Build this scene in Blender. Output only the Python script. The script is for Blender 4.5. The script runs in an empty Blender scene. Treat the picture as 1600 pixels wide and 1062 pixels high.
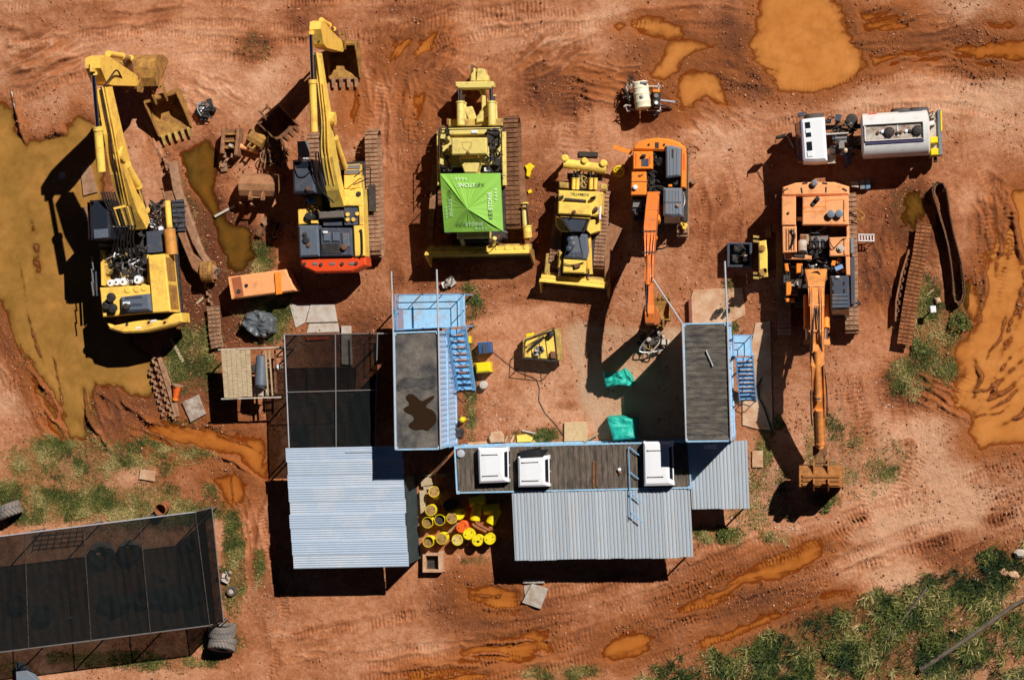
import bpy, bmesh, math, random
import numpy as np
from mathutils import Vector, Matrix

scene = bpy.context.scene
C = scene.collection
random.seed(7)
RNG = np.random.default_rng(11)
sin, cos, PI = math.sin, math.cos, math.pi

# ------------------------------------------------------------------ camera, sky, sun, exposure
CAM_H = 109.0                      # drone height in metres
FPX = 70.0 / 36.0 * 1600.0         # 70 mm lens, picture measured on a 1600 px wide frame
TILT = math.atan(475.0 / FPX)      # the drone looks slightly to the west of straight down
CAM = np.array([CAM_H * math.tan(TILT), 0.0, CAM_H])
cd = bpy.data.cameras.new('camera'); cam = bpy.data.objects.new('camera', cd); C.objects.link(cam)
cam.location = CAM; cam.rotation_euler = (0, TILT, 0)
cd.sensor_fit = 'HORIZONTAL'; cd.sensor_width = 36.0; cd.lens = 70.0
cd.clip_start = 1.0; cd.clip_end = 3000.0
scene.camera = cam

SUN = Vector((0.70, 0.73, 1.0)).normalized()          # direction towards the sun
elev = math.asin(SUN.z)
world = bpy.data.worlds.new('World'); scene.world = world; world.use_nodes = True
wn = world.node_tree.nodes; wl = world.node_tree.links; wn.clear()
sky = wn.new('ShaderNodeTexSky'); sky.sky_type = 'NISHITA'; sky.sun_disc = False
sky.sun_elevation = elev; sky.sun_rotation = math.atan2(SUN.x, SUN.y)
sky.altitude = 6000.0; sky.air_density = 0.22; sky.dust_density = 0.0; sky.ozone_density = 1.0
bg = wn.new('ShaderNodeBackground'); bg.inputs['Strength'].default_value = 0.05
wo = wn.new('ShaderNodeOutputWorld')
wl.new(sky.outputs[0], bg.inputs[0]); wl.new(bg.outputs[0], wo.inputs[0])
sl = bpy.data.lights.new('sun', 'SUN'); sl.energy = 5.0; sl.angle = math.radians(0.5); sl.color = (1.0, 0.955, 0.89)
so = bpy.data.objects.new('sun', sl); C.objects.link(so)
so.rotation_euler = SUN.to_track_quat('Z', 'Y').to_euler(); so.location = (40, 40, 80)
scene.view_settings.view_transform = 'Standard'; scene.view_settings.look = 'None'
scene.view_settings.exposure = 0.2; scene.view_settings.gamma = 1.0
scene.view_settings.use_curve_mapping = False

# ------------------------------------------------------------------ surveying: photo position + height -> metres
def W(px, py, z=0.0):
    dx = (px - 800.0) / FPX; dy = -(py - 531.0) / FPX
    d = np.array([dx * cos(TILT) - sin(TILT), dy, -dx * sin(TILT) - cos(TILT)])
    return CAM + d * ((z - CAM_H) / d[2])

def WL(pts, z=0.0): return [W(p[0], p[1], z) for p in pts]
def R(x0, y0, x1, y1, a=0.0):
    cx, cy = (x0 + x1) / 2, (y0 + y1) / 2; c, s = cos(math.radians(a)), sin(math.radians(a))
    return [(cx + (x - cx) * c - (y - cy) * s, cy + (x - cx) * s + (y - cy) * c) for x, y in ((x0, y0), (x1, y0), (x1, y1), (x0, y1))]
PXM = 1 / 28.2                      # one picture pixel in metres on the ground, mid frame

# ------------------------------------------------------------------ materials
MATS = {}
def lin(r, g, b): 
    f = lambda c: ((c / 255) / 12.92 if c / 255 <= 0.04045 else (((c / 255) + 0.055) / 1.055) ** 2.4)
    return (f(r), f(g), f(b))

def mat(name, col, rough=0.6, metal=0.0, dirt=(0.30, 0.12, 0.05), amt=0.35, scale=2.0, bump=0.15, bscale=18.0, var=0.25, spec=0.4, streak=None):
    if name in MATS: return MATS[name]
    m = bpy.data.materials.new(name); m.use_nodes = True; MATS[name] = m
    n, l = m.node_tree.nodes, m.node_tree.links
    p = n['Principled BSDF']; p.inputs['Roughness'].default_value = rough; p.inputs['Metallic'].default_value = metal
    p.inputs['Specular IOR Level'].default_value = spec
    geo = n.new('ShaderNodeNewGeometry')
    src = geo.outputs['Position']
    if streak:
        mp = n.new('ShaderNodeMapping'); mp.inputs['Scale'].default_value = streak; l.new(src, mp.inputs[0]); src = mp.outputs[0]
    no = n.new('ShaderNodeTexNoise'); no.inputs['Scale'].default_value = scale; no.inputs['Detail'].default_value = 8; no.inputs['Roughness'].default_value = 0.68
    l.new(src, no.inputs['Vector'])
    rp = n.new('ShaderNodeValToRGB'); rp.color_ramp.elements[0].position = max(0.0, 0.66 - amt * 0.62); rp.color_ramp.elements[1].position = min(1.0, 0.82 - amt * 0.3)
    rp.color_ramp.elements[1].color = (min(1, amt * 1.6 + .25),) * 3 + (1,)
    l.new(no.outputs['Fac'], rp.inputs[0])
    n2 = n.new('ShaderNodeTexNoise'); n2.inputs['Scale'].default_value = bscale; n2.inputs['Detail'].default_value = 5
    l.new(geo.outputs['Position'], n2.inputs['Vector'])
    vr = n.new('ShaderNodeMapRange'); vr.inputs[1].default_value = 0.25; vr.inputs[2].default_value = 0.75
    vr.inputs[3].default_value = 1 - var; vr.inputs[4].default_value = 1 + var * 0.5
    l.new(n2.outputs['Fac'], vr.inputs[0])
    mu = n.new('ShaderNodeMix'); mu.data_type = 'RGBA'; mu.blend_type = 'MULTIPLY'; mu.inputs[0].default_value = 1.0
    mu.inputs[6].default_value = (*col, 1); l.new(vr.outputs[0], mu.inputs[7])
    mx = n.new('ShaderNodeMix'); mx.data_type = 'RGBA'; mx.inputs[7].default_value = (*dirt, 1)
    l.new(rp.outputs[0], mx.inputs[0]); l.new(mu.outputs[2], mx.inputs[6]); l.new(mx.outputs[2], p.inputs['Base Color'])
    ro = n.new('ShaderNodeMapRange'); ro.inputs[3].default_value = rough; ro.inputs[4].default_value = min(1.0, rough + 0.3)
    l.new(rp.outputs[0], ro.inputs[0]); l.new(ro.outputs[0], p.inputs['Roughness'])
    if bump:
        b = n.new('ShaderNodeBump'); b.inputs['Strength'].default_value = bump; b.inputs['Distance'].default_value = 0.03
        l.new(n2.outputs['Fac'], b.inputs['Height']); l.new(b.outputs[0], p.inputs['Normal'])
    return m

MUD = (0.30, 0.12, 0.05)
YEL = mat('yellow_paint', (0.93, 0.58, 0.10), 0.5, amt=0.27, scale=1.6)
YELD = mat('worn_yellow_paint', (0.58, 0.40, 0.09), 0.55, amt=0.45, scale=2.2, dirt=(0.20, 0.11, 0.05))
LEMON = mat('lemon_yellow_paint', (0.90, 0.62, 0.11), 0.52, amt=0.27, scale=1.8)
DRUMY = mat('drum_yellow_paint', (0.85, 0.68, 0.01), 0.4, amt=0.22, scale=3.0, dirt=(0.28, 0.17, 0.03))
OLIVEY = mat('faded_yellow_paint', (0.72, 0.57, 0.17), 0.5, amt=0.26, scale=2.2, dirt=(0.16, 0.10, 0.04))
ORG = mat('orange_paint', (0.92, 0.26, 0.025), 0.48, amt=0.2, scale=1.8)
ORGF = mat('faded_orange_paint', (0.88, 0.37, 0.145), 0.58, amt=0.26, scale=1.5)
ORGB = mat('boom_orange_paint', (0.82, 0.30, 0.06), 0.5, amt=0.40, scale=2.0)
ORGR = mat('boom_red_orange_paint', (0.78, 0.20, 0.035), 0.45, amt=0.34, scale=2.0)
RED = mat('red_paint', (0.72, 0.07, 0.015), 0.4, amt=0.2, scale=2.0)
REDO = mat('drum_orange_paint', (0.86, 0.13, 0.02), 0.4, amt=0.2, scale=3.0)
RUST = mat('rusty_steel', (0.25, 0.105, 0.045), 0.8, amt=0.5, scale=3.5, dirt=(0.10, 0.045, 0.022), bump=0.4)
RUSTY = mat('rust_yellow_steel', (0.50, 0.26, 0.05), 0.7, amt=0.55, scale=2.6, dirt=(0.17, 0.075, 0.025), bump=0.35)
RUSTL = mat('muddy_track_steel', (0.36, 0.17, 0.085), 0.85, amt=0.5, scale=3.0, dirt=(0.17, 0.075, 0.035), bump=0.4)
TRKD = mat('dusty_track_steel', (0.40, 0.225, 0.13), 0.85, amt=0.45, scale=2.6, dirt=(0.19, 0.09, 0.05), bump=0.4)
STEEL = mat('grey_steel', (0.30, 0.30, 0.30), 0.45, 0.6, amt=0.3)
CHROME = mat('chrome_rod', (0.75, 0.76, 0.80), 0.12, 1.0, amt=0.08, bump=0)
DARK = mat('dark_machinery', (0.022, 0.021, 0.022), 0.6, amt=0.42, scale=4.0, dirt=(0.07, 0.045, 0.03), bump=0.4)
BLACK = mat('black_rubber', (0.018, 0.018, 0.02), 0.6, amt=0.28, scale=3.0, dirt=(0.09, 0.055, 0.035))
TYRE = mat('dusty_tyre_rubber', (0.055, 0.055, 0.058), 0.8, amt=0.42, scale=3.0, dirt=(0.16, 0.10, 0.07), bump=0.3)
TYREG = mat('weathered_tyre_rubber', (0.15, 0.145, 0.14), 0.85, amt=0.4, scale=3.0, dirt=(0.24, 0.17, 0.13), bump=0.3)
GREY = mat('dark_blue_grey_paint', (0.055, 0.068, 0.095), 0.45, amt=0.25, scale=2.5, dirt=(0.17, 0.10, 0.07))
GREYL = mat('slate_grey_paint', (0.165, 0.20, 0.245), 0.45, amt=0.25, scale=2.5, dirt=(0.24, 0.15, 0.1))
SLATE = mat('hood_blue_grey_paint', (0.10, 0.125, 0.165), 0.42, amt=0.28, scale=2.5, dirt=(0.20, 0.14, 0.09))
GLASS = mat('dark_glass', (0.012, 0.016, 0.022), 0.08, amt=0.12, bump=0, spec=0.6)
GLASSB = mat('blue_tinted_glass', (0.045, 0.085, 0.11), 0.1, amt=0.2, bump=0, spec=0.6, dirt=(0.12, 0.09, 0.06))
WHITE = mat('white_paint', (0.75, 0.76, 0.79), 0.4, amt=0.12, scale=2.0, dirt=(0.50, 0.42, 0.36), var=0.06)
CREAM = mat('cream_plastic', (0.76, 0.71, 0.52), 0.5, amt=0.15, var=0.1)
TANKW = mat('tank_white_paint', (0.74, 0.73, 0.71), 0.25, 0.12, amt=0.22, scale=1.5, dirt=(0.42, 0.34, 0.27), var=0.08)
BLUE = mat('container_blue_paint', (0.30, 0.56, 0.80), 0.5, amt=0.34, scale=2.5, dirt=(0.34, 0.25, 0.20))
BLUEP = mat('pale_blue_paint', (0.42, 0.55, 0.76), 0.5, amt=0.22, scale=3.0, dirt=(0.40, 0.32, 0.27))
BLUES = mat('stair_blue_paint', (0.16, 0.42, 0.72), 0.5, amt=0.25, scale=3.0, dirt=(0.34, 0.25, 0.20))
BLUED = mat('dark_blue_plastic', (0.03, 0.09, 0.22), 0.45, amt=0.2)
GALV = mat('galvanised_pipe', (0.40, 0.41, 0.45), 0.6, 0.1, amt=0.2, var=0.1)
WOOD = mat('weathered_timber', (0.52, 0.40, 0.245), 0.8, amt=0.4, scale=3.0, dirt=(0.24, 0.16, 0.09), streak=(1.0, 6.0, 1.0), bump=0.3)
WOODY = mat('pale_pallet_timber', (0.62, 0.43, 0.23), 0.8, amt=0.3, scale=3.0, dirt=(0.35, 0.21, 0.10), streak=(6.0, 1.0, 1.0), bump=0.3)
LOG = mat('grey_brown_wood', (0.15, 0.115, 0.085), 0.85, amt=0.4, dirt=(0.07, 0.05, 0.035))
CONC = mat('dusty_concrete', (0.58, 0.39, 0.25), 0.85, amt=0.5, scale=1.6, dirt=(0.40, 0.19, 0.09), bump=0.3)
CONCG = mat('grey_concrete', (0.46, 0.42, 0.38), 0.85, amt=0.5, scale=2.6, dirt=(0.30, 0.20, 0.13), bump=0.3)
BOARD = mat('weathered_board', (0.52, 0.46, 0.40), 0.8, amt=0.35, scale=2.0, dirt=(0.33, 0.22, 0.14))
TEAL = mat('teal_tarpaulin', (0.015, 0.42, 0.32), 0.5, amt=0.1, scale=2.0, var=0.12, bump=0.25, bscale=9.0)
TARPG = mat('grey_plastic_sheet', (0.115, 0.125, 0.14), 0.35, amt=0.3, scale=4.0, dirt=(0.05, 0.05, 0.055), bump=0.5, bscale=8.0)
GREEN = mat('lime_green_fabric', (0.225, 0.47, 0.06), 0.7, amt=0.06, var=0.1, dirt=(0.22, 0.45, 0.06))
TWHITE = mat('white_print', (0.62, 0.76, 0.55), 0.7, amt=0.0, var=0.04, bump=0)
TBLACK = mat('black_print', (0.06, 0.10, 0.04), 0.7, amt=0.0, var=0.04, bump=0)
ZINC = mat('corrugated_zinc', (0.50, 0.56, 0.62), 0.45, 0.3, amt=0.22, scale=0.9, dirt=(0.42, 0.37, 0.33), var=0.1, streak=(3.0, 0.6, 1.0))
ZINCB = mat('blue_zinc_sheet', (0.47, 0.57, 0.71), 0.4, 0.25, amt=0.27, scale=0.45, dirt=(0.62, 0.60, 0.60), var=0.08)
YELP = mat('bright_yellow_plastic', (0.85, 0.62, 0.01), 0.4, amt=0.1)
ORGC = mat('cone_orange_plastic', (0.85, 0.14, 0.02), 0.5, amt=0.12)
BEIGE = mat('beige_cloth', (0.62, 0.48, 0.32), 0.8, amt=0.1)
SKIN = mat('skin', (0.16, 0.085, 0.055), 0.6, amt=0.05)
NAVY = mat('navy_overall', (0.025, 0.035, 0.10), 0.8, amt=0.15)

# ------------------------------------------------------------------ objects
ORIG = {}
def thing(name, label, cat, loc, group=None):
    o = bpy.data.objects.new(name, None); C.objects.link(o)
    o.location = (float(loc[0]), float(loc[1]), float(loc[2])); o.empty_display_size = 0.3
    o['label'] = label; o['category'] = cat
    if group: o['group'] = group
    ORIG[o.name] = np.array([float(c) for c in loc]); return o

def inset(pts, d):
    out = []; n = len(pts)
    for i in range(n):
        a, b, c = pts[i - 1], pts[i], pts[(i + 1) % n]
        e1 = np.array([b[0] - a[0], b[1] - a[1]]); e2 = np.array([c[0] - b[0], c[1] - b[1]])
        e1 = e1 / (np.linalg.norm(e1) + 1e-9); e2 = e2 / (np.linalg.norm(e2) + 1e-9)
        n1 = np.array([-e1[1], e1[0]]); n2 = np.array([-e2[1], e2[0]])
        m = n1 + n2; m = m / max(0.35, float(np.dot(m, m)) / 2.0) if np.dot(m, m) > 1e-6 else n1
        out.append((b[0] + m[0] * d, b[1] + m[1] * d))
    return out

class B:
    """collects shapes given in world metres; done() links them as ONE mesh object"""
    def __init__(s): s.v = []; s.f = []
    def add(s, vs, fs):
        n = len(s.v); s.v += [(float(v[0]), float(v[1]), float(v[2])) for v in vs]; s.f += [[i + n for i in f] for f in fs]; return s
    def slab(s, xy, z0, z1, ch=0.03):
        """plan outline in metres, extruded from z0 to z1 with a chamfered top; z1 may be a list"""
        xy = [(p[0], p[1]) for p in xy]
        A = sum(xy[i - 1][0] * xy[i][1] - xy[i][0] * xy[i - 1][1] for i in range(len(xy)))
        zz = list(z1) if isinstance(z1, (list, tuple)) else [z1] * len(xy)
        if A < 0: xy = xy[::-1]; zz = zz[::-1]
        n = len(xy); rings = [[(x, y, z0) for x, y in xy]]
        if ch > 0:
            ii = inset(xy, ch); rings += [[(x, y, z - ch) for (x, y), z in zip(xy, zz)], [(x, y, z) for (x, y), z in zip(ii, zz)]]
        else: rings += [[(x, y, z) for (x, y), z in zip(xy, zz)]]
        vs = [p for r in rings for p in r]; fs = [list(range(n))[::-1], [(len(rings) - 1) * n + i for i in range(n)]]
        for k in range(len(rings) - 1):
            for i in range(n): j = (i + 1) % n; fs.append([k * n + i, k * n + j, (k + 1) * n + j, (k + 1) * n + i])
        return s.add(vs, fs)
    def pp(s, pts, z0, z1, ch=0.03):
        """plan outline given where the photo shows its TOP (height z1)"""
        zt = z1 if isinstance(z1, (list, tuple)) else [z1] * len(pts)
        return s.slab([W(p[0], p[1], z)[:2] for p, z in zip(pts, zt)], z0, z1, ch)
    def rc(s, x0, y0, x1, y1, z0, z1, a=0.0, ch=0.03): return s.pp(R(x0, y0, x1, y1, a), z0, z1, ch)
    def box(s, c, size, rz=0.0, M=None):
        x, y, z = size[0] / 2, size[1] / 2, size[2] / 2
        m = Matrix.Translation(Vector([float(k) for k in c])) @ (M if M is not None else Matrix.Rotation(rz, 4, 'Z'))
        vs = [m @ Vector((a * x, b * y, d * z)) for a in (-1, 1) for b in (-1, 1) for d in (-1, 1)]
        return s.add(vs, [[0, 1, 3, 2], [4, 6, 7, 5], [0, 4, 5, 1], [2, 3, 7, 6], [0, 2, 6, 4], [1, 5, 7, 3]])
    def bar(s, p, q, w, h):
        return s.beam([p, q], [w, w], [h, h])
    def beam(s, pts, ws, hs, side=None):
        """rectangular section swept along 3D points: w across (horizontal), h in the vertical plane"""
        P = [Vector([float(c) for c in p]) for p in pts]; n = len(P)
        if side is None:
            d = P[-1] - P[0]; d.z = 0
            side = Vector((d.y, -d.x, 0)).normalized() if d.length > 1e-4 else Vector((1, 0, 0))
        else: side = Vector(side).normalized()
        vs = []
        for i in range(n):
            t = (P[min(i + 1, n - 1)] - P[max(i - 1, 0)]).normalized(); up = side.cross(t).normalized()
            for a, b in ((-1, -1), (1, -1), (1, 1), (-1, 1)): vs.append(P[i] + side * (a * ws[i] / 2) + up * (b * hs[i] / 2))
        fs = [[0, 1, 2, 3], [4 * n - 1, 4 * n - 2, 4 * n - 3, 4 * n - 4]]
        for i in range(n - 1):
            for k in range(4): a = 4 * i + k; b = 4 * i + (k + 1) % 4; fs.append([a, a + 4, b + 4, b])
        return s.add(vs, fs)
    def tube(s, pts, r, n=8):
        P = [Vector([float(c) for c in p]) for p in pts]; k = len(P); rr = r if isinstance(r, (list, tuple)) else [r] * k
        vs = []; ref = None
        for i in range(k):
            t = (P[min(i + 1, k - 1)] - P[max(i - 1, 0)]).normalized()
            if ref is None: ref = Vector((0, 0, 1)) if abs(t.z) < 0.9 else Vector((1, 0, 0))
            a = t.cross(ref).normalized(); b = a.cross(t).normalized(); ref = b
            for j in range(n): an = 2 * PI * j / n; vs.append(P[i] + a * (rr[i] * cos(an)) + b * (rr[i] * sin(an)))
        fs = [list(range(n)), [(k - 1) * n + j for j in range(n)][::-1]]
        for i in range(k - 1):
            for j in range(n): fs.append([i * n + j, i * n + n + j, i * n + n + (j + 1) % n, i * n + (j + 1) % n])
        return s.add(vs, fs)
    def lathe(s, c, prof, n=16, M=None, cap=True):
        """prof = [(radius, z)] turned about a vertical axis at c"""
        m = Matrix.Translation(Vector([float(k) for k in c])) @ (M if M is not None else Matrix.Identity(4)); vs = []
        for r, z in prof:
            for j in range(n): an = 2 * PI * j / n; vs.append(m @ Vector((r * cos(an), r * sin(an), z)))
        fs = []
        for i in range(len(prof) - 1):
            for j in range(n): fs.append([i * n + j, i * n + (j + 1) % n, i * n + n + (j + 1) % n, i * n + n + j])
        if cap: fs += [list(range(n))[::-1], [(len(prof) - 1) * n + j for j in range(n)]]
        return s.add(vs, fs)
    def ring(s, c, Rr, r, M=None, n=20, k=8, sq=1.0):
        m = Matrix.Translation(Vector([float(q) for q in c])) @ (M if M is not None else Matrix.Identity(4)); vs = []; fs = []
        for i in range(n):
            a = 2 * PI * i / n
            for j in range(k): b = 2 * PI * j / k; rad = Rr + r * cos(b); vs.append(m @ Vector((rad * cos(a), rad * sin(a), r * sq * sin(b))))
        for i in range(n):
            for j in range(k): fs.append([i * k + j, ((i + 1) % n) * k + j, ((i + 1) % n) * k + (j + 1) % k, i * k + (j + 1) % k])
        return s.add(vs, fs)
    def side(s, p, d, prof, w):
        """side-view outline prof=[(along, z)] in the vertical plane through p along horizontal unit d, w thick"""
        d = Vector((d[0], d[1], 0)).normalized(); sd = Vector((d.y, -d.x, 0)); p = Vector((float(p[0]), float(p[1]), 0)); n = len(prof)
        vs = [p + d * a + Vector((0, 0, z)) + sd * (k * w / 2) for k in (-1, 1) for a, z in prof]
        fs = [list(range(n)), list(range(n, 2 * n))[::-1]] + [[i, n + i, n + (i + 1) % n, (i + 1) % n] for i in range(n)]
        return s.add(vs, fs)
    def mesh(s, name, o=(0, 0, 0), smooth=False):
        me = bpy.data.meshes.new(name); me.from_pydata([(a - o[0], b - o[1], c - o[2]) for a, b, c in s.v], [], s.f)
        bm = bmesh.new(); bm.from_mesh(me); bmesh.ops.recalc_face_normals(bm, faces=bm.faces); bm.to_mesh(me); bm.free()
        if smooth:
            for p in me.polygons: p.use_smooth = True
            try: me.set_sharp_from_angle(angle=math.radians(38))
            except Exception: pass
        return me
    def done(s, name, m, parent, label=None, smooth=False):
        root = parent
        while root.parent: root = root.parent
        o = bpy.data.objects.new(name, s.mesh(name, ORIG[root.name], smooth)); o.data.materials.append(m); C.objects.link(o); o.parent = parent
        if label: o['label'] = label
        return o
    def solo(s, name, m, label, cat, group=None, smooth=False, kind=None):
        a = np.array(s.v); c = np.array([a[:, 0].mean(), a[:, 1].mean(), a[:, 2].min()])
        o = bpy.data.objects.new(name, s.mesh(name, c, smooth)); o.data.materials.append(m); C.objects.link(o); o.location = c
        ORIG[o.name] = c
        if label: o['label'] = label
        if cat: o['category'] = cat
        if group: o['group'] = group
        if kind: o['kind'] = kind
        return o

def place(me, name, parent, M, material=None):
    """another child that shares mesh me, put by world matrix M"""
    root = parent
    while root.parent: root = root.parent
    o = bpy.data.objects.new(name, me); C.objects.link(o); o.parent = parent
    M = M.copy(); M.translation = M.translation - Vector(ORIG[root.name]); o.matrix_local = M
    if material and not me.materials: me.materials.append(material)
    return o
# ================================================================== ground
def vnoise(x, y, seed):
    r = np.random.default_rng(seed); T = r.random((256, 256)).astype(np.float32)
    xi = np.floor(x).astype(np.int64); yi = np.floor(y).astype(np.int64); fx = (x - xi); fy = (y - yi)
    fx = fx * fx * (3 - 2 * fx); fy = fy * fy * (3 - 2 * fy); a = xi & 255; b = yi & 255; a1 = (xi + 1) & 255; b1 = (yi + 1) & 255
    return (T[a, b] * (1 - fx) + T[a1, b] * fx) * (1 - fy) + (T[a, b1] * (1 - fx) + T[a1, b1] * fx) * fy
def fbm(x, y, size, seed, octs=4, gain=0.5):
    s = 0; amp = 1; tot = 0
    for o in range(octs):
        k = 2 ** o / size; ca, sa = cos(0.6 * o + seed), sin(0.6 * o + seed)
        s = s + amp * vnoise((x * ca - y * sa) * k + 17.3 * seed, (x * sa + y * ca) * k + 5.7 * seed, seed * 13 + o); tot += amp; amp *= gain
    return s / tot * 2 - 1                      # about -1 .. 1
def sstep(a, b, x): t = np.clip((x - a) / (b - a), 0, 1); return t * t * (3 - 2 * t)

STEP = 0.068
def axis(a, b):
    fine = np.arange(a, b + 1e-6, STEP); out = []; d = STEP; v = 0
    while v < 480: d *= 1.28; v += d; out.append(v)
    out = np.array(out); return np.concatenate([a - out[::-1], fine, fine[-1] + out])
XS, YS = axis(-31.0, 30.0), axis(-20.6, 20.6)
GX, GY = np.meshgrid(XS, YS)                       # rows = y
def window(x0, x1, y0, y1):
    i0, i1 = np.searchsorted(XS, [x0, x1]); j0, j1 = np.searchsorted(YS, [y0, y1]); return (slice(j0, j1 + 1), slice(i0, i1 + 1))
def poly_sd(P, X, Y):
    """signed distance to a polygon, positive inside"""
    d = np.full(X.shape, 1e9); ins = np.zeros(X.shape, bool); n = len(P)
    for i in range(n):
        ax, ay = P[i - 1]; bx, by = P[i]; ex, ey = bx - ax, by - ay
        t = np.clip(((X - ax) * ex + (Y - ay) * ey) / (ex * ex + ey * ey + 1e-12), 0, 1)
        d = np.minimum(d, np.hypot(X - ax - t * ex, Y - ay - t * ey))
        c = ((ay > Y) != (by > Y)); ins ^= c & (X < ex * (Y - ay) / (ey + 1e-12) + ax)
    return np.where(ins, d, -d)
def line_d(P, X, Y):
    """distance to a polyline, the distance run along it, the side"""
    d = np.full(X.shape, 1e9); u = np.zeros(X.shape); L = 0.0; s = np.zeros(X.shape)
    for i in range(1, len(P)):
        ax, ay = P[i - 1]; bx, by = P[i]; ex, ey = bx - ax, by - ay; l = math.hypot(ex, ey) + 1e-9
        t = np.clip(((X - ax) * ex + (Y - ay) * ey) / (l * l), 0, 1); q = np.hypot(X - ax - t * ex, Y - ay - t * ey); m = q < d
        d = np.where(m, q, d); u = np.where(m, L + t * l, u); s = np.where(m, ((X - ax) * ey - (Y - ay) * ex) / l, s); L += l
    return d, u, s, L

wob = 0.35 * fbm(GX, GY, 1.3, 3, 4); wob2 = 0.35 * fbm(GX, GY, 1.3, 4, 4)
n_big = fbm(GX, GY, 9.0, 1, 4); n_mid = fbm(GX, GY, 1.8, 2, 5); n_fine = fbm(GX, GY, 0.42, 5, 3)
streaks = fbm(GX + 0.3 * GY, 3.4 * GY - GX * 0.6, 2.4, 8, 4)
ridg = 1 - np.abs(fbm(GX, GY, 0.8, 6, 4)) * 2
h = 0.035 * n_big + 0.030 * n_mid + 0.016 * n_fine
tone = 0.35 + 0.25 * n_big + 0.19 * n_mid + 0.13 * streaks          # 0 dry and pale .. 1 soaked and dark
silt = np.zeros_like(h); rough = np.clip(0.35 + 0.5 * fbm(GX, GY, 4.0, 9, 3), 0, 1); grassy = np.zeros_like(h)

# damp patches: photo centre, radii, amount
for px, py, rx, ry, a in [(640,85,90,60,.42),(1085,95,150,85,.40),(1260,90,170,100,.45),(1450,50,140,55,.38),(1560,100,90,30,.3),(760,150,110,80,.22),(880,140,80,60,.28),
        (690,280,110,170,.32),(840,330,70,140,.30),(900,470,120,110,.06),(800,590,110,90,-.06),(1150,330,90,110,.20),(1365,420,50,110,.26),(90,420,170,240,.42),(330,440,120,180,.62),(260,650,210,80,.34),
        (340,760,100,60,.28),(380,950,70,130,.2),(760,950,140,70,.34),(985,1005,90,50,.28),(1190,895,150,50,.26),(1230,945,260,34,.32),(1570,520,90,230,.34),
        (1430,600,70,60,.4),(1440,350,60,70,.3),(400,75,48,36,.40),(470,20,40,20,.2),(640,15,90,16,.22),(560,40,80,30,.14),(560,560,110,120,.35),(30,650,60,120,.1),
        (1530,870,110,60,.28),(700,640,60,70,.16),(1030,175,70,50,.35),(200,650,90,70,.2),(720,440,120,50,.2),(1300,985,200,70,.25),(1290,905,230,30,-.05),
        (1388,455,18,44,.3),(886,632,20,10,.25),(660,478,34,14,.25),(1152,440,26,16,.3),(830,470,40,12,.2),(1420,690,12,8,.3),(1555,812,24,12,.3),(1312,852,50,10,.25),(470,40,26,16,.25),(1130,300,14,30,.18),(620,430,20,30,.2),(1075,230,30,14,.25),(90,30,120,40,.10),(40,110,80,40,.16),(250,60,130,50,-.14),(850,40,190,45,-.22),(1420,150,170,50,-.28),(1500,20,90,30,-.30),(1560,180,90,80,-.25),(1470,790,180,70,-.30),(1330,650,80,90,-.08),
        (1140,250,80,80,-.18),(360,130,120,60,-.14),(540,90,60,60,-.16),(1360,905,120,60,-.25),(900,1040,110,30,-.08),(640,1000,100,50,-.12),(10,600,34,70,-.22),(1300,860,90,30,-.05),(1430,690,80,60,-.22)]:
    c = W(px, py); q = np.hypot((GX - c[0]) / (rx * PXM), (GY - c[1]) / (ry * PXM)) + wob * 0.55
    tone = tone + a * 1.02 * (1 - sstep(0.35, 1.15, q)); rough = rough + max(0, a) * 0.9 * (1 - sstep(0.4, 1.1, q))

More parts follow.
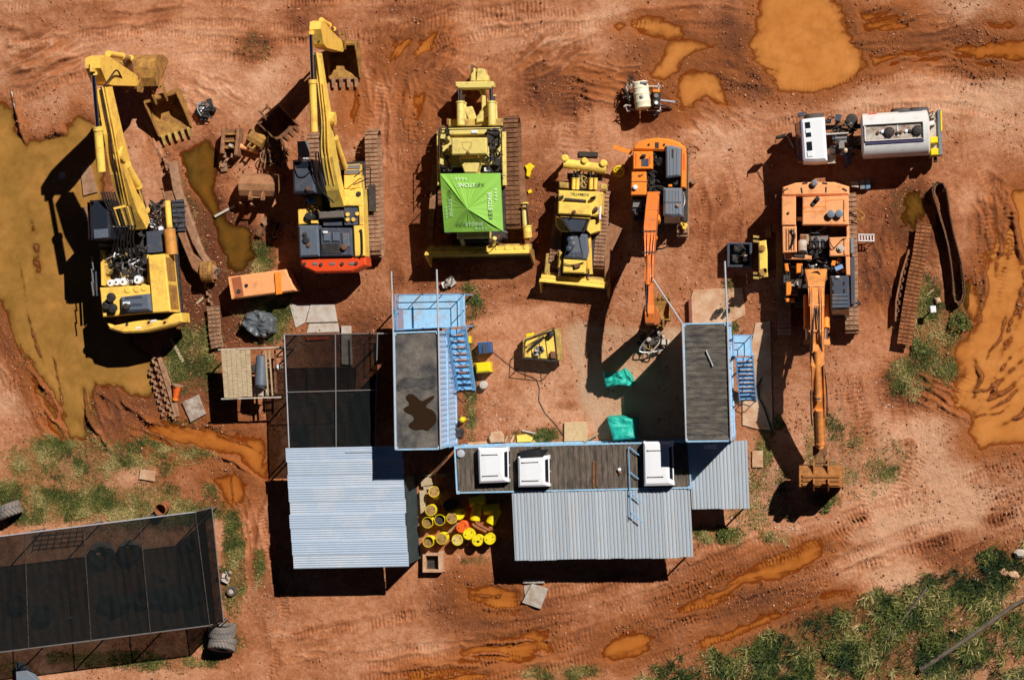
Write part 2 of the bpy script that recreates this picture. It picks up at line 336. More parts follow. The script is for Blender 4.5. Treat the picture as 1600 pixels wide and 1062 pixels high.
# puddles: outline in the photo, water material, mud depth
PUD = [([(1197,-30),(1290,-30),(1312,15),(1326,45),(1345,75),(1350,100),(1330,120),(1300,135),(1260,143),(1220,140),(1210,115),(1185,95),(1172,70),(1185,40)],'o'),
 ([(990,42),(1010,30),(1040,35),(1062,42),(1066,58),(1050,62),(1030,60),(1005,55)],'o'), ([(957,46),(966,39),(974,44),(966,51)],'o'),
 ([(1048,65),(1090,68),(1115,74),(1095,82),(1070,92),(1062,112),(1040,122),(1020,118),(1028,100),(1040,85)],'o'),
 ([(1060,125),(1085,110),(1110,115),(1130,140),(1136,162),(1120,158),(1105,145),(1090,150),(1082,165),(1065,168),(1056,150)],'o'),
 ([(1352,86),(1400,79),(1480,74),(1545,66),(1640,50),(1640,97),(1540,97),(1480,90),(1420,92),(1360,101)],'r'), ([(1345,24),(1400,20),(1424,40),(1380,52),(1350,44)],'r'), ([(1540,30),(1580,26),(1590,45),(1550,50)],'r'),
 ([(-40,160),(18,172),(25,200),(40,222),(95,210),(120,182),(145,190),(160,260),(165,330),(185,400),(185,480),(210,540),(238,562),(240,604),(225,620),(190,606),(150,604),(142,640),(132,684),(112,684),(92,640),(66,592),(40,556),(20,536),(4,470),(-40,450)],'b'),
 ([(250,655),(300,663),(360,674),(414,684),(416,748),(395,742),(370,712),(320,700),(280,702),(240,690),(215,668)],'r'), ([(330,748),(365,738),(385,755),(380,785),(365,796),(350,780)],'r'),
 ([(275,240),(320,215),(345,240),(340,300),(352,335),(388,350),(402,400),(380,440),(352,420),(332,345),(300,300)],'g'), ([(40,560),(90,640),(110,690),(95,690),(60,630),(45,600)],'r'),
 ([(1540,400),(1565,360),(1585,300),(1640,290),(1640,690),(1570,690),(1535,693),(1513,675),(1520,650),(1490,632),(1500,600),(1495,545),(1515,520),(1532,480)],'o'),
 ([(1058,950),(1075,935),(1110,915),(1150,900),(1190,875),(1240,860),(1275,841),(1291,848),(1280,870),(1250,892),(1210,911),(1160,917),(1110,946),(1075,957)],'r'),
 ([(942,1015),(960,995),(985,980),(1010,978),(1028,1000),(1015,1020),(985,1026),(960,1031),(938,1028)],'r'),
 ([(722,1010),(790,1000),(830,984),(868,988),(864,1013),(845,1018),(830,1036),(770,1036),(716,1030)],'r'),
 ([(724,920),(760,912),(795,915),(815,945),(805,965),(770,955),(728,945)],'r'), ([(640,1052),(700,1040),(780,1042),(760,1058),(700,1080),(620,1080)],'r'),
 ([(1085,1002),(1150,975),(1240,940),(1330,912),(1335,922),(1250,952),(1160,990),(1095,1016)],'r'),
 ([(1402,335),(1415,300),(1440,290),(1455,330),(1432,358),(1405,362)],'g'), ([(546,140),(558,136),(562,165),(552,195),(545,185)],'r'), ([(640,150),(665,140),(672,165),(655,185),(640,170)],'r'),
 ([(1500,440),(1525,430),(1535,480),(1518,515),(1505,480)],'g'), ([(610,64),(640,60),(634,92),(600,106)],'r'), ([(655,60),(690,48),(672,84),(645,100)],'r')]
WATER = []
for px, py, rx, ry in ((1165,105,60,40),(1390,40,70,34),(1120,85,60,24),(655,80,60,40),(1480,85,140,18),(300,690,120,24),(60,640,40,60),(780,940,60,26),(780,1015,90,26),(1570,330,30,60),(1470,600,60,30),(1560,45,50,20),(540,300,10,10),(930,120,80,24),(360,765,40,26),(1300,925,120,14)):
    c = W(px, py); q = np.hypot((GX - c[0]) / (rx * PXM), (GY - c[1]) / (ry * PXM)) + wob * .8; silt = np.maximum(silt, .85 * (1 - sstep(.3, 1.1, q)) * np.clip(.55 + 1.3 * streaks, 0, 1))
LEVEL = -0.062
dip = np.zeros_like(h); ring = np.full(h.shape, -9.0)
for pts, kind in PUD:
    P = [tuple(p[:2]) for p in WL(pts)]; xs = [p[0] for p in P]; ys = [p[1] for p in P]
    w = window(min(xs) - 2.5, max(xs) + 2.5, min(ys) - 2.5, max(ys) + 2.5)
    sd = poly_sd(P, GX[w] + wob[w] * 0.8, GY[w] + wob2[w] * 0.8)
    dip[w] = np.maximum(dip[w], sstep(*((-0.62, 0.6) if kind in 'ob' else (-0.42, 0.72)), sd + .16 * streaks[w])); ring[w] = np.maximum(ring[w], sd)
    if kind in 'orb': silt[w] = np.maximum(silt[w], sstep(-1.5, 0.1, sd + 0.7 * n_mid[w] + .5 * streaks[w]) * {'o': .95, 'r': .9, 'b': .45}[kind])
    WATER.append((P, kind))
h = np.maximum(h, -0.05)
near = sstep(-1.1, -0.1, ring); tone = tone + 0.34 * near * (0.7 + 0.4 * n_mid)
h = h * (1 - 0.5 * near) + 0.02 * near
rough = np.clip(rough + 0.25 * near, 0, 1.2)
ridg2 = 1 - np.abs(fbm(GX + .2 * wob, GY, 0.33, 16, 3)) * 2.2
h = h + rough * (0.034 * np.maximum(ridg, 0) ** 2 + 0.022 * n_fine + 0.026 * np.maximum(ridg2, 0) ** 2)
h = h - 0.24 * dip
# wheel ruts, crawler marks and mud ridges: photo line, half width m, depth m (negative = ridge), lug pitch m
PAIR = []
for pts, gauge in (([(540,1075),(720,1046),(900,1006),(1080,936),(1250,870),(1420,800),(1640,730)],30),([(480,1010),(640,985),(800,968),(960,930),(1100,880),(1240,838),(1380,770),(1460,640),(1500,560)],26),([(640,1085),(860,1045),(1060,990),(1250,925),(1420,860),(1640,780)],28),
        ([(600,300),(592,200),(604,120),(640,60),(760,25),(960,12),(1180,18)],26),([(655,260),(648,170),(672,110),(740,66),(900,50)],30),([(890,235),(888,180),(860,120),(800,70),(640,34),(420,30)],34),([(1350,560),(1362,660),(1350,760),(1290,830)],30),([(20,40),(200,18),(420,40),(560,20)],30),([(0,120),(120,95),(300,60),(470,70)],26),
        ([(1130,150),(1200,170),(1330,150),(1480,140),(1620,160)],26),([(1110,240),(1130,330),(1120,420)],24),([(400,1050),(420,960),(400,860),(380,780)],24),([(1500,260),(1550,340),(1560,420)],24)):
    for s_ in (-.5, .5):
        o = []
        for i, p in enumerate(pts):
            q0, q1 = pts[max(i-1,0)], pts[min(i+1,len(pts)-1)]; dx, dy = q1[0]-q0[0], q1[1]-q0[1]; l_ = math.hypot(dx,dy); o.append((p[0]-dy/l_*gauge*2*s_, p[1]+dx/l_*gauge*2*s_))
        PAIR.append((o, .24, .030, .19))
RUT = PAIR + [([(0,92),(60,62),(80,58)],.35,.07,0),([(0,128),(60,112),(120,96),(165,72)],.3,.09,0),([(20,160),(90,132),(200,92)],.22,.05,.25),([(0,60),(50,55)],.4,.07,0),([(150,30),(300,22)],.3,.05,0),
 ([(612,120),(650,90),(690,45)],.22,.07,0),([(600,105),(630,75),(668,40)],.2,.06,0),([(640,125),(690,85),(730,62)],.2,.07,0),([(585,150),(600,110),(620,70)],.3,.06,.22),([(660,140),(720,100)],.2,.05,0),
 ([(648,300),(645,230),(655,150)],.35,.05,.24),([(605,260),(592,180),(600,130)],.4,.05,.24),([(570,210),(575,130),(600,80)],.4,.05,.26),([(690,200),(675,160),(690,110)],.3,.05,.2),
 ([(888,240),(890,190),(885,140)],.42,.05,.3),([(830,160),(825,110),(860,80),(960,60)],.35,.06,.3),([(870,110),(940,118),(1010,124)],.2,.08,0),([(880,128),(960,140),(1000,150)],.15,.07,0),([(890,150),(960,165)],.15,.06,0),
 ([(1110,100),(1160,118),(1200,122)],.3,.05,0),([(1350,65),(1420,70),(1480,64)],.15,.05,0),([(1340,30),(1400,10)],.2,.05,0),([(1460,60),(1540,112)],.12,-.05,0),([(1360,110),(1420,104),(1500,98),(1600,118)],.35,.06,0),
 ([(560,1062),(720,1040),(860,1010),(1000,960),(1120,905),(1250,850),(1400,790),(1600,720)],.28,.035,.22),([(640,1075),(800,1052),(940,1020),(1060,975),(1180,940),(1330,890),(1480,840),(1600,790)],.28,.035,.22),
 ([(700,965),(820,955),(930,925),(1050,900),(1160,855),(1230,830)],.25,.035,.2),([(730,980),(850,970),(960,945),(1060,915)],.22,.04,.2),([(1220,930),(1330,895),(1460,850),(1600,800)],.3,.03,.22),
 ([(735,1008),(780,1004),(860,1000)],.10,-.20,0),([(720,1020),(760,1022),(830,1028)],.10,-.20,0),([(740,1030),(790,1035)],.10,-.18,0),([(735,933),(790,930)],.12,-.18,0),([(740,948),(800,950)],.12,-.16,0),
 ([(1110,925),(1170,905),(1225,893)],.05,-.14,0),([(1530,500),(1540,440),(1545,400)],.13,-.24,0),([(1600,440),(1580,500),(1565,560)],.18,-.22,0),([(1600,560),(1560,600),(1530,640)],.14,-.24,0),([(1600,600),(1570,625),(1545,640)],.12,-.22,0),([(1575,300),(1590,380),(1600,430)],.3,-.26,0),
 ([(1548,600),(1580,560),(1600,540)],.14,-.22,0),([(1520,655),(1560,645),(1575,632)],.1,-.22,0),([(1580,330),(1572,400),(1560,470)],.22,-.08,.24),([(1412,590),(1470,612),(1500,650)],.1,-.10,0),([(1415,600),(1465,628),(1520,660)],.12,-.11,0),([(1425,582),(1480,600)],.1,-.1,0),
 ([(1600,470),(1585,520),(1572,545)],.22,-.28,0),([(1640,360),(1610,420),(1596,470)],.5,-.3,0),([(1572,310),(1570,360),(1560,400),(1556,430)],.16,-.26,0),([(1540,560),(1560,530),(1572,490)],.12,-.24,0),([(1640,600),(1590,650),(1560,665)],.2,-.26,0),([(1620,570),(1585,600),(1552,622),(1530,628)],.16,-.26,0),([(1520,560),(1530,590),(1520,620)],.2,-.26,0),([(1510,610),(1540,612),(1565,590)],.10,-.24,0),([(45,575),(75,610),(105,650)],.14,-.26,0),([(80,560),(95,600),(100,640)],.10,-.25,0),([(60,620),(80,650),(105,672)],.12,-.2,0),([(38,740),(45,720)],.2,-.1,0),([(130,600),(135,650),(175,700),(200,720)],.12,-.25,0),([(180,600),(195,630),(230,655),(260,665)],.14,-.26,0),([(150,610),(185,635)],.1,-.22,0),
 ([(200,660),(250,682),(300,700)],.1,-.12,0),([(340,680),(380,692),(405,708)],.1,-.2,0),([(330,705),(370,722),(400,748)],.12,-.2,0),([(358,740),(364,790)],.09,-.2,0),([(135,690),(140,720),(155,745)],.1,-.1,0),
 ([(20,140),(35,200),(40,240)],.18,-.24,0),([(50,330),(55,400),(60,430)],.3,-.25,0),([(40,480),(60,540),(70,570)],.10,-.22,0),([(28,400),(40,460)],.08,-.2,0),([(60,215),(95,205),(110,215)],.25,-.2,0),
 ([(1010,440),(1005,560)],.2,.02,0),([(1330,560),(1360,700),(1350,790)],.3,.03,.24),([(1390,560),(1420,700),(1400,780)],.3,.03,.24),([(1380,300),(1370,420)],.3,.05,0),([(1490,300),(1540,330),(1555,400)],.35,.05,.26),([(1530,270),(1570,300)],.3,.05,.24),
 ([(1100,1000),(1130,1040)],.2,.08,0),([(1230,975),(1270,1030)],.3,.12,0),([(1290,960),(1330,1010)],.25,.10,0),([(560,60),(700,30),(860,10)],.35,.03,.25),([(950,30),(1100,20),(1190,26)],.3,.05,0),([(430,1000),(520,985),(640,960)],.3,.03,.22),([(400,950),(430,1040)],.3,.03,0),
 ([(420,600),(430,690),(400,800),(390,900)],.3,.04,0),([(1480,130),(1600,150)],.3,.04,.25),([(1390,150),(1500,140)],.35,.04,0)]
for pts, hw, dep, lug in RUT:
    P = [tuple(p[:2]) for p in WL(pts)]; xs = [p[0] for p in P]; ys = [p[1] for p in P]; g = hw * 2.6 + 0.5
    w = window(min(xs) - g, max(xs) + g, min(ys) - g, max(ys) + g)
    d, u, s, L = line_d(P, GX[w] + wob[w] * 0.6, GY[w] + wob2[w] * 0.6)
    e = sstep(0, min(1.6, L * .4), u) * sstep(0, min(1.6, L * .4), L - u) * np.clip(0.75 + 1.1 * n_mid[w] + 0.5 * n_fine[w], 0, 1.5); k = e
    if dep > 0:
        h[w] -= dep * k * (1 - sstep(hw * 0.6, hw * 1.1, d)); h[w] += dep * 0.75 * k * np.exp(-((d - hw * 1.35) / (hw * 0.35)) ** 2)
        tone[w] += (0.03 if lug == .19 else 0.12) * e * (1 - sstep(hw, hw * 1.8, d))
    else:
        h[w] += -dep * (0.25 + 0.75 * e + 0.4 * n_fine[w]) * np.exp(-(d / (hw * 0.8)) ** 2)
    if lug: h[w] += 0.042 * np.sign(np.sin(2 * PI * u / lug + s * 2.0)) * (1 - sstep(hw * 0.8, hw * 1.05, d)) * np.clip(0.55 + 1.2 * n_mid[w], 0, 1)

# churned mud: sharp ridges drawn out along one direction, wet orange silt between them
for i, (px, py, rx, ry, ang, amp) in enumerate([(660,80,78,56,-58,1.),(945,130,95,42,8,.9),(1170,112,66,36,15,.8),(1420,56,115,48,-6,.9),(1510,100,105,30,6,.8),(120,640,95,64,62,.9),(285,685,115,42,22,.9),(1462,608,64,34,30,1.),(1562,350,42,76,80,1.),(790,1020,115,36,-6,.9),(780,940,62,32,4,.8),
        (1260,938,170,26,-22,.8),(620,185,60,90,84,.7),(60,88,88,52,-22,.8),(1382,420,44,84,80,.7),(1440,330,52,44,60,.8),(860,88,80,52,-32,.8),(720,150,60,50,50,.6),(330,150,80,50,30,.6),(250,220,40,50,75,.8),(1540,870,80,30,-25,.7),(380,830,36,80,80,.6),(1100,180,80,40,40,.5),(20,560,40,70,70,.7),(560,120,40,60,80,.6),(700,1050,120,26,-10,.8),(1080,960,70,20,-22,.7),(470,1010,70,40,-8,.5),(1330,880,90,24,-22,.5)]):
    c = W(px, py); w = window(c[0] - rx * PXM * 1.3, c[0] + rx * PXM * 1.3, c[1] - ry * PXM * 1.3, c[1] + ry * PXM * 1.3); a_ = math.radians(-ang)
    x_, y_ = GX[w] - c[0] + wob[w] * .5, GY[w] - c[1] + wob2[w] * .5; u_, v_ = x_ * cos(a_) + y_ * sin(a_), -x_ * sin(a_) + y_ * cos(a_)
    m_ = amp * (1 - sstep(.45, 1.1, np.hypot(x_ / (rx * PXM), y_ / (ry * PXM)) + .25 * n_mid[w]))
    f_ = fbm(u_ * .32, v_ * 1.5, .62, 70 + i, 4); rg = 1 - np.abs(f_) * 2.6; crest = np.clip(rg, 0, 1) ** 2
    h[w] += m_ * (.17 * crest - .04) * (1 - .5 * dip[w]); silt[w] = np.maximum(silt[w], m_ * sstep(.15, -.5, f_) * .9) if i not in (12, 18, 23) else silt[w]
    tone[w] += m_ * (.20 - .36 * crest + .3 * f_)
# worn concrete screed showing through the clay
conc = np.zeros_like(h)
P = [tuple(p[:2]) for p in WL([(888,512),(905,500),(960,505),(1010,505),(1068,515),(1072,690),(944,690),(930,672),(906,618),(893,556),(878,535)])]
conc = np.maximum(conc, sstep(-.25, .25, poly_sd(P, GX + wob * 1.3, GY + wob2 * 1.3)) * np.clip(.72 + .8 * n_mid + .35 * n_fine, 0, 1))
h = h * (1 - .8 * conc) + .01 * conc
# turf and weeds
GRASS = [(110,720,120,55,.75),(190,790,150,38,1.),(60,785,90,40,1.),(250,800,110,26,1.),(365,885,22,95,1.),(350,1000,40,26,.5),(405,880,12,34,.9),(1130,836,46,16,1.),(1215,838,30,14,.6),(1445,490,44,66,.9),(1505,470,26,40,.8),(1420,590,40,40,.5),
 (1190,640,12,30,.8),(1196,700,14,46,.8),(1288,782,32,9,1.),(1382,722,34,34,.4),(1310,705,50,70,.28),(1180,770,70,60,.28),(390,405,46,30,.8),(420,490,54,44,1.),(300,560,50,60,.7),(280,690,80,36,.6),(120,660,36,40,.3),(735,480,26,18,.5),(736,600,10,90,.5),(840,680,44,14,.7),
 (735,450,16,8,.5),(1175,655,10,16,.7),(340,770,30,30,.4),(400,75,34,26,.10),(745,875,30,10,.5),(1520,610,16,14,.6),(1475,560,60,40,.55),(230,710,60,34,.5),(1140,480,14,60,.5),(60,560,30,50,.12),(1420,330,30,36,.35),(200,1030,170,16,.45),(30,1045,40,14,.5),
 (880,1052,70,16,.55),(720,195,12,8,.3),(300,330,34,90,.14),(1350,720,60,70,.2)]
for px, py, rx, ry, a in GRASS:
    c = W(px, py); q = np.hypot((GX - c[0]) / (rx * PXM), (GY - c[1]) / (ry * PXM)) + wob * 0.9
    grassy = np.maximum(grassy, a * (1 - sstep(0.5, 1.15, q)))
P = [tuple(p[:2]) for p in WL([(930,1120),(1000,1062),(1080,1022),(1200,985),(1290,942),(1400,915),(1480,890),(1600,826),(1700,800),(1700,1120)])]
WEED = sstep(-0.3, 1.2, poly_sd(P, GX + wob, GY + wob2)) * np.clip(0.75 + 0.75 * fbm(GX, GY, 3.2, 21, 3), 0, 1)
WEED = WEED * (0.35 + 0.65 * (1 - sstep(0, 1, (GX - W(1440, 1000)[0]) / 6.0)))
h = h + sstep(0, 1, WEED) * (0.10 * np.abs(fbm(GX, GY, 1.1, 22, 4)) + 0.05); rough = rough + 0.5 * WEED
tone = tone + 0.25 * np.maximum(grassy, WEED) * (ring < 0)
out = (np.abs(GX) > 33) | (np.abs(GY) > 23); grassy[out] = 0; WEED[out] = 0

nx, ny = len(XS), len(YS)
co = np.stack([GX, GY, h], -1).reshape(-1, 3).astype(np.float32)
idx = np.arange(nx * ny).reshape(ny, nx)
quads = np.stack([idx[:-1, :-1], idx[:-1, 1:], idx[1:, 1:], idx[1:, :-1]], -1).reshape(-1, 4)
me = bpy.data.meshes.new('ground'); nq = len(quads)
me.vertices.add(nx * ny); me.vertices.foreach_set('co', co.ravel())
me.loops.add(nq * 4); me.loops.foreach_set('vertex_index', quads.ravel().astype(np.int32))
me.polygons.add(nq); me.polygons.foreach_set('loop_start', np.arange(0, nq * 4, 4, dtype=np.int32))
me.update(calc_edges=True); me.validate(); me.polygons.foreach_set('use_smooth', np.ones(nq, bool))
for nm, ar in (('tone', tone), ('silt', silt), ('grassy', np.maximum(grassy, WEED)), ('conc', conc), ('gritty', rough)):
    at = me.attributes.new(nm, 'FLOAT', 'POINT'); at.data.foreach_set('value', np.clip(ar, 0, 1.3).ravel().astype(np.float32))
ground = bpy.data.objects.new('ground', me); C.objects.link(ground); ground['kind'] = 'structure'; ground['label'] = 'red clay ground of the machinery yard'
def ground_z(x, y):
    i = int(np.clip(np.searchsorted(XS, x), 0, nx - 1)); j = int(np.clip(np.searchsorted(YS, y), 0, ny - 1)); return float(h[j, i])

def N(tree, kind, **kw):
    n = tree.nodes.new(kind)
    for k, v in kw.items(): n.inputs[k].default_value = v
    return n
def ground_material():
    m = bpy.data.materials.new('red_clay'); m.use_nodes = True; t = m.node_tree; l = t.links; p = t.nodes['Principled BSDF']
    geo = t.nodes.new('ShaderNodeNewGeometry'); at = {}
    for k in ('tone', 'silt', 'grassy', 'conc', 'gritty'): at[k] = t.nodes.new('ShaderNodeAttribute'); at[k].attribute_name = k
    nA = N(t, 'ShaderNodeTexNoise', Scale=1.3, Detail=14, Roughness=0.74); nB = N(t, 'ShaderNodeTexNoise', Scale=4.5, Detail=10, Roughness=0.80); nC = N(t, 'ShaderNodeTexNoise', Scale=15.0, Detail=4, Roughness=0.7)
    for n in (nA, nB, nC): l.new(geo.outputs['Position'], n.inputs['Vector'])
    def math_(op, a, b):
        q = t.nodes.new('ShaderNodeMath'); q.operation = op
        for i, v in enumerate((a, b)):
            if isinstance(v, (int, float)): q.inputs[i].default_value = v
            else: l.new(v, q.inputs[i])
        return q.outputs[0]
    v = math_('ADD', at['tone'].outputs['Fac'], math_('MULTIPLY', math_('SUBTRACT', nA.outputs['Fac'], 0.5), 0.9))
    v = math_('ADD', v, math_('MULTIPLY', math_('SUBTRACT', nB.outputs['Fac'], 0.5), 1.15))
    rp = t.nodes.new('ShaderNodeValToRGB'); e = rp.color_ramp.elements
    e[0].position = 0.0; e[0].color = (0.66, 0.360, 0.215, 1); e[1].position = 1.1 - .1; e[1].color = (0.155, 0.046, 0.016, 1)
    for pos, c in ((0.26, (0.520, 0.234, 0.120)), (0.48, (0.400, 0.147, 0.060)), (0.72, (0.260, 0.078, 0.024))):
        k = e.new(pos); k.color = (*c, 1)
    l.new(v, rp.inputs[0])
    def mix(f, a, b):
        q = t.nodes.new('ShaderNodeMix'); q.data_type = 'RGBA'
        if isinstance(f, (int, float)): q.inputs[0].default_value = f
        else: l.new(f, q.inputs[0])
        for i, x in ((6, a), (7, b)):
            if isinstance(x, tuple): q.inputs[i].default_value = (*x, 1)
            else: l.new(x, q.inputs[i])
        return q.outputs[2]
    c = mix(math_('MULTIPLY', at['silt'].outputs['Fac'], math_('MULTIPLY', nB.outputs['Fac'], 1.5)), rp.outputs[0], (0.42, 0.125, 0.026))
    gm = math_('MULTIPLY', at['grassy'].outputs['Fac'], math_('GREATER_THAN', nB.outputs['Fac'], 0.44))
    c = mix(math_('MULTIPLY', gm, 0.55), c, (0.15, 0.125, 0.03))
    cm = math_('MULTIPLY', at['conc'].outputs['Fac'], math_('ADD', 0.45, math_('MULTIPLY', nB.outputs['Fac'], 0.9))); c = mix(math_('MINIMUM', cm, 1.0), c, (0.56, 0.36, 0.225))
    st = t.nodes.new('ShaderNodeMapRange'); st.inputs[1].default_value = 0.63; st.inputs[2].default_value = 0.68; l.new(nC.outputs['Fac'], st.inputs[0])
    c = mix(math_('MULTIPLY', st.outputs[0], 0.5), c, (0.62, 0.42, 0.30))
    l.new(c, p.inputs['Base Color'])
    rr = t.nodes.new('ShaderNodeMapRange'); rr.inputs[1].default_value = 0.5; rr.inputs[2].default_value = 1.0; rr.inputs[3].default_value = 0.95; rr.inputs[4].default_value = 0.5
    l.new(v, rr.inputs[0]); l.new(rr.outputs[0], p.inputs['Roughness']); p.inputs['Specular IOR Level'].default_value = 0.3
    bh = math_('MULTIPLY', math_('ADD', math_('MULTIPLY', nB.outputs['Fac'], 1.0), math_('MULTIPLY', nC.outputs['Fac'], 0.45)), math_('ADD', 0.32, math_('MULTIPLY', at['gritty'].outputs['Fac'], 0.9)))
    b = N(t, 'ShaderNodeBump', Strength=1.0, Distance=0.16); l.new(bh, b.inputs['Height']); l.new(b.outputs[0], p.inputs['Normal'])
    return m
me.materials.append(ground_material())

def water_material(name, a, b, sc):
    """silty water: clear at the very edge, opaque with suspended clay where it is deeper"""
    m = bpy.data.materials.new(name); m.use_nodes = True; t = m.node_tree; l = t.links; p = t.nodes['Principled BSDF']
    geo = t.nodes.new('ShaderNodeNewGeometry'); n = N(t, 'ShaderNodeTexNoise', Scale=sc, Detail=7, Roughness=0.62); l.new(geo.outputs['Position'], n.inputs['Vector'])
    r = t.nodes.new('ShaderNodeValToRGB'); r.color_ramp.elements[0].position = 0.32; r.color_ramp.elements[1].position = 0.70
    r.color_ramp.elements[0].color = (*a, 1); r.color_ramp.elements[1].color = (*b, 1); l.new(n.outputs['Fac'], r.inputs[0])
    at = t.nodes.new('ShaderNodeAttribute'); at.attribute_name = 'depth'
    dp = t.nodes.new('ShaderNodeMapRange'); dp.inputs[1].default_value = 0.0; dp.inputs[2].default_value = 0.16; l.new(at.outputs['Fac'], dp.inputs[0])
    mx = t.nodes.new('ShaderNodeMix'); mx.data_type = 'RGBA'; mx.inputs[6].default_value = (a[0] * .62, a[1] * .55, a[2] * .5, 1); l.new(dp.outputs[0], mx.inputs[0]); l.new(r.outputs[0], mx.inputs[7]); l.new(mx.outputs[2], p.inputs['Base Color'])
    p.inputs['Roughness'].default_value = 0.05; p.inputs['IOR'].default_value = 1.33
    n2 = N(t, 'ShaderNodeTexNoise', Scale=4.0, Detail=3); l.new(geo.outputs['Position'], n2.inputs['Vector'])
    bm_ = N(t, 'ShaderNodeBump', Strength=0.05, Distance=0.03); l.new(n2.outputs['Fac'], bm_.inputs['Height']); l.new(bm_.outputs[0], p.inputs['Normal'])
    tr = t.nodes.new('ShaderNodeBsdfTransparent'); tr.inputs[0].default_value = (.85, .6, .4, 1); ms = t.nodes.new('ShaderNodeMixShader')
    ed = t.nodes.new('ShaderNodeMapRange'); ed.inputs[1].default_value = 0.0; ed.inputs[2].default_value = 0.075; ed.inputs[3].default_value = 0.05; l.new(at.outputs['Fac'], ed.inputs[0])
    l.new(ed.outputs[0], ms.inputs[0]); l.new(tr.outputs[0], ms.inputs[1]); l.new(p.outputs[0], ms.inputs[2]); l.new(ms.outputs[0], t.nodes['Material Output'].inputs[0])
    return m
WM = {'o': water_material('bright_muddy_water', (0.46, 0.165, 0.036), (0.56, 0.225, 0.060), 0.5), 'r': water_material('red_muddy_water', (0.36, 0.105, 0.017), (0.47, 0.16, 0.032), 0.7),
      'b': water_material('brown_muddy_water', (0.235, 0.122, 0.026), (0.42, 0.20, 0.050), 0.4), 'g': water_material('olive_muddy_water', (0.075, 0.045, 0.008), (0.20, 0.075, 0.011), 0.5)}
taken = np.zeros(h.shape, bool)
for q, (P, kind) in enumerate(WATER):
    xs = [p[0] for p in P]; ys = [p[1] for p in P]; lev = LEVEL - 0.0
    w = window(min(xs) - .7, max(xs) + .7, min(ys) - .7, max(ys) + .7); gx, gy, gh = GX[w], GY[w], h[w]
    inn = poly_sd(P, gx + wob[w] * .8, gy + wob2[w] * .8) > -0.5; wet = (gh < lev + .03) & inn & ~taken[w]
    cell = (wet[:-1, :-1] | wet[1:, :-1] | wet[:-1, 1:] | wet[1:, 1:]) & ~taken[w][:-1, :-1]
    if cell.sum() < 4: continue
    tw = taken[w]; tw[:-1, :-1] |= cell; taken[w] = tw
    ids = np.full(gx.shape, -1); jj, ii = np.nonzero(cell); use = np.zeros(gx.shape, bool)
    for dj, di in ((0, 0), (0, 1), (1, 1), (1, 0)): use[jj + dj, ii + di] = True
    ids[use] = np.arange(use.sum()); me_ = bpy.data.meshes.new('puddle')
    vs = np.stack([gx[use], gy[use], np.full(use.sum(), lev)], -1); fs = np.stack([ids[jj, ii], ids[jj, ii + 1], ids[jj + 1, ii + 1], ids[jj + 1, ii]], -1)
    me_.from_pydata(vs.tolist(), [], fs.tolist()); at = me_.attributes.new('depth', 'FLOAT', 'POINT'); at.data.foreach_set('value', np.clip(lev - gh[use], 0, 1).astype(np.float32))
    me_.materials.append(WM[kind]); o = bpy.data.objects.new('puddle', me_); C.objects.link(o); o['kind'] = 'structure'

# concrete aprons
def apron(pts, z=0.09):
    b = B(); b.pp(pts, -0.2, z, 0.02); return b.solo('concrete_pavement', CONC, None, None, kind='structure')
apron([(1083,453),(1160,449),(1165,492),(1140,505),(1075,508),(1078,470)], 0.10)
apron([(1180,505),(1204,500),(1206,600),(1208,672),(1182,670),(1160,664),(1160,610)], 0.11)
apron([(1175,704),(1192,704),(1192,730),(1175,730)], 0.12)
# ================================================================== containers, stairs, roofs, shade nets
def chaikin(P, n=3):
    for _ in range(n):
        Q_ = []
        for i in range(len(P)):
            a, b_ = np.asarray(P[i], float), np.asarray(P[(i + 1) % len(P)], float); Q_ += [a * .75 + b_ * .25, a * .25 + b_ * .75]
        P = Q_
    return P
def lerp(a, b, t): return np.asarray(a, float) * (1 - t) + np.asarray(b, float) * t
def bil(c, u, v):      # c = 4 corners (nw, ne, se, sw)
    return lerp(lerp(c[0], c[1], u), lerp(c[3], c[2], u), v)
def ribbed(c, pitch, depth, across='u', up=None, prof=((0, 0), (.30, 0), (.42, 1), (.88, 1))):
    """ribbed or corrugated sheet on four world corners; ribs repeat across u or v"""
    c = [np.asarray(p, float) for p in c]
    if across == 'v': c = [c[0], c[3], c[2], c[1]]
    n_ = np.cross(c[1] - c[0], c[3] - c[0]); n_ = n_ / np.linalg.norm(n_)
    if up is not None and np.dot(n_, up) < 0: n_ = -n_
    Lm = np.linalg.norm(c[1] - c[0]); k = max(1, round(Lm / pitch)); b = B(); vs = []; 
    us = [((i + a) / k, z) for i in range(k) for a, z in prof] + [(1.0, prof[0][1])]
    for u, z in us:
        for v in (0, 1): vs.append(bil(c, u, v) + n_ * depth * z)
    b.add(vs, [[2 * i, 2 * i + 1, 2 * i + 3, 2 * i + 2] for i in range(len(us) - 1)]); return b

ROOFD = mat('dirty_container_roof', (0.185, 0.155, 0.12), 0.85, amt=0.62, scale=1.5, dirt=(0.042, 0.039, 0.038), var=0.4, streak=(1.0, 3.5, 1.0), bump=0.3)
ROOFM = mat('dirty_brown_container_roof', (0.20, 0.15, 0.108), 0.85, amt=0.58, scale=1.5, dirt=(0.052, 0.044, 0.039), var=0.4, streak=(3.5, 0.8, 1.0), bump=0.3)
ROOFP = mat('stained_flat_roof', (0.19, 0.16, 0.13), 0.8, amt=0.55, scale=1.1, dirt=(0.035, 0.035, 0.04), var=0.4, bump=0.3)
POOL = mat('dark_rain_water', (0.030, 0.016, 0.008), 0.06, amt=0.0, bump=0, var=0.1)

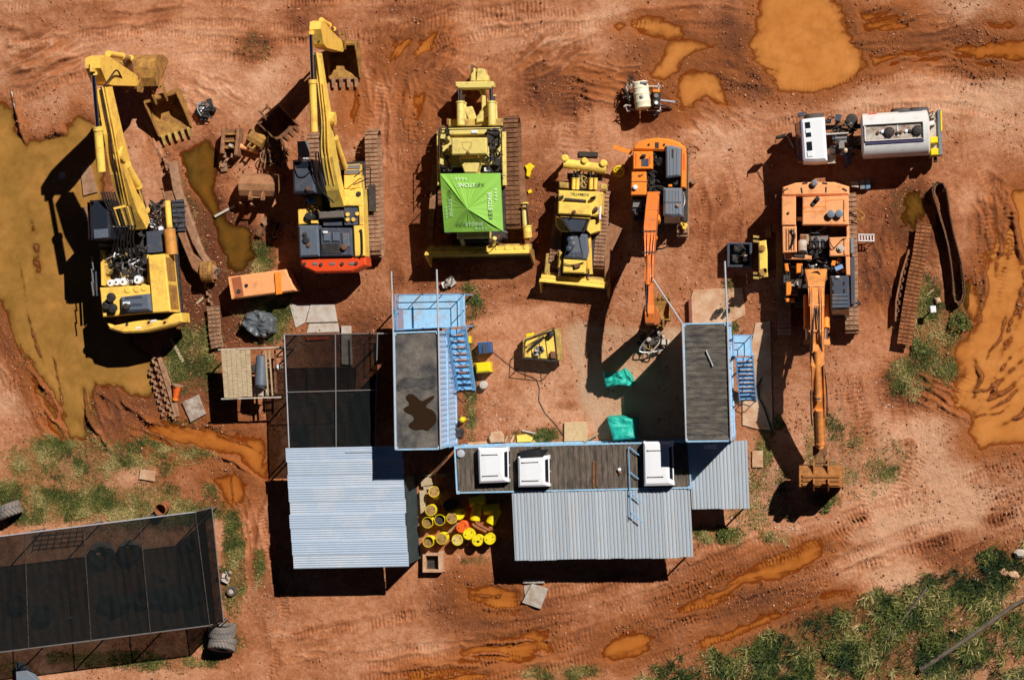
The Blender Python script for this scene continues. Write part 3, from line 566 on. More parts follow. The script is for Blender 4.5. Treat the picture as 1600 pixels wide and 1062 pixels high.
def container(label, nw, ne, se, sw, z0, z1, wallm, roofm, roofaxis, flat=False):
    """shipping container from the photo positions of its roof corners"""
    c = [W(*p, z1) for p in (nw, ne, se, sw)]
    base = np.mean(c, 0); t = thing('shipping_container', label, 'container', (base[0], base[1], z0))
    cx = np.mean(c, 0)[:2]
    names = [(0, 1), (1, 2), (2, 3), (3, 0)]
    for a, b_ in names:
        p, q = c[a], c[b_]; out = np.array([*( (p[:2] + q[:2]) / 2 - cx), 0]); out /= np.linalg.norm(out); ins = out * -0.06
        pts = [np.array([*p[:2], z1 - .1]) + ins, np.array([*q[:2], z1 - .1]) + ins, np.array([*q[:2], z0 + .12]) + ins, np.array([*p[:2], z0 + .12]) + ins]
        ribbed(pts, 0.28, 0.036, 'u', out).done('wall_panel', wallm, t)
    for a, b_ in names:
        p, q = c[a].copy(), c[b_].copy(); p[2] = q[2] = z1 - 0.05
        B().beam([p, q], [.08, .08], [.10, .10]).done('top_rail', BLUE, t)
        p[2] = q[2] = z0 + 0.07
        B().beam([p, q], [.09, .09], [.13, .13]).done('bottom_rail', BLUE, t)
    for p in c:
        d = (cx - p[:2]); d = d / np.linalg.norm(d) * 0.06; B().box((p[0] + d[0], p[1] + d[1], (z0 + z1) / 2), (.15, .15, z1 - z0 - .004)).done('corner_post', BLUE, t)
        B().box((p[0] + d[0], p[1] + d[1], z1 - 0.05), (.17, .17, .13)).done('corner_casting', BLUE, t)
    cc = [lerp(p, np.array([*cx, p[2]]), 0.012) for p in c]
    for p in cc: p[2] = z1 - 0.045
    if flat:
        b = B(); k = 16; vs = []; fs = []
        for i in range(k + 1):
            for j in range(k + 1): p = bil(cc, i / k, j / k); vs.append((p[0], p[1], p[2] + 0.015 * sin(i * .7) * cos(j * .5) - 0.01))
        for i in range(k):
            for j in range(k): a = i * (k + 1) + j; fs.append([a, a + 1, a + k + 2, a + k + 1])
        r = b.add(vs, fs).done('roof', roofm, t, smooth=True)
    else: r = ribbed(cc, 0.30, 0.024, roofaxis, np.array([0, 0, 1]), ((0, 0), (.46, 0), (.54, 1), (.96, 1))).done('roof', roofm, t)
    return t, c, r

Z1, Z2 = 2.59, 5.18
# west stack (two high)
L = [(615.7, 520), (684.5, 517.5), (687, 701), (618.6, 702)]
wc = [W(*p, Z2) for p in L]
def unproj_same(corners, z):   # corners of the box below, straight under the world corners
    return corners
tL, cL, rL = container('upper pale blue container with a dark rain pool on its stained flat roof', *L, Z1 + .02, Z2, BLUEP, ROOFP, 'u', flat=True)
pool = [(632,620),(640,614),(650,618),(658,628),(668,622),(678,617),(679,622),(668,630),(664,636),(676,640),(682,648),(682,660),(674,668),(668,674),(660,670),(650,672),(640,668),(638,662),(648,655),(646,648),(632,644),(630,637),(642,632)]
pool = chaikin(pool, 2); B().add([W(*p, Z2 - 0.028) for p in pool], [list(range(len(pool)))]).done('rain_pool', POOL, tL)
damp = chaikin([(619,596),(640,587),(650,592),(668,589),(682,585),(683,606),(664,609),(655,603),(640,606),(630,604),(621,614)], 2); B().add([W(*p, Z2 - 0.030) for p in damp], [list(range(len(damp)))]).done('damp_stain', mat('damp_roof_stain', (0.045, 0.043, 0.045), 0.35, amt=0.4, dirt=(0.10, 0.09, 0.08)), tL)

def below(label, c, zt, zb, wallm):
    t = thing('shipping_container', label, 'container', (*np.mean(c, 0)[:2], zb)); cx = np.mean(c, 0)[:2]
    for a, b_ in [(0, 1), (1, 2), (2, 3), (3, 0)]:
        p, q = c[a], c[b_]; out = np.array([*((p[:2] + q[:2]) / 2 - cx), 0]); out /= np.linalg.norm(out); ins = out * -0.06
        ribbed([np.array([*p[:2], zt - .05]) + ins, np.array([*q[:2], zt - .05]) + ins, np.array([*q[:2], zb + .1]) + ins, np.array([*p[:2], zb + .1]) + ins], 0.28, 0.036, 'u', out).done('wall_panel', wallm, t)
        for zz in (zt - .06, zb + .08): B().beam([(*p[:2], zz), (*q[:2], zz)], [.08, .08], [.12, .12]).done('side_rail', BLUE, t)
    for p in c: B().box((p[0], p[1], (zt + zb) / 2), (.14, .14, zt - zb - .01)).done('corner_post', BLUE, t)
    return t
below('lower pale blue container carrying the one with the rain pool', cL, Z1, 0.0, BLUEP)
# east stack
Rr = [(1068, 506), (1135, 504.5), (1142, 688.5), (1071.8, 689.5)]
tR, cR, rR = container('upper pale blue container with dark striped ribbed roof beside the large orange excavator', *Rr, Z1 + .02, Z2, BLUEP, ROOFD, 'v')
below('lower pale blue container carrying the one with the striped roof', cR, Z1, 0.0, BLUEP)
# long middle container
Mm = [(710.5, 699), (1075.5, 690), (1079.5, 761.5), (714, 769.5)]
tM, cM, rM = container('long single-storey blue container with brown ribbed roof and white canopies on it', *Mm, 0.0, Z1, BLUE, ROOFM, 'u')
B().lathe(W(720, 708.5, Z1 - .02), [(.23, 0), (.23, .05), (.19, .10), (.05, .12)], 16).done('roof_vent', GALV, tM, smooth=True)
B().rc(926, 720, 929, 762, Z1 - .03, Z1 + .025, 0, 0).done('rust_streak', RUST, tM); B().rc(931.5, 722, 934, 760, Z1 - .03, Z1 + .022, 0, 0).done('rust_streak', RUST, tM)
B().lathe(W(968, 733, Z1), [(.09, -.05), (.09, .12), (.02, .14)], 10).done('vent_pipe', WHITE, tM); B().lathe(W(969, 738, Z1), [(.09, -.05), (.09, .06), (.02, .08)], 10).done('vent_pipe', RUST, tM)

# loose pipes lying along the roof edges
def pipe(label, pts, r=.045, m=GALV, name='steel_pipe', cat='pipe', group=None, n=8): return B().tube(pts, r, n).solo(name, m, label, cat, group, smooth=True)
zp = Z2 + .06
pipe('long galvanised pipe overhanging the west edge of the rain pool roof', [W(611.5, 424, zp), W(614.5, 520, zp), W(617.5, 702, zp)])
pipe('long galvanised pipe overhanging the east edge of the rain pool roof', [W(682.3, 421, zp), W(685, 518, zp), W(688.5, 701, zp)], .05)
pipe('long galvanised pipe along the west edge of the striped container roof', [W(1066, 506, zp), W(1072, 689, zp)])
pipe('slanting galvanised pipe reaching from the striped roof towards the orange digger boom', [W(1015, 428, zp - .02), W(1066, 505, zp + .10)], .04)
pipe('long galvanised pipe overhanging the east edge of the striped container roof', [W(1132.5, 408, zp), W(1136.5, 505, zp), W(1142, 688, zp)], .05)
pipe('short pale offcut lying slantwise on the striped container roof', [W(1103, 547, zp), W(1114, 572, zp)], .035)
pipe('thin dark rod lying on the container roof behind the middle canopy', [W(822, 703, Z1 + .06), W(846, 698.5, Z1 + .06)], .03, DARK)

# steel stairs with landing and handrails
def stairs(label, landing, zl, treads, wpx):
    """landing: photo outline of the platform; treads: (first, last, count) photo centres going down"""
    c = [W(*p, zl) for p in landing]; t = thing('steel_staircase', label, 'staircase', (*np.mean(c, 0)[:2], 0))
    B().slab([p[:2] for p in c], zl - .10, zl, .01).done('landing', BLUE, t)
    rail = []
    for i, p in enumerate(c):
        q = c[(i + 1) % len(c)]; d = lerp(p, np.mean(c, 0), .03)
        B().tube([(d[0], d[1], 0), (d[0], d[1], zl - .05)], .05, 6).done('leg', BLUES, t)
    for i in range(len(c) - 1):
        p, q = lerp(c[i], np.mean(c, 0), .02), lerp(c[i + 1], np.mean(c, 0), .02); k = max(1, round(np.linalg.norm(q - p) / 1.1))
        for hh in (.55, 1.05): B().tube([p + [0, 0, hh], q + [0, 0, hh]], .026, 6).done('handrail', BLUES, t)
        for j in range(k + 1): x = lerp(p, q, j / k); B().tube([x, x + [0, 0, 1.05]], .026, 6).done('baluster', BLUES, t)
    a, b_, n = treads; za, zb = zl - .12, .22
    pa, pb = W(*a, za), W(*b_, zb); run = (pb - pa)[:2]; L_ = np.linalg.norm(run); dr = run / L_; sd = np.array([-dr[1], dr[0]]); w = wpx * PXM
    rz = math.atan2(dr[1], dr[0]); me_ = None
    b = B(); b.box((0, 0, 0), (L_ / n * .86, w, .035)); me_ = b.mesh('tread'); me_.materials.append(BLUES)
    for i in range(n):
        p = lerp(pa, pb, i / (n - 1)); place(me_, 'tread', t, Matrix.Translation(Vector(p)) @ Matrix.Rotation(rz, 4, 'Z'))
    for s in (-1, 1):
        o = np.array([*(sd * s * (w / 2 + .03)), 0]); e0, e1 = pa - np.array([*(dr * .2), -.1]), pb + np.array([*(dr * .15), -.12])
        B().beam([e0 + o, e1 + o], [.05, .05], [.22, .22]).done('stringer', BLUES, t)
        for hh in (.5, .95): B().tube([e0 + o + [0, 0, hh], e1 + o + [0, 0, hh]], .024, 6).done('handrail', BLUES, t)
        for j in range(5): x = lerp(e0 + o, e1 + o, j / 4); B().tube([x, x + [0, 0, .95]], .024, 6).done('baluster', BLUES, t)
    return t
stairs('pale blue steel staircase and railed landing beside the rain pool containers', [(692, 512), (622, 516), (622.5, 461), (726, 459), (727, 510)], Z1, ((715, 518), (729, 605), 10), 25)
B().pp([(618, 484), (630, 483), (631, 516), (619, 517)], Z1 - .1, Z1 + .03, .01).solo('step_grating', mat('mauve_grey_paint', (.26, .25, .33), .5, dirt=(.3, .16, .1)), 'small grey grating fixed at the west end of the blue landing', 'grating')
stairs('pale blue steel staircase with small landing beside the striped roof containers', [(1147, 556), (1146.6, 523.5), (1174.5, 523.5), (1175, 556)], Z1, ((1163.5, 561), (1169, 621), 10), 23)

ZINCS = [ZINC, mat('older_zinc', (.48,.535,.59), .5, .3, amt=.26, scale=.8, dirt=(.40,.34,.29), var=.12, streak=(3.,.6,1.)), mat('dusty_zinc', (.51,.565,.62), .5, .25, amt=.28, scale=1.1, dirt=(.45,.40,.36), var=.1, streak=(2.5,.5,1.))]
ZINCBS = [ZINCB, mat('dusty_blue_zinc', (.46,.55,.67), .45, .25, amt=.32, scale=.5, dirt=(.58,.57,.57), var=.08), mat('worn_blue_zinc', (.49,.59,.73), .42, .25, amt=.3, scale=.6, dirt=(.60,.58,.58), var=.1)]
# corrugated lean-to roofs on posts
def shed(label, c, z, pitch, depth, axis, m, sheets, axis_sheets, posts, sheet_name='roof_sheet', prof=None, tiers=1):
    cw = [W(*p, zz) for p, zz in zip(c, z)]; t = thing('open_shed', label, 'shed', (*np.mean(cw, 0)[:2], 0))
    kw = {'prof': prof} if prof else {}
    for ti in range(tiers):
        for i in range(sheets):
            a0, a1 = i / sheets, (i + 1) / sheets; e = random.uniform(-.009, .009); lift = np.array([0, 0, .022 * (i % 2) + random.uniform(0, .012) + ti * .02])
            if axis_sheets == 'u': q = [bil(cw, a0 - .003, 0 + e), bil(cw, a1 + .003, 0 + e), bil(cw, a1 + .003, 1 + e), bil(cw, a0 - .003, 1 + e)]
            else:
                u0, u1 = (0, 1)
                q = [bil(cw, u0 + e, a0 - .003), bil(cw, u1 + e, a0 - .003), bil(cw, u1 + e, a1 + .003), bil(cw, u0 + e, a1 + .003)]
            ribbed([p + lift for p in q], pitch, depth, axis, np.array([0, 0, 1]), **kw).done(sheet_name, m[(i * 7 + i // 3) % len(m)], t)
    for u, v in posts:
        p = bil(cw, u, v); B().tube([(p[0], p[1], 0), (p[0], p[1], p[2] - .08)], .05, 8).done('post', GALV, t)
    for v in (.02, .5, .98):
        p, q = bil(cw, .01, v), bil(cw, .99, v); d = np.array([0, 0, -.07]); B().beam([p + d, q + d], [.06, .06], [.08, .08]).done('purlin', STEEL, t)
    return t, cw
tC, cC = shed('silver ribbed lean-to roof south of the long container', [(800.5, 769.5), (1077, 762.5), (1082.5, 870), (805.5, 875.5)], [2.5, 2.5, 2.15, 2.15], .196, .035, 'u', ZINCS, 13, 'u', [(.02, .97), (.34, .97), (.66, .97), (.98, .97)])
tE, cE = shed('small silver ribbed lean-to roof below the striped container', [(1076, 692), (1167, 687.5), (1171, 794), (1081.5, 795.5)], [2.2, 2.2, 1.9, 1.9], .196, .035, 'u', ZINCS, 4, 'u', [(.04, .97), (.96, .97), (.96, .05)])
WAVE = tuple(((i / 6), .5 - .5 * cos(2 * PI * i / 6)) for i in range(6))
tW, cW = shed('large blue-grey corrugated shed roof at the west side', [(447.5, 700.5), (629.5, 697), (637.5, 884), (457.5, 887.5)], [2.72, 2.72, 2.68, 2.68], .125, .026, 'v', ZINCBS, 9, 'v', [(.02, .02), (.02, .98), (.98, .98), (.98, .02), (.5, .98), (.02, .5)], prof=WAVE)
# the box standing inside the west shed and its mesh east side
p = [bil(cW, 1, .26), bil(cW, 1, .99)]; 
b = B(); b.add([p[0] + [-.02, 0, -.12], p[1] + [-.02, 0, -.12], np.array([p[1][0] + .12, p[1][1] + .05, 0]), np.array([p[0][0] + .12, p[0][1], 0])], [[0, 1, 2, 3]])
b.done('side_screen', mat('dark_green_screen', (.030, .050, .055), .7, amt=.3, dirt=(.08, .07, .06)), tW)
B().rc(540, 705, 606, 706.5, 2.74, 2.78, -1, 0).done('loose_lath', ZINC, tW)

# shade nets: woven cloth that lets part of the light through
def netmat(name, col, cover):
    m = bpy.data.materials.new(name); m.use_nodes = True; t = m.node_tree; l = t.links; p = t.nodes['Principled BSDF']; p.inputs['Base Color'].default_value = (*col, 1); p.inputs['Roughness'].default_value = .9; p.inputs['Specular IOR Level'].default_value = .05
    tr = t.nodes.new('ShaderNodeBsdfTransparent'); mx = t.nodes.new('ShaderNodeMixShader'); o = t.nodes['Material Output']
    geo = t.nodes.new('ShaderNodeNewGeometry'); n = N(t, 'ShaderNodeTexNoise', Scale=1.6, Detail=9, Roughness=.75); l.new(geo.outputs['Position'], n.inputs['Vector'])
    mp = t.nodes.new('ShaderNodeMapRange'); mp.inputs[1].default_value = .3; mp.inputs[2].default_value = .7; mp.inputs[3].default_value = cover - .06; mp.inputs[4].default_value = cover + .06
    l.new(n.outputs['Fac'], mp.inputs[0]); l.new(mp.outputs[0], mx.inputs[0]); l.new(tr.outputs[0], mx.inputs[1]); l.new(p.outputs[0], mx.inputs[2]); l.new(mx.outputs[0], o.inputs[0]); return m
NET = netmat('black_shade_net', (.0045, .005, .0055), .86)
NET2 = netmat('green_black_shade_net', (.008, .010, .0105), .88)
def net_sheet(c, sag, k=12):
    b = B(); vs = []; fs = []
    for i in range(k + 1):
        for j in range(k + 1):
            p = bil(c, i / k, j / k); vs.append(p + [0, 0, -sag * sin(PI * i / k) * sin(PI * j / k) + .035 * sin(i * 2.1 + j * .7 + p[0]) * (0 < i < k) * (0 < j < k)])
    for i in range(k):
        for j in range(k): a = i * (k + 1) + j; fs.append([a, a + 1, a + k + 2, a + k + 1])
    return b.add(vs, fs)
nc = [W(444.5, 523, 2.6), W(590, 521, 2.6), W(586, 697, 2.62), W(452, 699, 2.62)]
tN = thing('shade_net_shelter', 'black shade net stretched between the rain pool container and corrugated shed', 'shade net', (*np.mean(nc, 0)[:2], 0))
h0 = [bil(nc, 0, 0), bil(nc, 1, 0), bil(nc, 1, .5), bil(nc, 0, .5)]; net_sheet(h0, .05).done('net_panel', NET, tN)
h0 = [bil(nc, 0, .5), bil(nc, 1, .5), bil(nc, 1, 1), bil(nc, 0, 1)]; net_sheet(h0, .05).done('net_panel', NET2, tN)
for a, b_ in (((0, 0), (0, 1)), ((0, 0), (1, 0)), ((0, .51), (1, .5)), ((1, 0), (1, 1)), ((.55, 0), (.55, 1))):
    B().tube([bil(nc, *a) + [0, 0, .05], bil(nc, *b_) + [0, 0, .05]], .035, 6).done('rail', GALV if a[0] == b_[0] == 0 else STEEL, tN)
for u, v in ((0, 0), (1, 0), (0, .5), (0, .98)):
    p = bil(nc, u, v); B().tube([(p[0], p[1], 0), p], .045, 6).done('post', GALV, tN)

nz = 3.0
nb = [W(-60, 845, nz), W(305.5, 799.5, nz), W(328, 976.5, nz), W(-60, 1026, nz)]
tS = thing('shade_net_shelter', 'long black shade net shelter over old tyres in the corner', 'shade net', (*np.mean(nb, 0)[:2], 0))
us = [0, .275, .527, .765, 1.0]
for i in range(4):
    net_sheet([bil(nb, us[i], 0), bil(nb, us[i + 1], 0), bil(nb, us[i + 1], 1), bil(nb, us[i], 1)], .22).done('net_panel', NET2, tS)
for u in us[1:]: B().tube([bil(nb, u, 0) + [0, 0, .05], bil(nb, u, 1) + [0, 0, .05]], .035, 6).done('rafter', DARK, tS)
for u in us:
    for v in (0, 1): p = bil(nb, u, v); B().tube([(p[0], p[1], 0), p], .045, 6).done('post', STEEL, tS)
B().tube([bil(nb, 0, 0) + [0, 0, .05], bil(nb, 1, 0) + [0, 0, .05]], .04, 6).done('ridge_pipe', GALV, tS); B().tube([bil(nb, 0, 1) + [0, 0, .04], bil(nb, 1, 1) + [0, 0, .04]], .04, 6).done('eave_pipe', STEEL, tS)
p0, p1 = nb[1], nb[2]; q0, q1 = W(331, 794, 1.1), W(349, 970, 1.1)
net_sheet([p0, q0, q1, p1], .0, 6).done('end_net', netmat('end_shade_net', (.005, .006, .0065), .95), tS); B().tube([q0, q1], .04, 6).done('end_pipe', STEEL, tS)
for q in (q0, q1): B().tube([(q[0], q[1], 0), q], .04, 6).done('post', STEEL, tS)

# white pickup canopies on the long container's roof
def canopy(label, nw, ne, se, sw, hh, slope):
    z = Z1 + hh; c = [W(*p, z) for p in (nw, ne, se, sw)]; t = thing('pickup_canopy', label, 'pickup canopy', (*np.mean(c, 0)[:2], Z1), 'white canopies stored on the container roof')
    ctr = np.mean(c, 0); b = B()
    lo = [p + (p - ctr) * np.array([.05, .05, 0]) for p in c]; lo = [np.array([p[0], p[1], Z1 + .01]) for p in lo]
    mid = [p + (p - ctr) * np.array([.03, .03, 0]) - [0, 0, .10] for p in c]; top = [p - (p - ctr) * np.array([.09 if i in (0, 3) else .30, .09, 0]) for i, p in enumerate(c)]; tm = [ctr + (p - ctr) * np.array([.5, .5, 0]) + [0, 0, .02] for p in c]
    if slope:          # end windows lean
        for r_ in (mid, top, tm):
            for i in slope: r_[i] = r_[i] + (ctr - r_[i]) * np.array([.0, .10, 0])
    vs = lo + mid + top + tm; fs = [[k * 4 + i, k * 4 + (i + 1) % 4, k * 4 + 4 + (i + 1) % 4, k * 4 + 4 + i] for k in range(3) for i in range(4)] + [[12, 13, 14, 15]]
    b.add(vs, fs); b.done('shell', WHITE, t)
    def win(i, j, e0, e1):
        a0, a1, t0, t1 = lo[i], lo[j], mid[i], mid[j]; out = np.array([*((a0 + a1)[:2] / 2 - ctr[:2]), 0]); out = out / np.linalg.norm(out) * .012
        w_ = B(); w_.add([bil([t0, t1, a1, a0], e0, .18) + out, bil([t0, t1, a1, a0], e1, .18) + out, bil([t0, t1, a1, a0], e1, .85) + out, bil([t0, t1, a1, a0], e0, .85) + out], [[0, 1, 2, 3]]); w_.done('window', GLASS, t)
    win(1, 2, .12, .5); win(1, 2, .54, .9); win(0, 3, .12, .9); win(0, 1, .08, .92); win(3, 2, .08, .92)
    # tinted glass wrapping onto the shoulder of the roof on the east side
    B().add([bil([top[1], mid[1], mid[2], top[2]], .18, .10) + [0, 0, .008], bil([top[1], mid[1], mid[2], top[2]], .80, .10) + [0, 0, .008], bil([top[1], mid[1], mid[2], top[2]], .80, .88) + [0, 0, .008], bil([top[1], mid[1], mid[2], top[2]], .18, .88) + [0, 0, .008]], [[0, 1, 2, 3]]).done('window', GLASS, t)
    for v in (.16, .84):
        p, q = bil(top, .10, v) + [0, 0, .05], bil(top, .74, v) + [0, 0, .05]; B().tube([p, q], .016, 6).done('roof_bar', BLACK, t)
        for e in (p, q): B().box(e - [0, 0, .03], (.05, .05, .06)).done('bar_foot', BLACK, t)
    return t, lo, mid, top, ctr
canopy('westernmost white pickup canopy on the long container roof', (747, 700.5), (793, 699.5), (794, 752), (749, 754), .55, None)
cB = canopy('middle white pickup canopy with dark rear window facing north', (809.5, 714), (857, 712), (858, 759), (810.5, 760), .55, None)
lo, mid, top, ctr = cB[1:]; B().add([lo[0] + [.05, .30, .12], lo[1] + [-.05, .30, .12], top[1] + [-.05, .02, .01], top[0] + [.05, .02, .01]], [[0, 1, 2, 3]]).done('rear_window', GLASS, cB[0])
canopy('easternmost and longest white pickup canopy on the long container roof', (1005.5, 691), (1050, 690.5), (1052.5, 757), (1007, 758), .62, None)

# blue ladder lying over the roof edge
t = thing('steel_ladder', 'blue steel ladder frame lying over the long container roof and lean-to', 'ladder', (*W(984, 750, 0)[:2], Z1))
zl = Z1 + .14; A = [W(982, 698, zl), W(984.5, 768, zl), W(986, 810, zl - .1)]
B().tube(A, .03, 6).done('rail', BLUES, t)
for (x, y, x2, y2) in ((983, 698, 1000, 712), (984, 737, 998, 748), (984, 768, 1002, 784), (986, 800, 1003, 815)):
    B().tube([W(x, y, zl), W(x2, y2, zl - .02)], .028, 6).done('rung', BLUES, t)
B().rc(1100, 694.5, 1119, 701, 2.28, 2.42).solo('strip_light', WHITE, 'short white box on the small lean-to roof', 'box')
# ================================================================== earth-moving machines
def hose(b, pts, r=.03, n=5):
    """smooth hose through 3D points"""
    P = [np.asarray(p, float) for p in pts]; out = []
    for i in range(len(P) - 1):
        p0, p1, p2, p3 = P[max(i - 1, 0)], P[i], P[i + 1], P[min(i + 2, len(P) - 1)]
        for k in range(5):
            t = k / 5; out.append(.5 * ((2 * p1) + (-p0 + p2) * t + (2 * p0 - 5 * p1 + 4 * p2 - p3) * t * t + (-p0 + 3 * p1 - 3 * p2 + p3) * t ** 3))
    out.append(P[-1]); return b.tube(out, r, n)

def shoe_mesh(w, pitch, th=.05, grouser=.07, m=RUSTL):
    b = B(); b.box((0, 0, 0), (w, pitch * .92, th)); b.box((0, -pitch * .36, th / 2 + grouser / 2 - .005), (w * .995, pitch * .14, grouser))
    for s in (-1, 1): b.box((s * w * .16, pitch * .12, th / 2 + .012), (.07, .07, .03))
    me_ = b.mesh('track_shoe'); me_.materials.append(m); return me_

def loop_profile(L, H, sag=.0, n=40):
    """side outline of a crawler track: straight runs and round ends; (along, z) counter-clockwise"""
    r = H / 2; pts = []
    st = max(.1, L - H); per = 2 * st + 2 * PI * r; out = []
    def at(s):
        s %= per
        if s < st: return (-st / 2 + s, 0.0, 0.0)
        s -= st
        if s < PI * r: a = s / r; return (st / 2 + r * sin(a), r - r * cos(a), a)
        s -= PI * r
        if s < st: return (st / 2 - s, 2 * r - sag * sin(PI * s / st), PI)
        s -= st; a = s / r; return (-st / 2 - r * sin(a), r + r * cos(a), PI + a)
    return at, per

def track(t, c0, c1, w, H, pitch, m, frame_m, z=0.0, wheels=5, sag=.04):
    """crawler track between two ground points (ends of the track), all shoes as parts"""
    c0, c1 = np.asarray(c0[:2], float), np.asarray(c1[:2], float); d = c1 - c0; L = np.linalg.norm(d); d /= L; mid_ = (c0 + c1) / 2
    at, per = loop_profile(L, H - .12, sag); n = int(per / pitch); me_ = shoe_mesh(w, per / n, m=m)
    D = Vector((d[0], d[1], 0)); S = Vector((d[1], -d[0], 0))
    for i in range(n):
        a, zz, an = at(i * per / n); T = D * cos(an) + Vector((0, 0, sin(an))); Nn = D * sin(an) - Vector((0, 0, cos(an)))
        X = T.cross(Nn); M = Matrix(((X.x, T.x, Nn.x, mid_[0] + d[0] * a), (X.y, T.y, Nn.y, mid_[1] + d[1] * a), (X.z, T.z, Nn.z, z + .06 + zz), (0, 0, 0, 1)))
        place(me_, 'track_shoe', t, M)
    prof = []
    for i in range(28): a, zz, an = at(i * per / 28); prof.append((a * .965, z + .06 + H * .5 + (zz - (H - .12) / 2 - .06) * .80))
    B().side(mid_, d, prof, w * .42).done('track_frame', frame_m, t)
    for k in range(wheels):
        a = -L / 2 + H * .5 + (L - H) * k / (wheels - 1)
        p = Vector((mid_[0] + d[0] * a, mid_[1] + d[1] * a, z + H * .5)); rr = H * .40 if k in (0, wheels - 1) else H * .2
        if k not in (0, wheels - 1): p.z = z + .18 + rr
        B().tube([p - S * (w * .26), p + S * (w * .26)], rr, 16).done('track_wheel', frame_m, t)

def bucket(parent, o, rz, w, d, hgt, m, tooth_m=None, pitch=0.0, teeth=5, name='bucket', label=None, lugs=True):
    """digging bucket; local -y is the lip, z up, opening up; pitch turns it about its width. Returns the shell part"""
    M = Matrix.Translation(Vector([float(k) for k in o])) @ Matrix.Rotation(rz, 4, 'Z') @ Matrix.Rotation(pitch, 4, 'X')
    prof = [(.50 * d, hgt), (.62 * d, .72 * hgt), (.62 * d, .40 * hgt), (.48 * d, .13 * hgt), (.22 * d, .01 * hgt), (-.15 * d, .0), (-.62 * d, .17 * hgt)]
    inn = [(.44 * d, hgt * .97), (.55 * d, .70 * hgt), (.55 * d, .42 * hgt), (.43 * d, .18 * hgt), (.20 * d, .075 * hgt), (-.14 * d, .07 * hgt), (-.60 * d, .215 * hgt)]
    b = B(); n = len(prof); vs = [M @ Vector((s * w / 2, y, z)) for s in (-1, 1) for y, z in prof + inn]; k = 2 * n; fs = []
    for i in range(n - 1):
        fs += [[i, i + 1, k + i + 1, k + i], [n + i, k + n + i, k + n + i + 1, n + i + 1], [i, n + i, n + i + 1, i + 1], [k + i, k + i + 1, k + n + i + 1, k + n + i]]
    fs += [[0, k, k + n, n], [n - 1, 2 * n - 1, k + 2 * n - 1, k + n - 1]]
    b.add(vs, fs); sh = b.done(name, m, parent, label)
    for s in (-1, 1):
        pl = B(); pr = prof + [(-.56 * d, .33 * hgt), (-.1 * d, .62 * hgt), (.30 * d, .97 * hgt)]; q = len(pr)
        x0, x1 = s * (w / 2 - .02), s * (w / 2 + .03)
        pl.add([M @ Vector((x, y, z)) for x in (x0, x1) for y, z in pr], [list(range(q)), list(range(q, 2 * q))] + [[i, (i + 1) % q, q + (i + 1) % q, q + i] for i in range(q)])
        pl.done('side_plate', m, sh)
    for i in range(teeth):
        x = -w / 2 + w * (i + .5) / teeth; tb = B()
        yl, zl = -.62 * d, .19 * hgt; a = .10 * w / teeth * 2.6; Lt = .24 * d
        vs = [M @ Vector(q) for q in ((x - a, yl + .12, zl - .06), (x + a, yl + .12, zl - .06), (x + a, yl + .12, zl + .07), (x - a, yl + .12, zl + .07), (x - a * .7, yl - Lt, zl + .05), (x + a * .7, yl - Lt, zl + .05), (x + a * .7, yl - Lt, zl + .08), (x - a * .7, yl - Lt, zl + .08))]
        tb.add(vs, [[0, 1, 2, 3], [4, 5, 6, 7], [0, 1, 5, 4], [1, 2, 6, 5], [2, 3, 7, 6], [3, 0, 4, 7]]); tb.done('tooth', tooth_m or m, sh)
    if lugs:
        for s in (-1, 1):
            lb = B(); x = s * w * .17; pr = [(.30 * d, hgt * .98), (.64 * d, .75 * hgt), (.92 * d, .95 * hgt), (.90 * d, 1.15 * hgt), (.55 * d, 1.20 * hgt)]; q = len(pr)
            lb.add([M @ Vector((xx, y, z)) for xx in (x - .04, x + .04) for y, z in pr], [list(range(q)), list(range(q, 2 * q))] + [[i, (i + 1) % q, q + (i + 1) % q, q + i] for i in range(q)]); lb.done('lug', m, sh)
        lb = B(); lb.tube([M @ Vector((-w * .2, .78 * d, 1.04 * hgt)), M @ Vector((w * .2, .78 * d, 1.04 * hgt))], .05, 8); lb.done('pin', m, sh)
    return sh

def ram(t, p, q, r, m, split=.55, name='cylinder', flip=False):
    """hydraulic ram: barrel from p, chrome rod to q"""
    p, q = np.asarray(p, float), np.asarray(q, float); s = lerp(p, q, split)
    c = B().tube([p, s], r, 12).tube([lerp(p, q, split - .04), lerp(p, q, split)], r * 1.18, 12).done(name, m, t, smooth=True)
    B().tube([s, q], r * .52, 10).done('rod', CHROME, c, smooth=True)
    e = lerp(p, q, 1.0); B().tube([lerp(p, q, .985), lerp(p, q, 1.02)], r * .9, 10).done('rod_eye', m, c)
    return c

def pipes_on(t, pts_list, r, m, name='hydraulic_pipe'):
    for pts in pts_list: hose(B(), pts, r).done(name, m, t, smooth=True)

def vents(t, corners, k, m, z, name='vent_slat'):
    for i in range(k):
        a, b_ = lerp(corners[0], corners[3], (i + .5) / k), lerp(corners[1], corners[2], (i + .5) / k)
        B().beam([a, b_], [.03, .03], [.02, .02]).done(name, m, t)

def grid_px(x0, y0, x1, y1, z): return [W(x0, y0, z), W(x1, y0, z), W(x1, y1, z), W(x0, y1, z)]

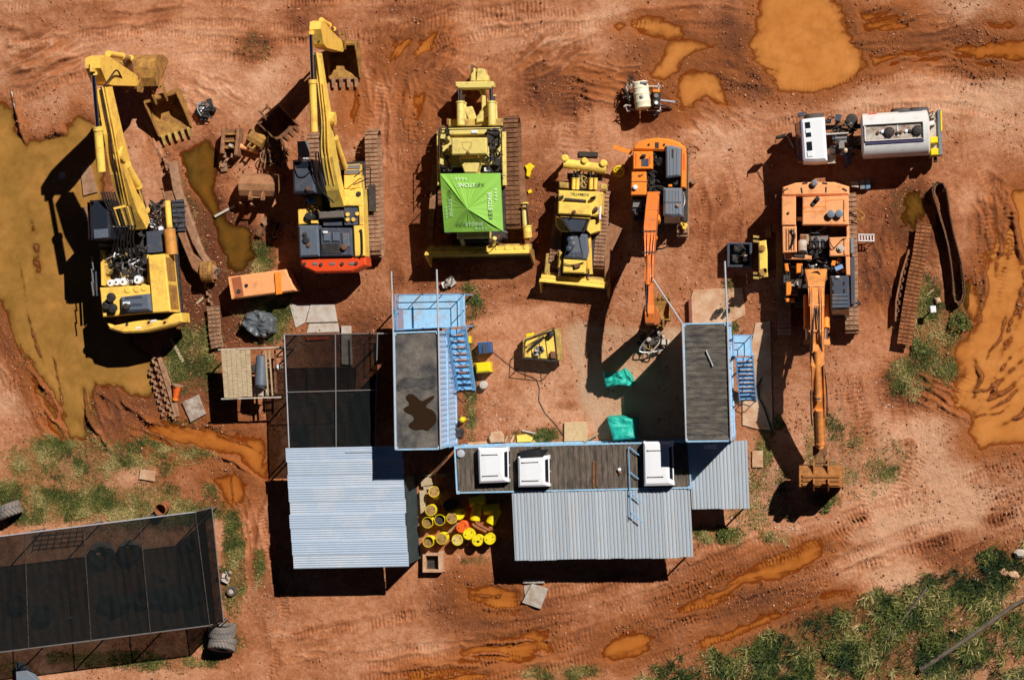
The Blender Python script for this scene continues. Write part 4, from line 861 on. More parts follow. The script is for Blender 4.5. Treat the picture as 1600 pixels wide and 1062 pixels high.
# ------------------------------------------------------------------ 1. big yellow excavator without tracks (west)
t = thing('excavator', 'big yellow excavator standing by the brown pond with its tracks off and engine bay open', 'excavator', W(245, 430, 0))
E1 = t
B().pp([(252,300),(268,298),(300,395),(330,418),(336,436),(322,440),(300,420),(262,330)], .45, 1.0, .05).done('track_frame', RUSTL, t)
B().pp([(262,255),(275,252),(284,300),(318,395),(338,420),(330,432),(300,380),(270,300)], .7, 1.05, .04).done('track_frame', TRKD, t)
B().tube([W(329,424,.75) + [-.45,0,0], W(329,424,.75) + [.2,0,0]], .62, 20).done('sprocket', RUSTY, t)
for a in (0, 1): B().ring(W(329,424,.75) + [-.3 + .3 * a,0,0], .56, .07, Matrix.Rotation(PI/2, 4, 'Y'), 20, 6).done('sprocket_rim', RUST, t)
B().pp([(196,330),(262,326),(270,470),(204,474)], .3, 1.1, .05).done('carbody', DARK, t)
B().pp([(172,372),(274,366),(284,490),(172,500)], 1.15, 1.5, .03).done('revolving_deck', DARK, t)
zt = 3.3
B().pp([(230.5,399),(256.5,396.5),(266,487),(238,489)], 1.5, zt, .06).done('engine_hood', YEL, t)
hr = [W(256.5,396.5,3.3), W(266,487,3.3)]; nrm = np.array([hr[1][1]-hr[0][1], -(hr[1][0]-hr[0][0]), 0]); nrm = nrm/np.linalg.norm(nrm); nrm = nrm if nrm[0] > 0 else -nrm
for u0, u1 in ((.06,.46),(.53,.95)):
    g4 = [lerp(hr[0],hr[1],u0)+nrm*.012, lerp(hr[0],hr[1],u1)+nrm*.012]; g4 = [np.array([*g4[0][:2],3.1]), np.array([*g4[1][:2],3.1]), np.array([*g4[1][:2],1.75]), np.array([*g4[0][:2],1.75])]
    B().add(g4, [[0,1,2,3]]).done('radiator_grille', mat('rust_mesh', (.32,.15,.02), .8, amt=.3), t)
    for k in range(8): B().bar(lerp(g4[0],g4[3],(k+.5)/8)+nrm*.01, lerp(g4[1],g4[2],(k+.5)/8)+nrm*.01, .03, .03).done('vent_slat', RUSTY, t)
B().pp([(155.5,449.5),(234.5,445),(238,488.5),(160.5,495)], 1.5, 3.15, .05).done('rear_hood', YEL, t)
for x, y in ((200,452),(214,451),(225,449)): B().lathe(W(x, y, 3.15), [(.20,0),(.20,.03),(.17,.05)], 14).done('hatch', YEL, t)
B().pp([(165.7,503.5),(177,508.5),(225,499),(253,500.5),(271,490),(283,488.5),(284.5,503),(272,508),(223,519),(192,520.5),(170,514)], 1.3, 2.75, .10).done('counterweight', YEL, t)
B().pp([(163,496),(282,489),(283,500),(166,506)], 1.2, 2.1, .02).done('rear_walkway', DARK, t)
for x, y in ((199,506),(233,503),(258,503)): B().lathe(W(x, y, 2.76), [(.07,0),(.07,.08),(.03,.10)], 10).done('lifting_eye', DARK, t)
for x, y in ((240,501),(216,512)): B().rc(x-4, y-1.6, x+4, y+1.6, 2.7, 2.77, -8, 0).done('sticker', WHITE, t)
B().pp([(187,464),(233,458.5),(236,486),(188,488.5)], 3.1, 3.5, .14).done('muffler_cover', SLATE, t)
for y in (463.5, 475): B().pp([(195,y),(222,y-2),(222.5,y+2.2),(195.5,y+4)], 3.4, 3.53, .02).done('muffler_louvre', GREY, t)
B().rc(192,471.5,203,475.5,3.45,3.53,-3,0).done('sticker', WHITE, t); B().lathe(W(199,479,3.5), [(.17,0),(.19,.25),(.12,.30)], 12).done('exhaust_cap', DARK, t)
for x, y, r_, hh in ((173,464.5,.26,.55),(165.5,476.5,.24,.35),(176,481,.25,.45)):
    B().lathe(W(x, y, 3.1 + hh), [(r_*.5,-hh),(r_*.5,-.12),(r_,-.10),(r_,-.02),(r_*.6,0)], 14).done('air_intake', BLACK, t, smooth=True)
B().tube([W(168,478,3.3), W(172,472,3.35)], .1, 8).done('intake_pipe', BLACK, t)
# open pump bay
B().pp([(158,391),(232,386),(234,441),(160,446)], 1.5, 1.75, .0).done('pump_bay_floor', DARK, t)
for q in ([(156.5,391),(160.5,391),(162.5,446),(158,446)], [(229,398),(232,398),(234,442),(231,442)]): B().pp(q, 1.5, 2.9, .02).done('bay_wall', YEL, t)
for x, y, r_ in ((172,442,.20),(181.5,440.5,.20),(192,440,.23),(214.5,437,.24)): 
    c_ = W(x, y, 2.75); B().lathe(c_, [(r_,-1.0),(r_,-.04),(r_*.85,0)], 16).done('filter_canister', WHITE, t, smooth=True)
    B().lathe(c_, [(.06,0),(.06,.05)], 8).done('filter_nut', STEEL, t)
rr = random.Random(3)
for k in range(44):
    x, y = rr.uniform(163,226), rr.uniform(388,432); z = rr.uniform(1.9,2.7); pts = []
    for j in range(4): pts.append(W(x + rr.uniform(-11,11), y + rr.uniform(-11,11), min(2.95, z + rr.uniform(-.2,.35))))
    hose(B(), pts, rr.uniform(.032,.055)).done('hydraulic_hose', BLACK if k % 4 else STEEL, t, smooth=True)
for k in range(16):
    x, y = rr.uniform(162,200), rr.uniform(390,430); c_ = W(x, y, 2.3); B().box(c_, (rr.uniform(.15,.35), rr.uniform(.15,.4), rr.uniform(.3,.7)), rr.uniform(0,1)).done('valve_block', YELD if k % 3 else DARK, t)
# right-hand platform, tank and rail
B().pp([(228,362),(253,359),(254,393),(230,396)], 1.4, 2.0, .03).done('tread_plate', GREY, t)
B().pp([(232,316),(258,314),(259,357),(233,360)], 1.3, 1.55, .03).done('front_platform', TRKD, t)
B().tube([W(261.5,314,2.05), W(265,356,2.05)], .17, 12).done('handrail_tank', YEL, t); B().tube([W(264.5,358,2.2), W(269,398,2.2)], .33, 14).done('air_tank', mat('rust_orange_paint', (.60,.26,.04), .5, amt=.4), t, smooth=True)
st = B().pp([(268,313),(287,311),(290,360),(271,362)], 1.05, 1.15, .01).done('step_grid', GREY, t)
for k in range(6): y = 316 + k * 8; B().bar(W(268.5 + k*.5, y, 1.2), W(288 + k*.5, y - 1, 1.2), .05, .05).done('step_bar', DARK, st)
for k in range(14):
    x, y = rr.uniform(234,258), rr.uniform(316,356); hose(B(), [W(x + rr.uniform(-9,9), y + rr.uniform(-9,9), 1.6 + rr.uniform(0,.5)) for _ in range(4)], .035).done('hydraulic_hose', BLACK, t)
for x, y in ((233,345),(238,352),(251,357)): B().lathe(W(x, y, 1.9), [(.14,-.3),(.14,0)], 10).done('cap', WHITE, t)
for (x,y,x2,y2) in ((268,313,292,358),(290,330,273,352),(270,322,292,322)): B().tube([W(x,y,1.9), W(x2,y2,1.9)], .03, 6).done('handrail', DARK, t)
# cab
B().pp([(139,313),(169,311),(172,372),(141,375)], 1.6, 4.7, .12).done('cab', mat('boom_shade_navy', (.014,.018,.028), .4, amt=.2, dirt=(.06,.045,.04)), t)  # cab navy darkened to near-black, painting in the boom's shadow
B().pp([(146,359),(168,357),(169,371),(147,373)], 4.68, 4.75, .02).done('roof_hatch', SLATE, t)
B().pp([(136,316),(138.5,316),(140.5,374),(138,374)], 2.2, 4.4, .02).done('cab_window', GLASS, t)
for y in (412, 432, 452): B().tube([W(143,y-12,3.0), W(146,y+10,3.0)], .04, 6).done('handrail', STEEL, t)
for x in (143.5, 149): B().bar(W(x,408,2.2), W(x+3,462,2.2), .10, .08).done('walkway_plank', GREY, t)
# boom, stick, bucket
bz = [(W(219,352,2.7)), W(206,322,3.5), W(188,262,5.3), W(176,205,6.5), W(163,138,7.2)]
B().beam(bz, [.95,.95,.80,.72,.66], [.8,1.2,1.3,1.0,.7]).done('boom', YEL, t)
top = lambda i, dx, dz: bz[i] + np.array([dx, 0, dz])
pipes_on(t, [[top(1,-.1,.8), top(2,.15,.85), top(3,.15,.65), top(4,.1,.55)], [top(1,.1,.8), top(2,.3,.85), top(3,.3,.65), top(4,.25,.55)]], .045, YEL)
pipes_on(t, [[top(1,-.3,.8), top(2,-.05,.85), top(3,.02,.62), top(4,.0,.5)], [top(4,.2,.6), W(170,125,7.4), W(182,110,6.6), W(190,122,5.0)]], .05, BLACK, 'hydraulic_hose')
B().lathe(W(186,241,6.1), [(.42,-.3),(.42,.3)], 16, Matrix.Rotation(PI/2,4,'Y')).done('boom_boss', YEL, t)
ram(t, W(158.5,268,6.9), W(146,115,8.0), .24, LEMON, .46)
ram(t, W(217.5,292,3.9), W(190,246,5.7), .22, YEL, .75); ram(t, W(228,330,2.3), W(217,292,4.0), .20, YEL, .05)
for k in range(7):
    a0, b0 = W(174+5*k,328-1*k,4.9), W(182+5*k,352,4.2); B().tube([a0,b0], .045, 6).done('boom_pipe', YEL if k%2 else DARK, t)
    hose(B(), [b0, W(180+4.6*k,372,3.6), W(176+6*k,392,2.8), W(178+6*k,404,2.3)], .05).done('hydraulic_hose', BLACK, t)
B().bar(W(171,354,4.1), W(212,353,4.1), .08, .1).done('hose_clamp', STEEL, t); B().bar(W(178,326,4.9), W(196,322,4.9), .12, .1).done('hose_clamp', YEL, t)
for k in range(6): hose(B(), [W(158+4*k,300,5.2), W(165+4*k,318,4.9), W(172+4*k,330,4.6)], .05).done('hydraulic_hose', BLACK, t)
sd = (0, 1)
stk = [W(147,104,8.1), W(153,100,7.7), W(166,112,7.2), W(180,133,5.2), W(196,140,3.0)]
gp = W(230,140,0)
B().side((stk[0][0] , gp[1]), (0,1), [(.62,8.3),(.1,8.25),(-.55,7.35),(-.60,6.6),(-.2,3.2),(-.1,1.9),(.35,1.7),(.5,3.0),(.85,6.6),(.9,7.4)], .85).done('stick', YEL, t)
B().beam([W(147,106,8.1)+[-.1,0,0], W(147,106,8.1)+[.1,0,0]], [.5,.5],[.7,.7]).done('stick_clevis', YEL, t)
gx = stk[0][0]
ram(t, (gx + .35, gp[1] + 1.05, 6.9), (gx + .3, gp[1] + 1.35, 3.2), .17, YEL, .6)
B().beam([(gx,gp[1]+.25,2.2),(gx,gp[1]+1.35,3.1)], [.5,.4],[.25,.25]).done('link', RUST, t)
bucket(t, (gx + .15, gp[1] + 1.75, 1.45), 0, 2.5, 2.0, 1.7, RUSTY, RUST, pitch=1.75, teeth=5)

# ------------------------------------------------------------------ 2. yellow excavator with red counterweight
t = thing('excavator', 'yellow excavator with red counterweight and dark grey engine covers', 'excavator', W(545, 345, 0)); E2 = t
track(t, W(587,206,0), W(592,402,0), .72, 1.25, .235, TRKD, RUSTL)
track(t, W(497,212,0), W(502,405,0), .72, 1.25, .235, TRKD, RUSTL)
B().pp([(500,255),(570,252),(573,385),(505,388)], .5, 1.3, .05).done('carbody', DARK, t)
B().pp([(478,262),(566,258),(577,405),(488,412)], 1.35, 1.7, .03).done('revolving_deck', DARK, t)
z2 = 2.75
B().pp([(537,257.5),(562,256),(563,272),(538,273)], 1.6, 2.25, .04).done('tool_box', YEL, t)
for y in (262, 270): B().pp([(540,y-4),(562,y-5),(562,y+1.5),(540,y+2)], 2.2, 2.3, .01).done('grip_plate', STEEL, t)
B().pp([(537,274),(563.5,273),(565,294),(537,295)], 1.6, 2.4, .04).done('step_box', YEL, t)
B().pp([(537,296),(566,294),(567.5,322),(537,322)], 1.6, z2, .05).done('fuel_tank', LEMON, t); B().lathe(W(560,303,z2+.05), [(.14,-.1),(.14,0),(.1,.03)], 12).done('fuel_cap', DARK, t)
B().pp([(537,323),(559,322),(560,352),(538,352)], 1.6, 2.6, .03).done('battery_bay', GREY, t)
for x, y in ((543,335),(543,343),(552,343),(558,334)): B().lathe(W(x, y, 2.72), [(.11,-.2),(.11,0)], 10).done('yellow_cap', YEL, t)
B().pp([(552,353),(568.5,352),(570.5,400),(554,401)], 1.6, z2, .05).done('hood', YEL, t); B().pp([(560,322),(567.5,322),(568.5,352),(561,352)], 1.6, z2, .05).done('side_hood', YEL, t)
hose(B(), [W(562,360,z2+.08), W(565,362,z2+.12), W(566,395,z2+.12), W(563,398,z2+.05)], .04).done('grab_rail', BLACK, t)
B().pp([(465.5,352.5),(496.5,351.5),(499,400.5),(467.5,402)], 1.6, 2.9, .10).done('hood', SLATE, t)
for x, y, r_ in ((476,366,.13),(478,375,.2),(482,383,.12)): B().lathe(W(x, y, 2.98), [(r_,-.2),(r_,0),(r_*.6,.02)], 10).done('hood_fitting', RUST if r_ < .13 else BLACK, t)
B().pp([(499.5,356),(549,356),(551,400),(501,401)], 1.6, 2.85, .08).done('engine_cover', GREY, t)
for q in ([(505,363),(516,363),(516,377),(505,377)], [(519,363),(530,363),(530,377),(519,377)], [(534,364),(545,364),(546,386),(535,386)]): B().pp(q, 2.8, 2.94, .04).done('cover_panel', SLATE, t)
B().pp([(503,381),(531,380),(533,396),(504,397)], 2.6, 2.89, .0).done('opening', BLACK, t); B().lathe(W(538,386,2.95), [(.16,-.1),(.16,.1),(.1,.12)], 12).done('exhaust', RUST, t); B().rc(504.5,361,512,364,2.9,2.96,0,0).done('sticker', WHITE, t)
B().pp([(497,331),(536,329),(537,340),(498,342)], 1.6, 2.65, .05).done('tread_plate', mat('grip_plate', (.10,.10,.105), .6, amt=.5, dirt=(.16,.11,.08)), t); B().pp([(504,343),(536,342),(537,353),(505,353)], 1.6, 2.3, .03).done('cover_panel', GREY, t)
B().pp([(465,327),(478,326),(479,350),(466,351)], 1.6, 2.7, .04).done('hood', YEL, t); B().pp([(485,345),(496,344.5),(496,349),(486,349)], 2.3, 2.6, .02).done('step_box', YEL, t)
B().lathe(W(481.5,338,2.95), [(.22,-.9),(.22,-.05),(.16,0)], 16).done('air_cleaner', BLACK, t, smooth=True)
B().pp([(480,306),(498,303),(500,328),(489,329),(482,318)], 1.6, 2.3, .04).done('step_box', YEL, t); B().lathe(W(484,313.5,2.75), [(.17,-.6),(.17,-.05),(.1,0)], 12).done('blue_cap', mat('blue_plastic', (.05,.25,.6), .4, amt=.1), t)
rr = random.Random(8)
for k in range(34):
    x, y = rr.uniform(470,534), rr.uniform(304,336); hose(B(), [W(x + rr.uniform(-9,9), y + rr.uniform(-9,9), rr.uniform(1.9,2.6)) for _ in range(4)], rr.uniform(.03,.05)).done('hydraulic_hose', BLACK if k % 5 else YELD, t)
B().pp([(468.5,403),(571,400.5),(572.5,414.5),(550,425),(493,426.5),(470,416.5)], 1.3, 2.6, .10).done('counterweight', RED, t)
for x, y in ((476,412),(502,413),(535,412),(557,411)): B().lathe(W(x, y, 2.62), [(.09,0),(.09,.08)], 10).done('lifting_eye', DARK, t)
for x in (492,519,549): B().rc(x-4,410,x+4,414,2.58,2.64,-2,.01).done('scuff_plate', STEEL, t)
# cab
B().pp([(456.5,250),(488,248.5),(493,301),(458,302)], 1.6, 3.9, .12).done('cab', GREY, t)
B().pp([(459,253),(486,251.5),(488,262),(460,263)], 3.88, 3.93, .01).done('roof_window', GLASS, t); B().lathe(W(481,295,3.92), [(.12,0),(.12,.10),(.06,.13)], 10).done('beacon', RUST, t)
B().pp([(464,221),(481,220),(484,245),(466,246)], 1.9, 2.0, .01).done('front_guard', STEEL, t)
hose(B(), [W(461,262,3.98), W(466,274,4.0), W(476,275,4.0), W(486,266,3.98)], .03).done('cable', BLACK, t)
for k in range(5): B().bar(W(467+3.6*k,247.5,3.96), W(469+3.6*k,247.5,3.96), .07, .06).done('work_lamp', WHITE, t)
B().pp([(575,289),(586,288),(587,330),(576,330)], 1.45, 1.55, .01).done('walkway', DARK, t)
for a, b_ in (((553,277),(572,262)),((552,289),(575,279)),((572,262),(579,262)),((575,279),(579,279)),((579,262),(579,290))): B().tube([W(*a,3.1), W(*b_,3.1)], .03, 6).done('handrail', BLACK, t)
# boom
bz = [W(529,318,2.5), W(522,290,3.2), W(514,240,4.35), W(509,190,5.0), W(501,132,5.5), W(495,84,5.8)]
B().beam(bz, [.76,.72,.60,.54,.48,.45], [.7,1.0,1.1,.95,.75,.5]).done('boom', LEMON, t)
pipes_on(t, [[bz[1]+[-.1,0,.62], bz[2]+[-.05,0,.66], bz[3]+[.05,0,.56], bz[4]+[.1,0,.45], bz[5]+[.1,0,.4]], [bz[1]+[.15,0,.62], bz[2]+[.12,0,.66], bz[3]+[.2,0,.56], bz[4]+[.22,0,.45]]], .04, YEL)
pipes_on(t, [[bz[1]+[-.3,0,.65], bz[2]+[-.3,0,.7], bz[3]+[-.15,0,.56], bz[4]+[-.1,0,.5], bz[5]+[0,0,.4]], [bz[0]+[-.35,0,.6], bz[1]+[-.5,0,.7], bz[2]+[-.45,0,.55]], [bz[0]+[-.1,0,.7], bz[1]+[-.7,0,.7], bz[2]+[-.6,0,.5]]], .045, BLACK, 'hydraulic_hose')
B().lathe(W(511,186,5.0), [(.36,-.5),(.36,.45)], 14, Matrix.Rotation(PI/2,4,'Y')).done('boom_boss', YEL, t)
ram(t, W(491,206,5.9), W(485.5,52,6.5), .20, YEL, .53)
ram(t, W(539,262,2.2), W(514,190,5.0), .18, YEL, .66); ram(t, W(516,262,2.2), W(497,190,5.0), .18, YEL, .66)
gp = W(541,92,0); gx = gp[0] - .12
B().side((gx, gp[1]), (0,1), [(1.05,6.45),(.65,6.55),(-.05,5.95),(-.15,5.2),(.15,1.6),(.35,1.25),(.7,1.35),(.75,2.2),(1.0,4.8),(1.2,5.9)], .62).done('stick', YEL, t)
ram(t, (gx, gp[1]+1.35, 5.2), (gx, gp[1]+1.3, 2.4), .14, YEL, .6)
B().beam([(gx,gp[1]+.45,1.7),(gx,gp[1]+1.25,2.3)], [.42,.36],[.2,.2]).done('link', RUST, t)
hose(B(), [W(497,66,6.2), W(505,60,5.6), W(512,72,4.4)], .04).done('hydraulic_hose', BLACK, t)
bucket(t, (gx + .1, gp[1] - .1, .05), 0, 1.75, 1.75, 1.35, RUSTY, TRKD, pitch=.10, teeth=4)

# ------------------------------------------------------------------ 3. mid-size orange excavator reaching south
t = thing('excavator', 'mid-size orange excavator with slate grey cab roof and slender red-orange boom', 'excavator', W(1031, 290, 0)); E5 = t
track(t, W(1070,237,0), W(1068,371,0), .60, .95, .2, TRKD, RUSTL); track(t, W(1000,238,0), W(998,372,0), .60, .95, .2, TRKD, RUSTL)
B().pp([(1010,260),(1060,260),(1060,350),(1010,350)], .4, 1.0, .05).done('carbody', DARK, t); B().pp([(990,232),(1075,232),(1074,345),(990,345)], 1.0, 1.25, .03).done('revolving_deck', DARK, t)
zo = 2.35
cw = [(988,234.5),(990,228),(997,221.5),(1010,217),(1028,215.3),(1046,217),(1060,221.5),(1070,229),(1072.5,236)]
B().pp(cw + [(1040,236)], 1.05, zo, .10).done('counterweight', ORG, t); B().rc(1023.5,222.5,1029.5,231.5,zo-.05,zo+.02,0,0).done('slot', BLACK, t)
for x, y in ((1014,226),(1038,226)): B().lathe(W(x, y, zo), [(.06,0),(.06,.06)], 8).done('lifting_eye', DARK, t)
B().pp([(989,236.5),(1020,236.5),(1019.5,264),(989,264.5)], 1.2, zo+.02, .05).done('hood', ORG, t); B().rc(1002,248,1013.5,260,zo,zo+.04,0,.01).done('hood_grille', GREY, t)
B().rc(992.5,240,994.5,260,zo,zo+.035,0,0).done('hood_slot', REDO, t); B().rc(1014.5,244,1016.5,256,zo,zo+.035,0,0).done('hood_slot', REDO, t)
B().box(W(1006,243,zo+.12), (.2,.12,.2)).done('latch', DARK, t)
B().pp([(986.5,265),(1010,265),(1010,305),(985.5,305)], 1.2, 2.15, .05).done('tank_box', ORG, t); B().tube([W(998,274,2.2), W(1002,274,2.25), W(1005,272,2.2)], .025, 6).done('grab_rail', DARK, t)
B().lathe(W(992.5,292.5,2.3), [(.13,-.2),(.13,0),(.08,.03)], 12).done('fuel_cap', WHITE, t); B().pp([(986,283.2),(1010,283.2),(1010,284.2),(986,284.2)], 2.1, 2.165, 0).done('seam', DARK, t)
B().pp([(1064.5,229),(1071.5,236),(1071,293),(1063.5,293)], 1.2, zo, .05).done('side_panel', ORG, t); B().rc(1067,240,1070,266,zo-.03,zo+.012,0,0).done('side_grille', REDO, t)
B().pp([(1040,227.5),(1050,227),(1064,231),(1063,275),(1040.5,277.5)], 1.3, zo+.22, .09).done('engine_hood', GREYL, t)
for x in (1047, 1053, 1058): B().bar(W(x,231,zo+.235), W(x-.5,274,zo+.235), .03, .02).done('hood_rib', GREYL, t)
B().rc(1049.5,233,1052.5,247,zo+.2,zo+.232,0,0).done('hood_slot', DARK, t)
B().pp([(1020,236),(1041,236),(1041,305),(1011,305),(1011,264),(1020,264)], 1.2, 1.5, .0).done('bay_floor', DARK, t); B().pp([(1041,278),(1063,278),(1063,292),(1041,292)], 1.2, 1.8, .02).done('bay_step', DARK, t)
rr = random.Random(4)
for k in range(26): x, y = rr.uniform(1015,1038), rr.uniform(240,300); hose(B(), [W(x + rr.uniform(-8,8), y + rr.uniform(-8,8), rr.uniform(1.6,2.2)) for _ in range(4)], rr.uniform(.03,.06)).done('hydraulic_hose', BLACK, t)
B().lathe(W(1033,254,2.1), [(.22,-.5),(.22,0)], 14, Matrix.Rotation(.5,4,'X')).done('air_cleaner', BLACK, t); B().lathe(W(1056,284,2.05), [(.16,-.4),(.16,0)], 12).done('filter', BLACK, t)
B().rc(1044,288,1050,292,1.8,2.0).done('bracket', ORG, t)
B().pp([(1036,293.5),(1064.5,293.5),(1065.5,337),(1050,338.5),(1036,336.5)], 1.2, 2.95, .12).done('cab', GREYL, t)
for x in (1041,1046,1051,1056,1061): B().bar(W(x,296,2.96), W(x+.3,334,2.96), .03, .03).done('roof_rib', GREYL, t)
B().pp([(1038,315.5),(1064,315.5),(1064,316.5),(1038,316.5)], 2.9, 2.975, 0).done('roof_seam', DARK, t); B().lathe(W(1058.5,321,3.05), [(.09,-.1),(.09,0),(.05,.03)], 10).done('beacon', mat('terracotta', (.45,.2,.1), .5), t)
B().add([W(1038,338,2.75), W(1063,338,2.75), W(1063.5,349,1.7), W(1038,349,1.7)], [[0,1,2,3]]).done('windscreen', GLASSB, t)
hose(B(), [W(1068,300,1.9), W(1070,315,2.2), W(1066,330,2.2), W(1070,345,1.6)], .03).done('handrail', STEEL, t); hose(B(), [W(1062,338,2.2), W(1066,346,1.9), W(1069,352,1.5)], .035).done('cable', BLACK, t)
for k, (x, y) in enumerate(((1066,350),(1071,352),(1069,356))): B().lathe(W(x, y, 1.2), [(.09,-.2),(.12,.0),(.05,.06)], 8).done('work_lamp', YEL, t)
B().pp([(987,306),(1006,306),(1005,330),(988,330)], 1.2, 1.5, .03).done('step_box', GREY, t); B().pp([(990,312),(1003,311),(1002,324),(988,324)], 1.5, 1.62, .02).done('tread_plate', STEEL, t); B().rc(992,331,996,335,1.3,1.6).done('lamp', WHITE, t)
bz = [W(1022,306,2.0), W(1019,330,3.0), W(1016,362,4.1), W(1015,395,4.7), W(1014.5,440,4.9), W(1016,482,4.9)]
B().beam(bz, [.68,.62,.62,.52,.46,.42], [.55,.75,.8,.68,.55,.4]).done('boom', ORGR, t)
pipes_on(t, [[bz[i] + [dx*(1.2 if i<3 else .9),0,.45] for i in range(5)] for dx in (-.22,-.08,.10,.24)], .035, ORGR)
for i in (1,2,3): B().bar(bz[i]+[-.36,0,.48], bz[i]+[.36,0,.48], .07, .05).done('pipe_clamp', DARK, t)
ram(t, W(1031,322,1.6), W(1024,372,4.0), .14, ORG, .5); ram(t, W(1013,322,1.6), W(1008,372,4.0), .14, ORG, .5)
ram(t, W(1013.5,398,5.3), W(1010.5,482,5.2), .13, ORGR, .55)
gp = W(1036,503,0)
B().side((gp[0]-.3, gp[1]), (0,1), [(.85,5.1),(.4,5.4),(-.1,5.2),(-.2,4.6),(-.10,1.4),(.02,.95),(.3,1.0),(.45,2.0),(.75,4.2)], .46).done('stick', ORGR, t)
hose(B(), [W(1011,470,5.2), W(1012,492,5.4), W(1016,502,4.6)], .035).done('hydraulic_hose', BLACK, t); B().box((gp[0]-.3, gp[1]+.1, 1.4), (.55,.3,.4)).done('link', RUST, t)
bucket(t, (gp[0]-.05, gp[1]+.75, .35), PI, .95, 1.05, .9, RUSTY, RUSTY, pitch=-.15, teeth=4)
ram(t, (gp[0]-.3, gp[1]+.75, 3.9), (gp[0]-.2, gp[1]+.6, 1.6), .1, ORGR, .6)

B().beam([W(958,229,1.7), W(987,238.5,1.7)], [.22,.22], [.05,.05]).done('open_flap', ORG, t)
# ------------------------------------------------------------------ 4. large orange excavator stretched out south
t = thing('excavator', 'large orange excavator stretched out flat with its engine bay uncovered', 'excavator', W(1275, 380, 0)); E6 = t
track(t, W(1327,306,0), W(1331,520,0), .72, 1.2, .24, TRKD, TRKD); track(t, W(1222,308,0), W(1226,522,0), .72, 1.2, .24, TRKD, TRKD)
B().pp([(1240,340),(1312,340),(1315,480),(1243,480)], .5, 1.25, .05).done('carbody', DARK, t); B().pp([(1224,292),(1325,292),(1327,470),(1226,474)], 1.3, 1.6, .03).done('revolving_deck', DARK, t)
zb = 3.0
B().pp([(1223,292.5),(1243,285.5),(1275,284),(1304,284.5),(1327,291.5),(1327,305),(1222,306.5)], 1.3, zb-.1, .10).done('counterweight', ORGF, t)
for x, y, a in ((1228,296,-30),(1320,296,30),(1253,297,80),(1291,296,90),(1258,286,-8),(1289,286,8)): B().rc(x-4,y-.8,x+4,y+.8,zb-.2,zb-.05,a,0).done('lifting_slot', DARK, t)
B().lathe(W(1272.5,286,zb+.1), [(.16,-.2),(.18,0),(.1,.04)], 12).done('rear_camera', GREYL, t)
B().pp([(1254,308),(1326,305.5),(1326,351.5),(1253.5,351.5)], 1.5, zb, .05).done('engine_hood', ORGF, t)
for q in (((1254,323),(1290,322.6)),((1254,330.5),(1290,330.5)),((1290,308),(1290,330)),((1291,313),(1321,312))): B().bar(W(*q[0],zb+.004), W(*q[1],zb+.004), .03, .02).done('hood_seam', ORG, t)
B().rc(1318.5,312,1321.5,345,zb,zb+.06,0,.01).done('grab_rail', ORGF, t)
for x, y in ((1298.5,334),(1311.5,333.5)): B().lathe(W(x, y, zb+.28), [(.14,-.3),(.14,-.12),(.205,-.10),(.205,-.02),(.15,0)], 18).done('exhaust_cap', GREYL, t, smooth=True)
B().lathe(W(1277,311,zb+.25), [(.13,-.3),(.13,0),(.08,.04)], 12).done('air_intake', BLACK, t); B().lathe(W(1271,318,zb+.10), [(.12,-.15),(.12,0)], 10).done('air_intake', BLACK, t)
B().pp([(1221.5,307),(1243.5,307),(1243.5,352),(1221.5,352)], 1.5, zb-.02, .04).done('side_hood', ORGF, t); B().lathe(W(1231.5,333,zb+.04), [(.07,-.08),(.07,0)], 10).done('hood_latch', DARK, t)
B().pp([(1243.7,310),(1253.5,310),(1253.5,352),(1243.7,352)], 1.5, 1.9, 0).done('cooling_gap', DARK, t); B().rc(1244.5,339,1253,345,1.9,2.3).done('radiator_end', BOARD, t)
B().pp([(1222,353),(1244.5,353),(1245,394),(1223,395)], 1.5, zb-.12, .04).done('pump_cover', ORGF, t)
for k in range(4): B().rc(1228+4*k,357,1229.6+4*k,391,zb-.14,zb-.09,0,0).done('cover_slot', RUST, t)
hose(B(), [W(1236,358,zb), W(1242,366,zb+.05), W(1240,376,zb+.05), W(1236,386,zb)], .05).done('hose_piece', BLACK, t)
# engine
B().pp([(1245,353),(1326,352),(1327,430),(1246,430)], 1.45, 1.65, 0).done('engine_bay_floor', DARK, t); B().pp([(1322.5,353),(1327,353),(1327.5,371),(1323,371)], 1.5, zb-.2, .02).done('bay_wall', ORGF, t)
rr = random.Random(5)
eng = B().pp([(1263,369),(1294,368),(1294,389),(1264,390)], 1.6, 2.35, .08).done('engine_block', STEEL, t)
for k in range(6): x = 1267 + k * 4.6; B().lathe(W(x, 376, 2.5), [(.08,-.3),(.08,-.05),(.05,0)], 10).done('injector', GREYL if k % 2 else BLACK, eng); B().rc(x-1.6,379,x+1.6,387,2.3,2.5,0,.02).done('rocker_cover', STEEL if k % 2 else DARK, eng)
B().pp([(1250,366),(1264,366),(1264,382),(1250,382)], 1.6, 2.4, .04).done('oil_box', mat('tan_panel', (.42,.26,.15), .6), t); B().rc(1252,367.5,1260,380,2.38,2.44,0,.01).done('oil_box_opening', RUST, t)
for k in range(40): x, y = rr.uniform(1262,1296), rr.uniform(358,425); hose(B(), [W(x + rr.uniform(-9,9), y + rr.uniform(-9,9), rr.uniform(1.8,2.5)) for _ in range(4)], rr.uniform(.03,.06)).done('hydraulic_hose', BLACK if k % 4 else STEEL, t)
B().pp([(1295.5,371),(1327,370),(1327.5,400),(1296,400.5)], 1.5, zb-.1, .05).done('tank_box', ORGF, t); B().lathe(W(1313.5,388,zb+.0), [(.19,-.2),(.19,0),(.09,.01),(.09,.10)], 14).done('fuel_cap', BOARD, t)
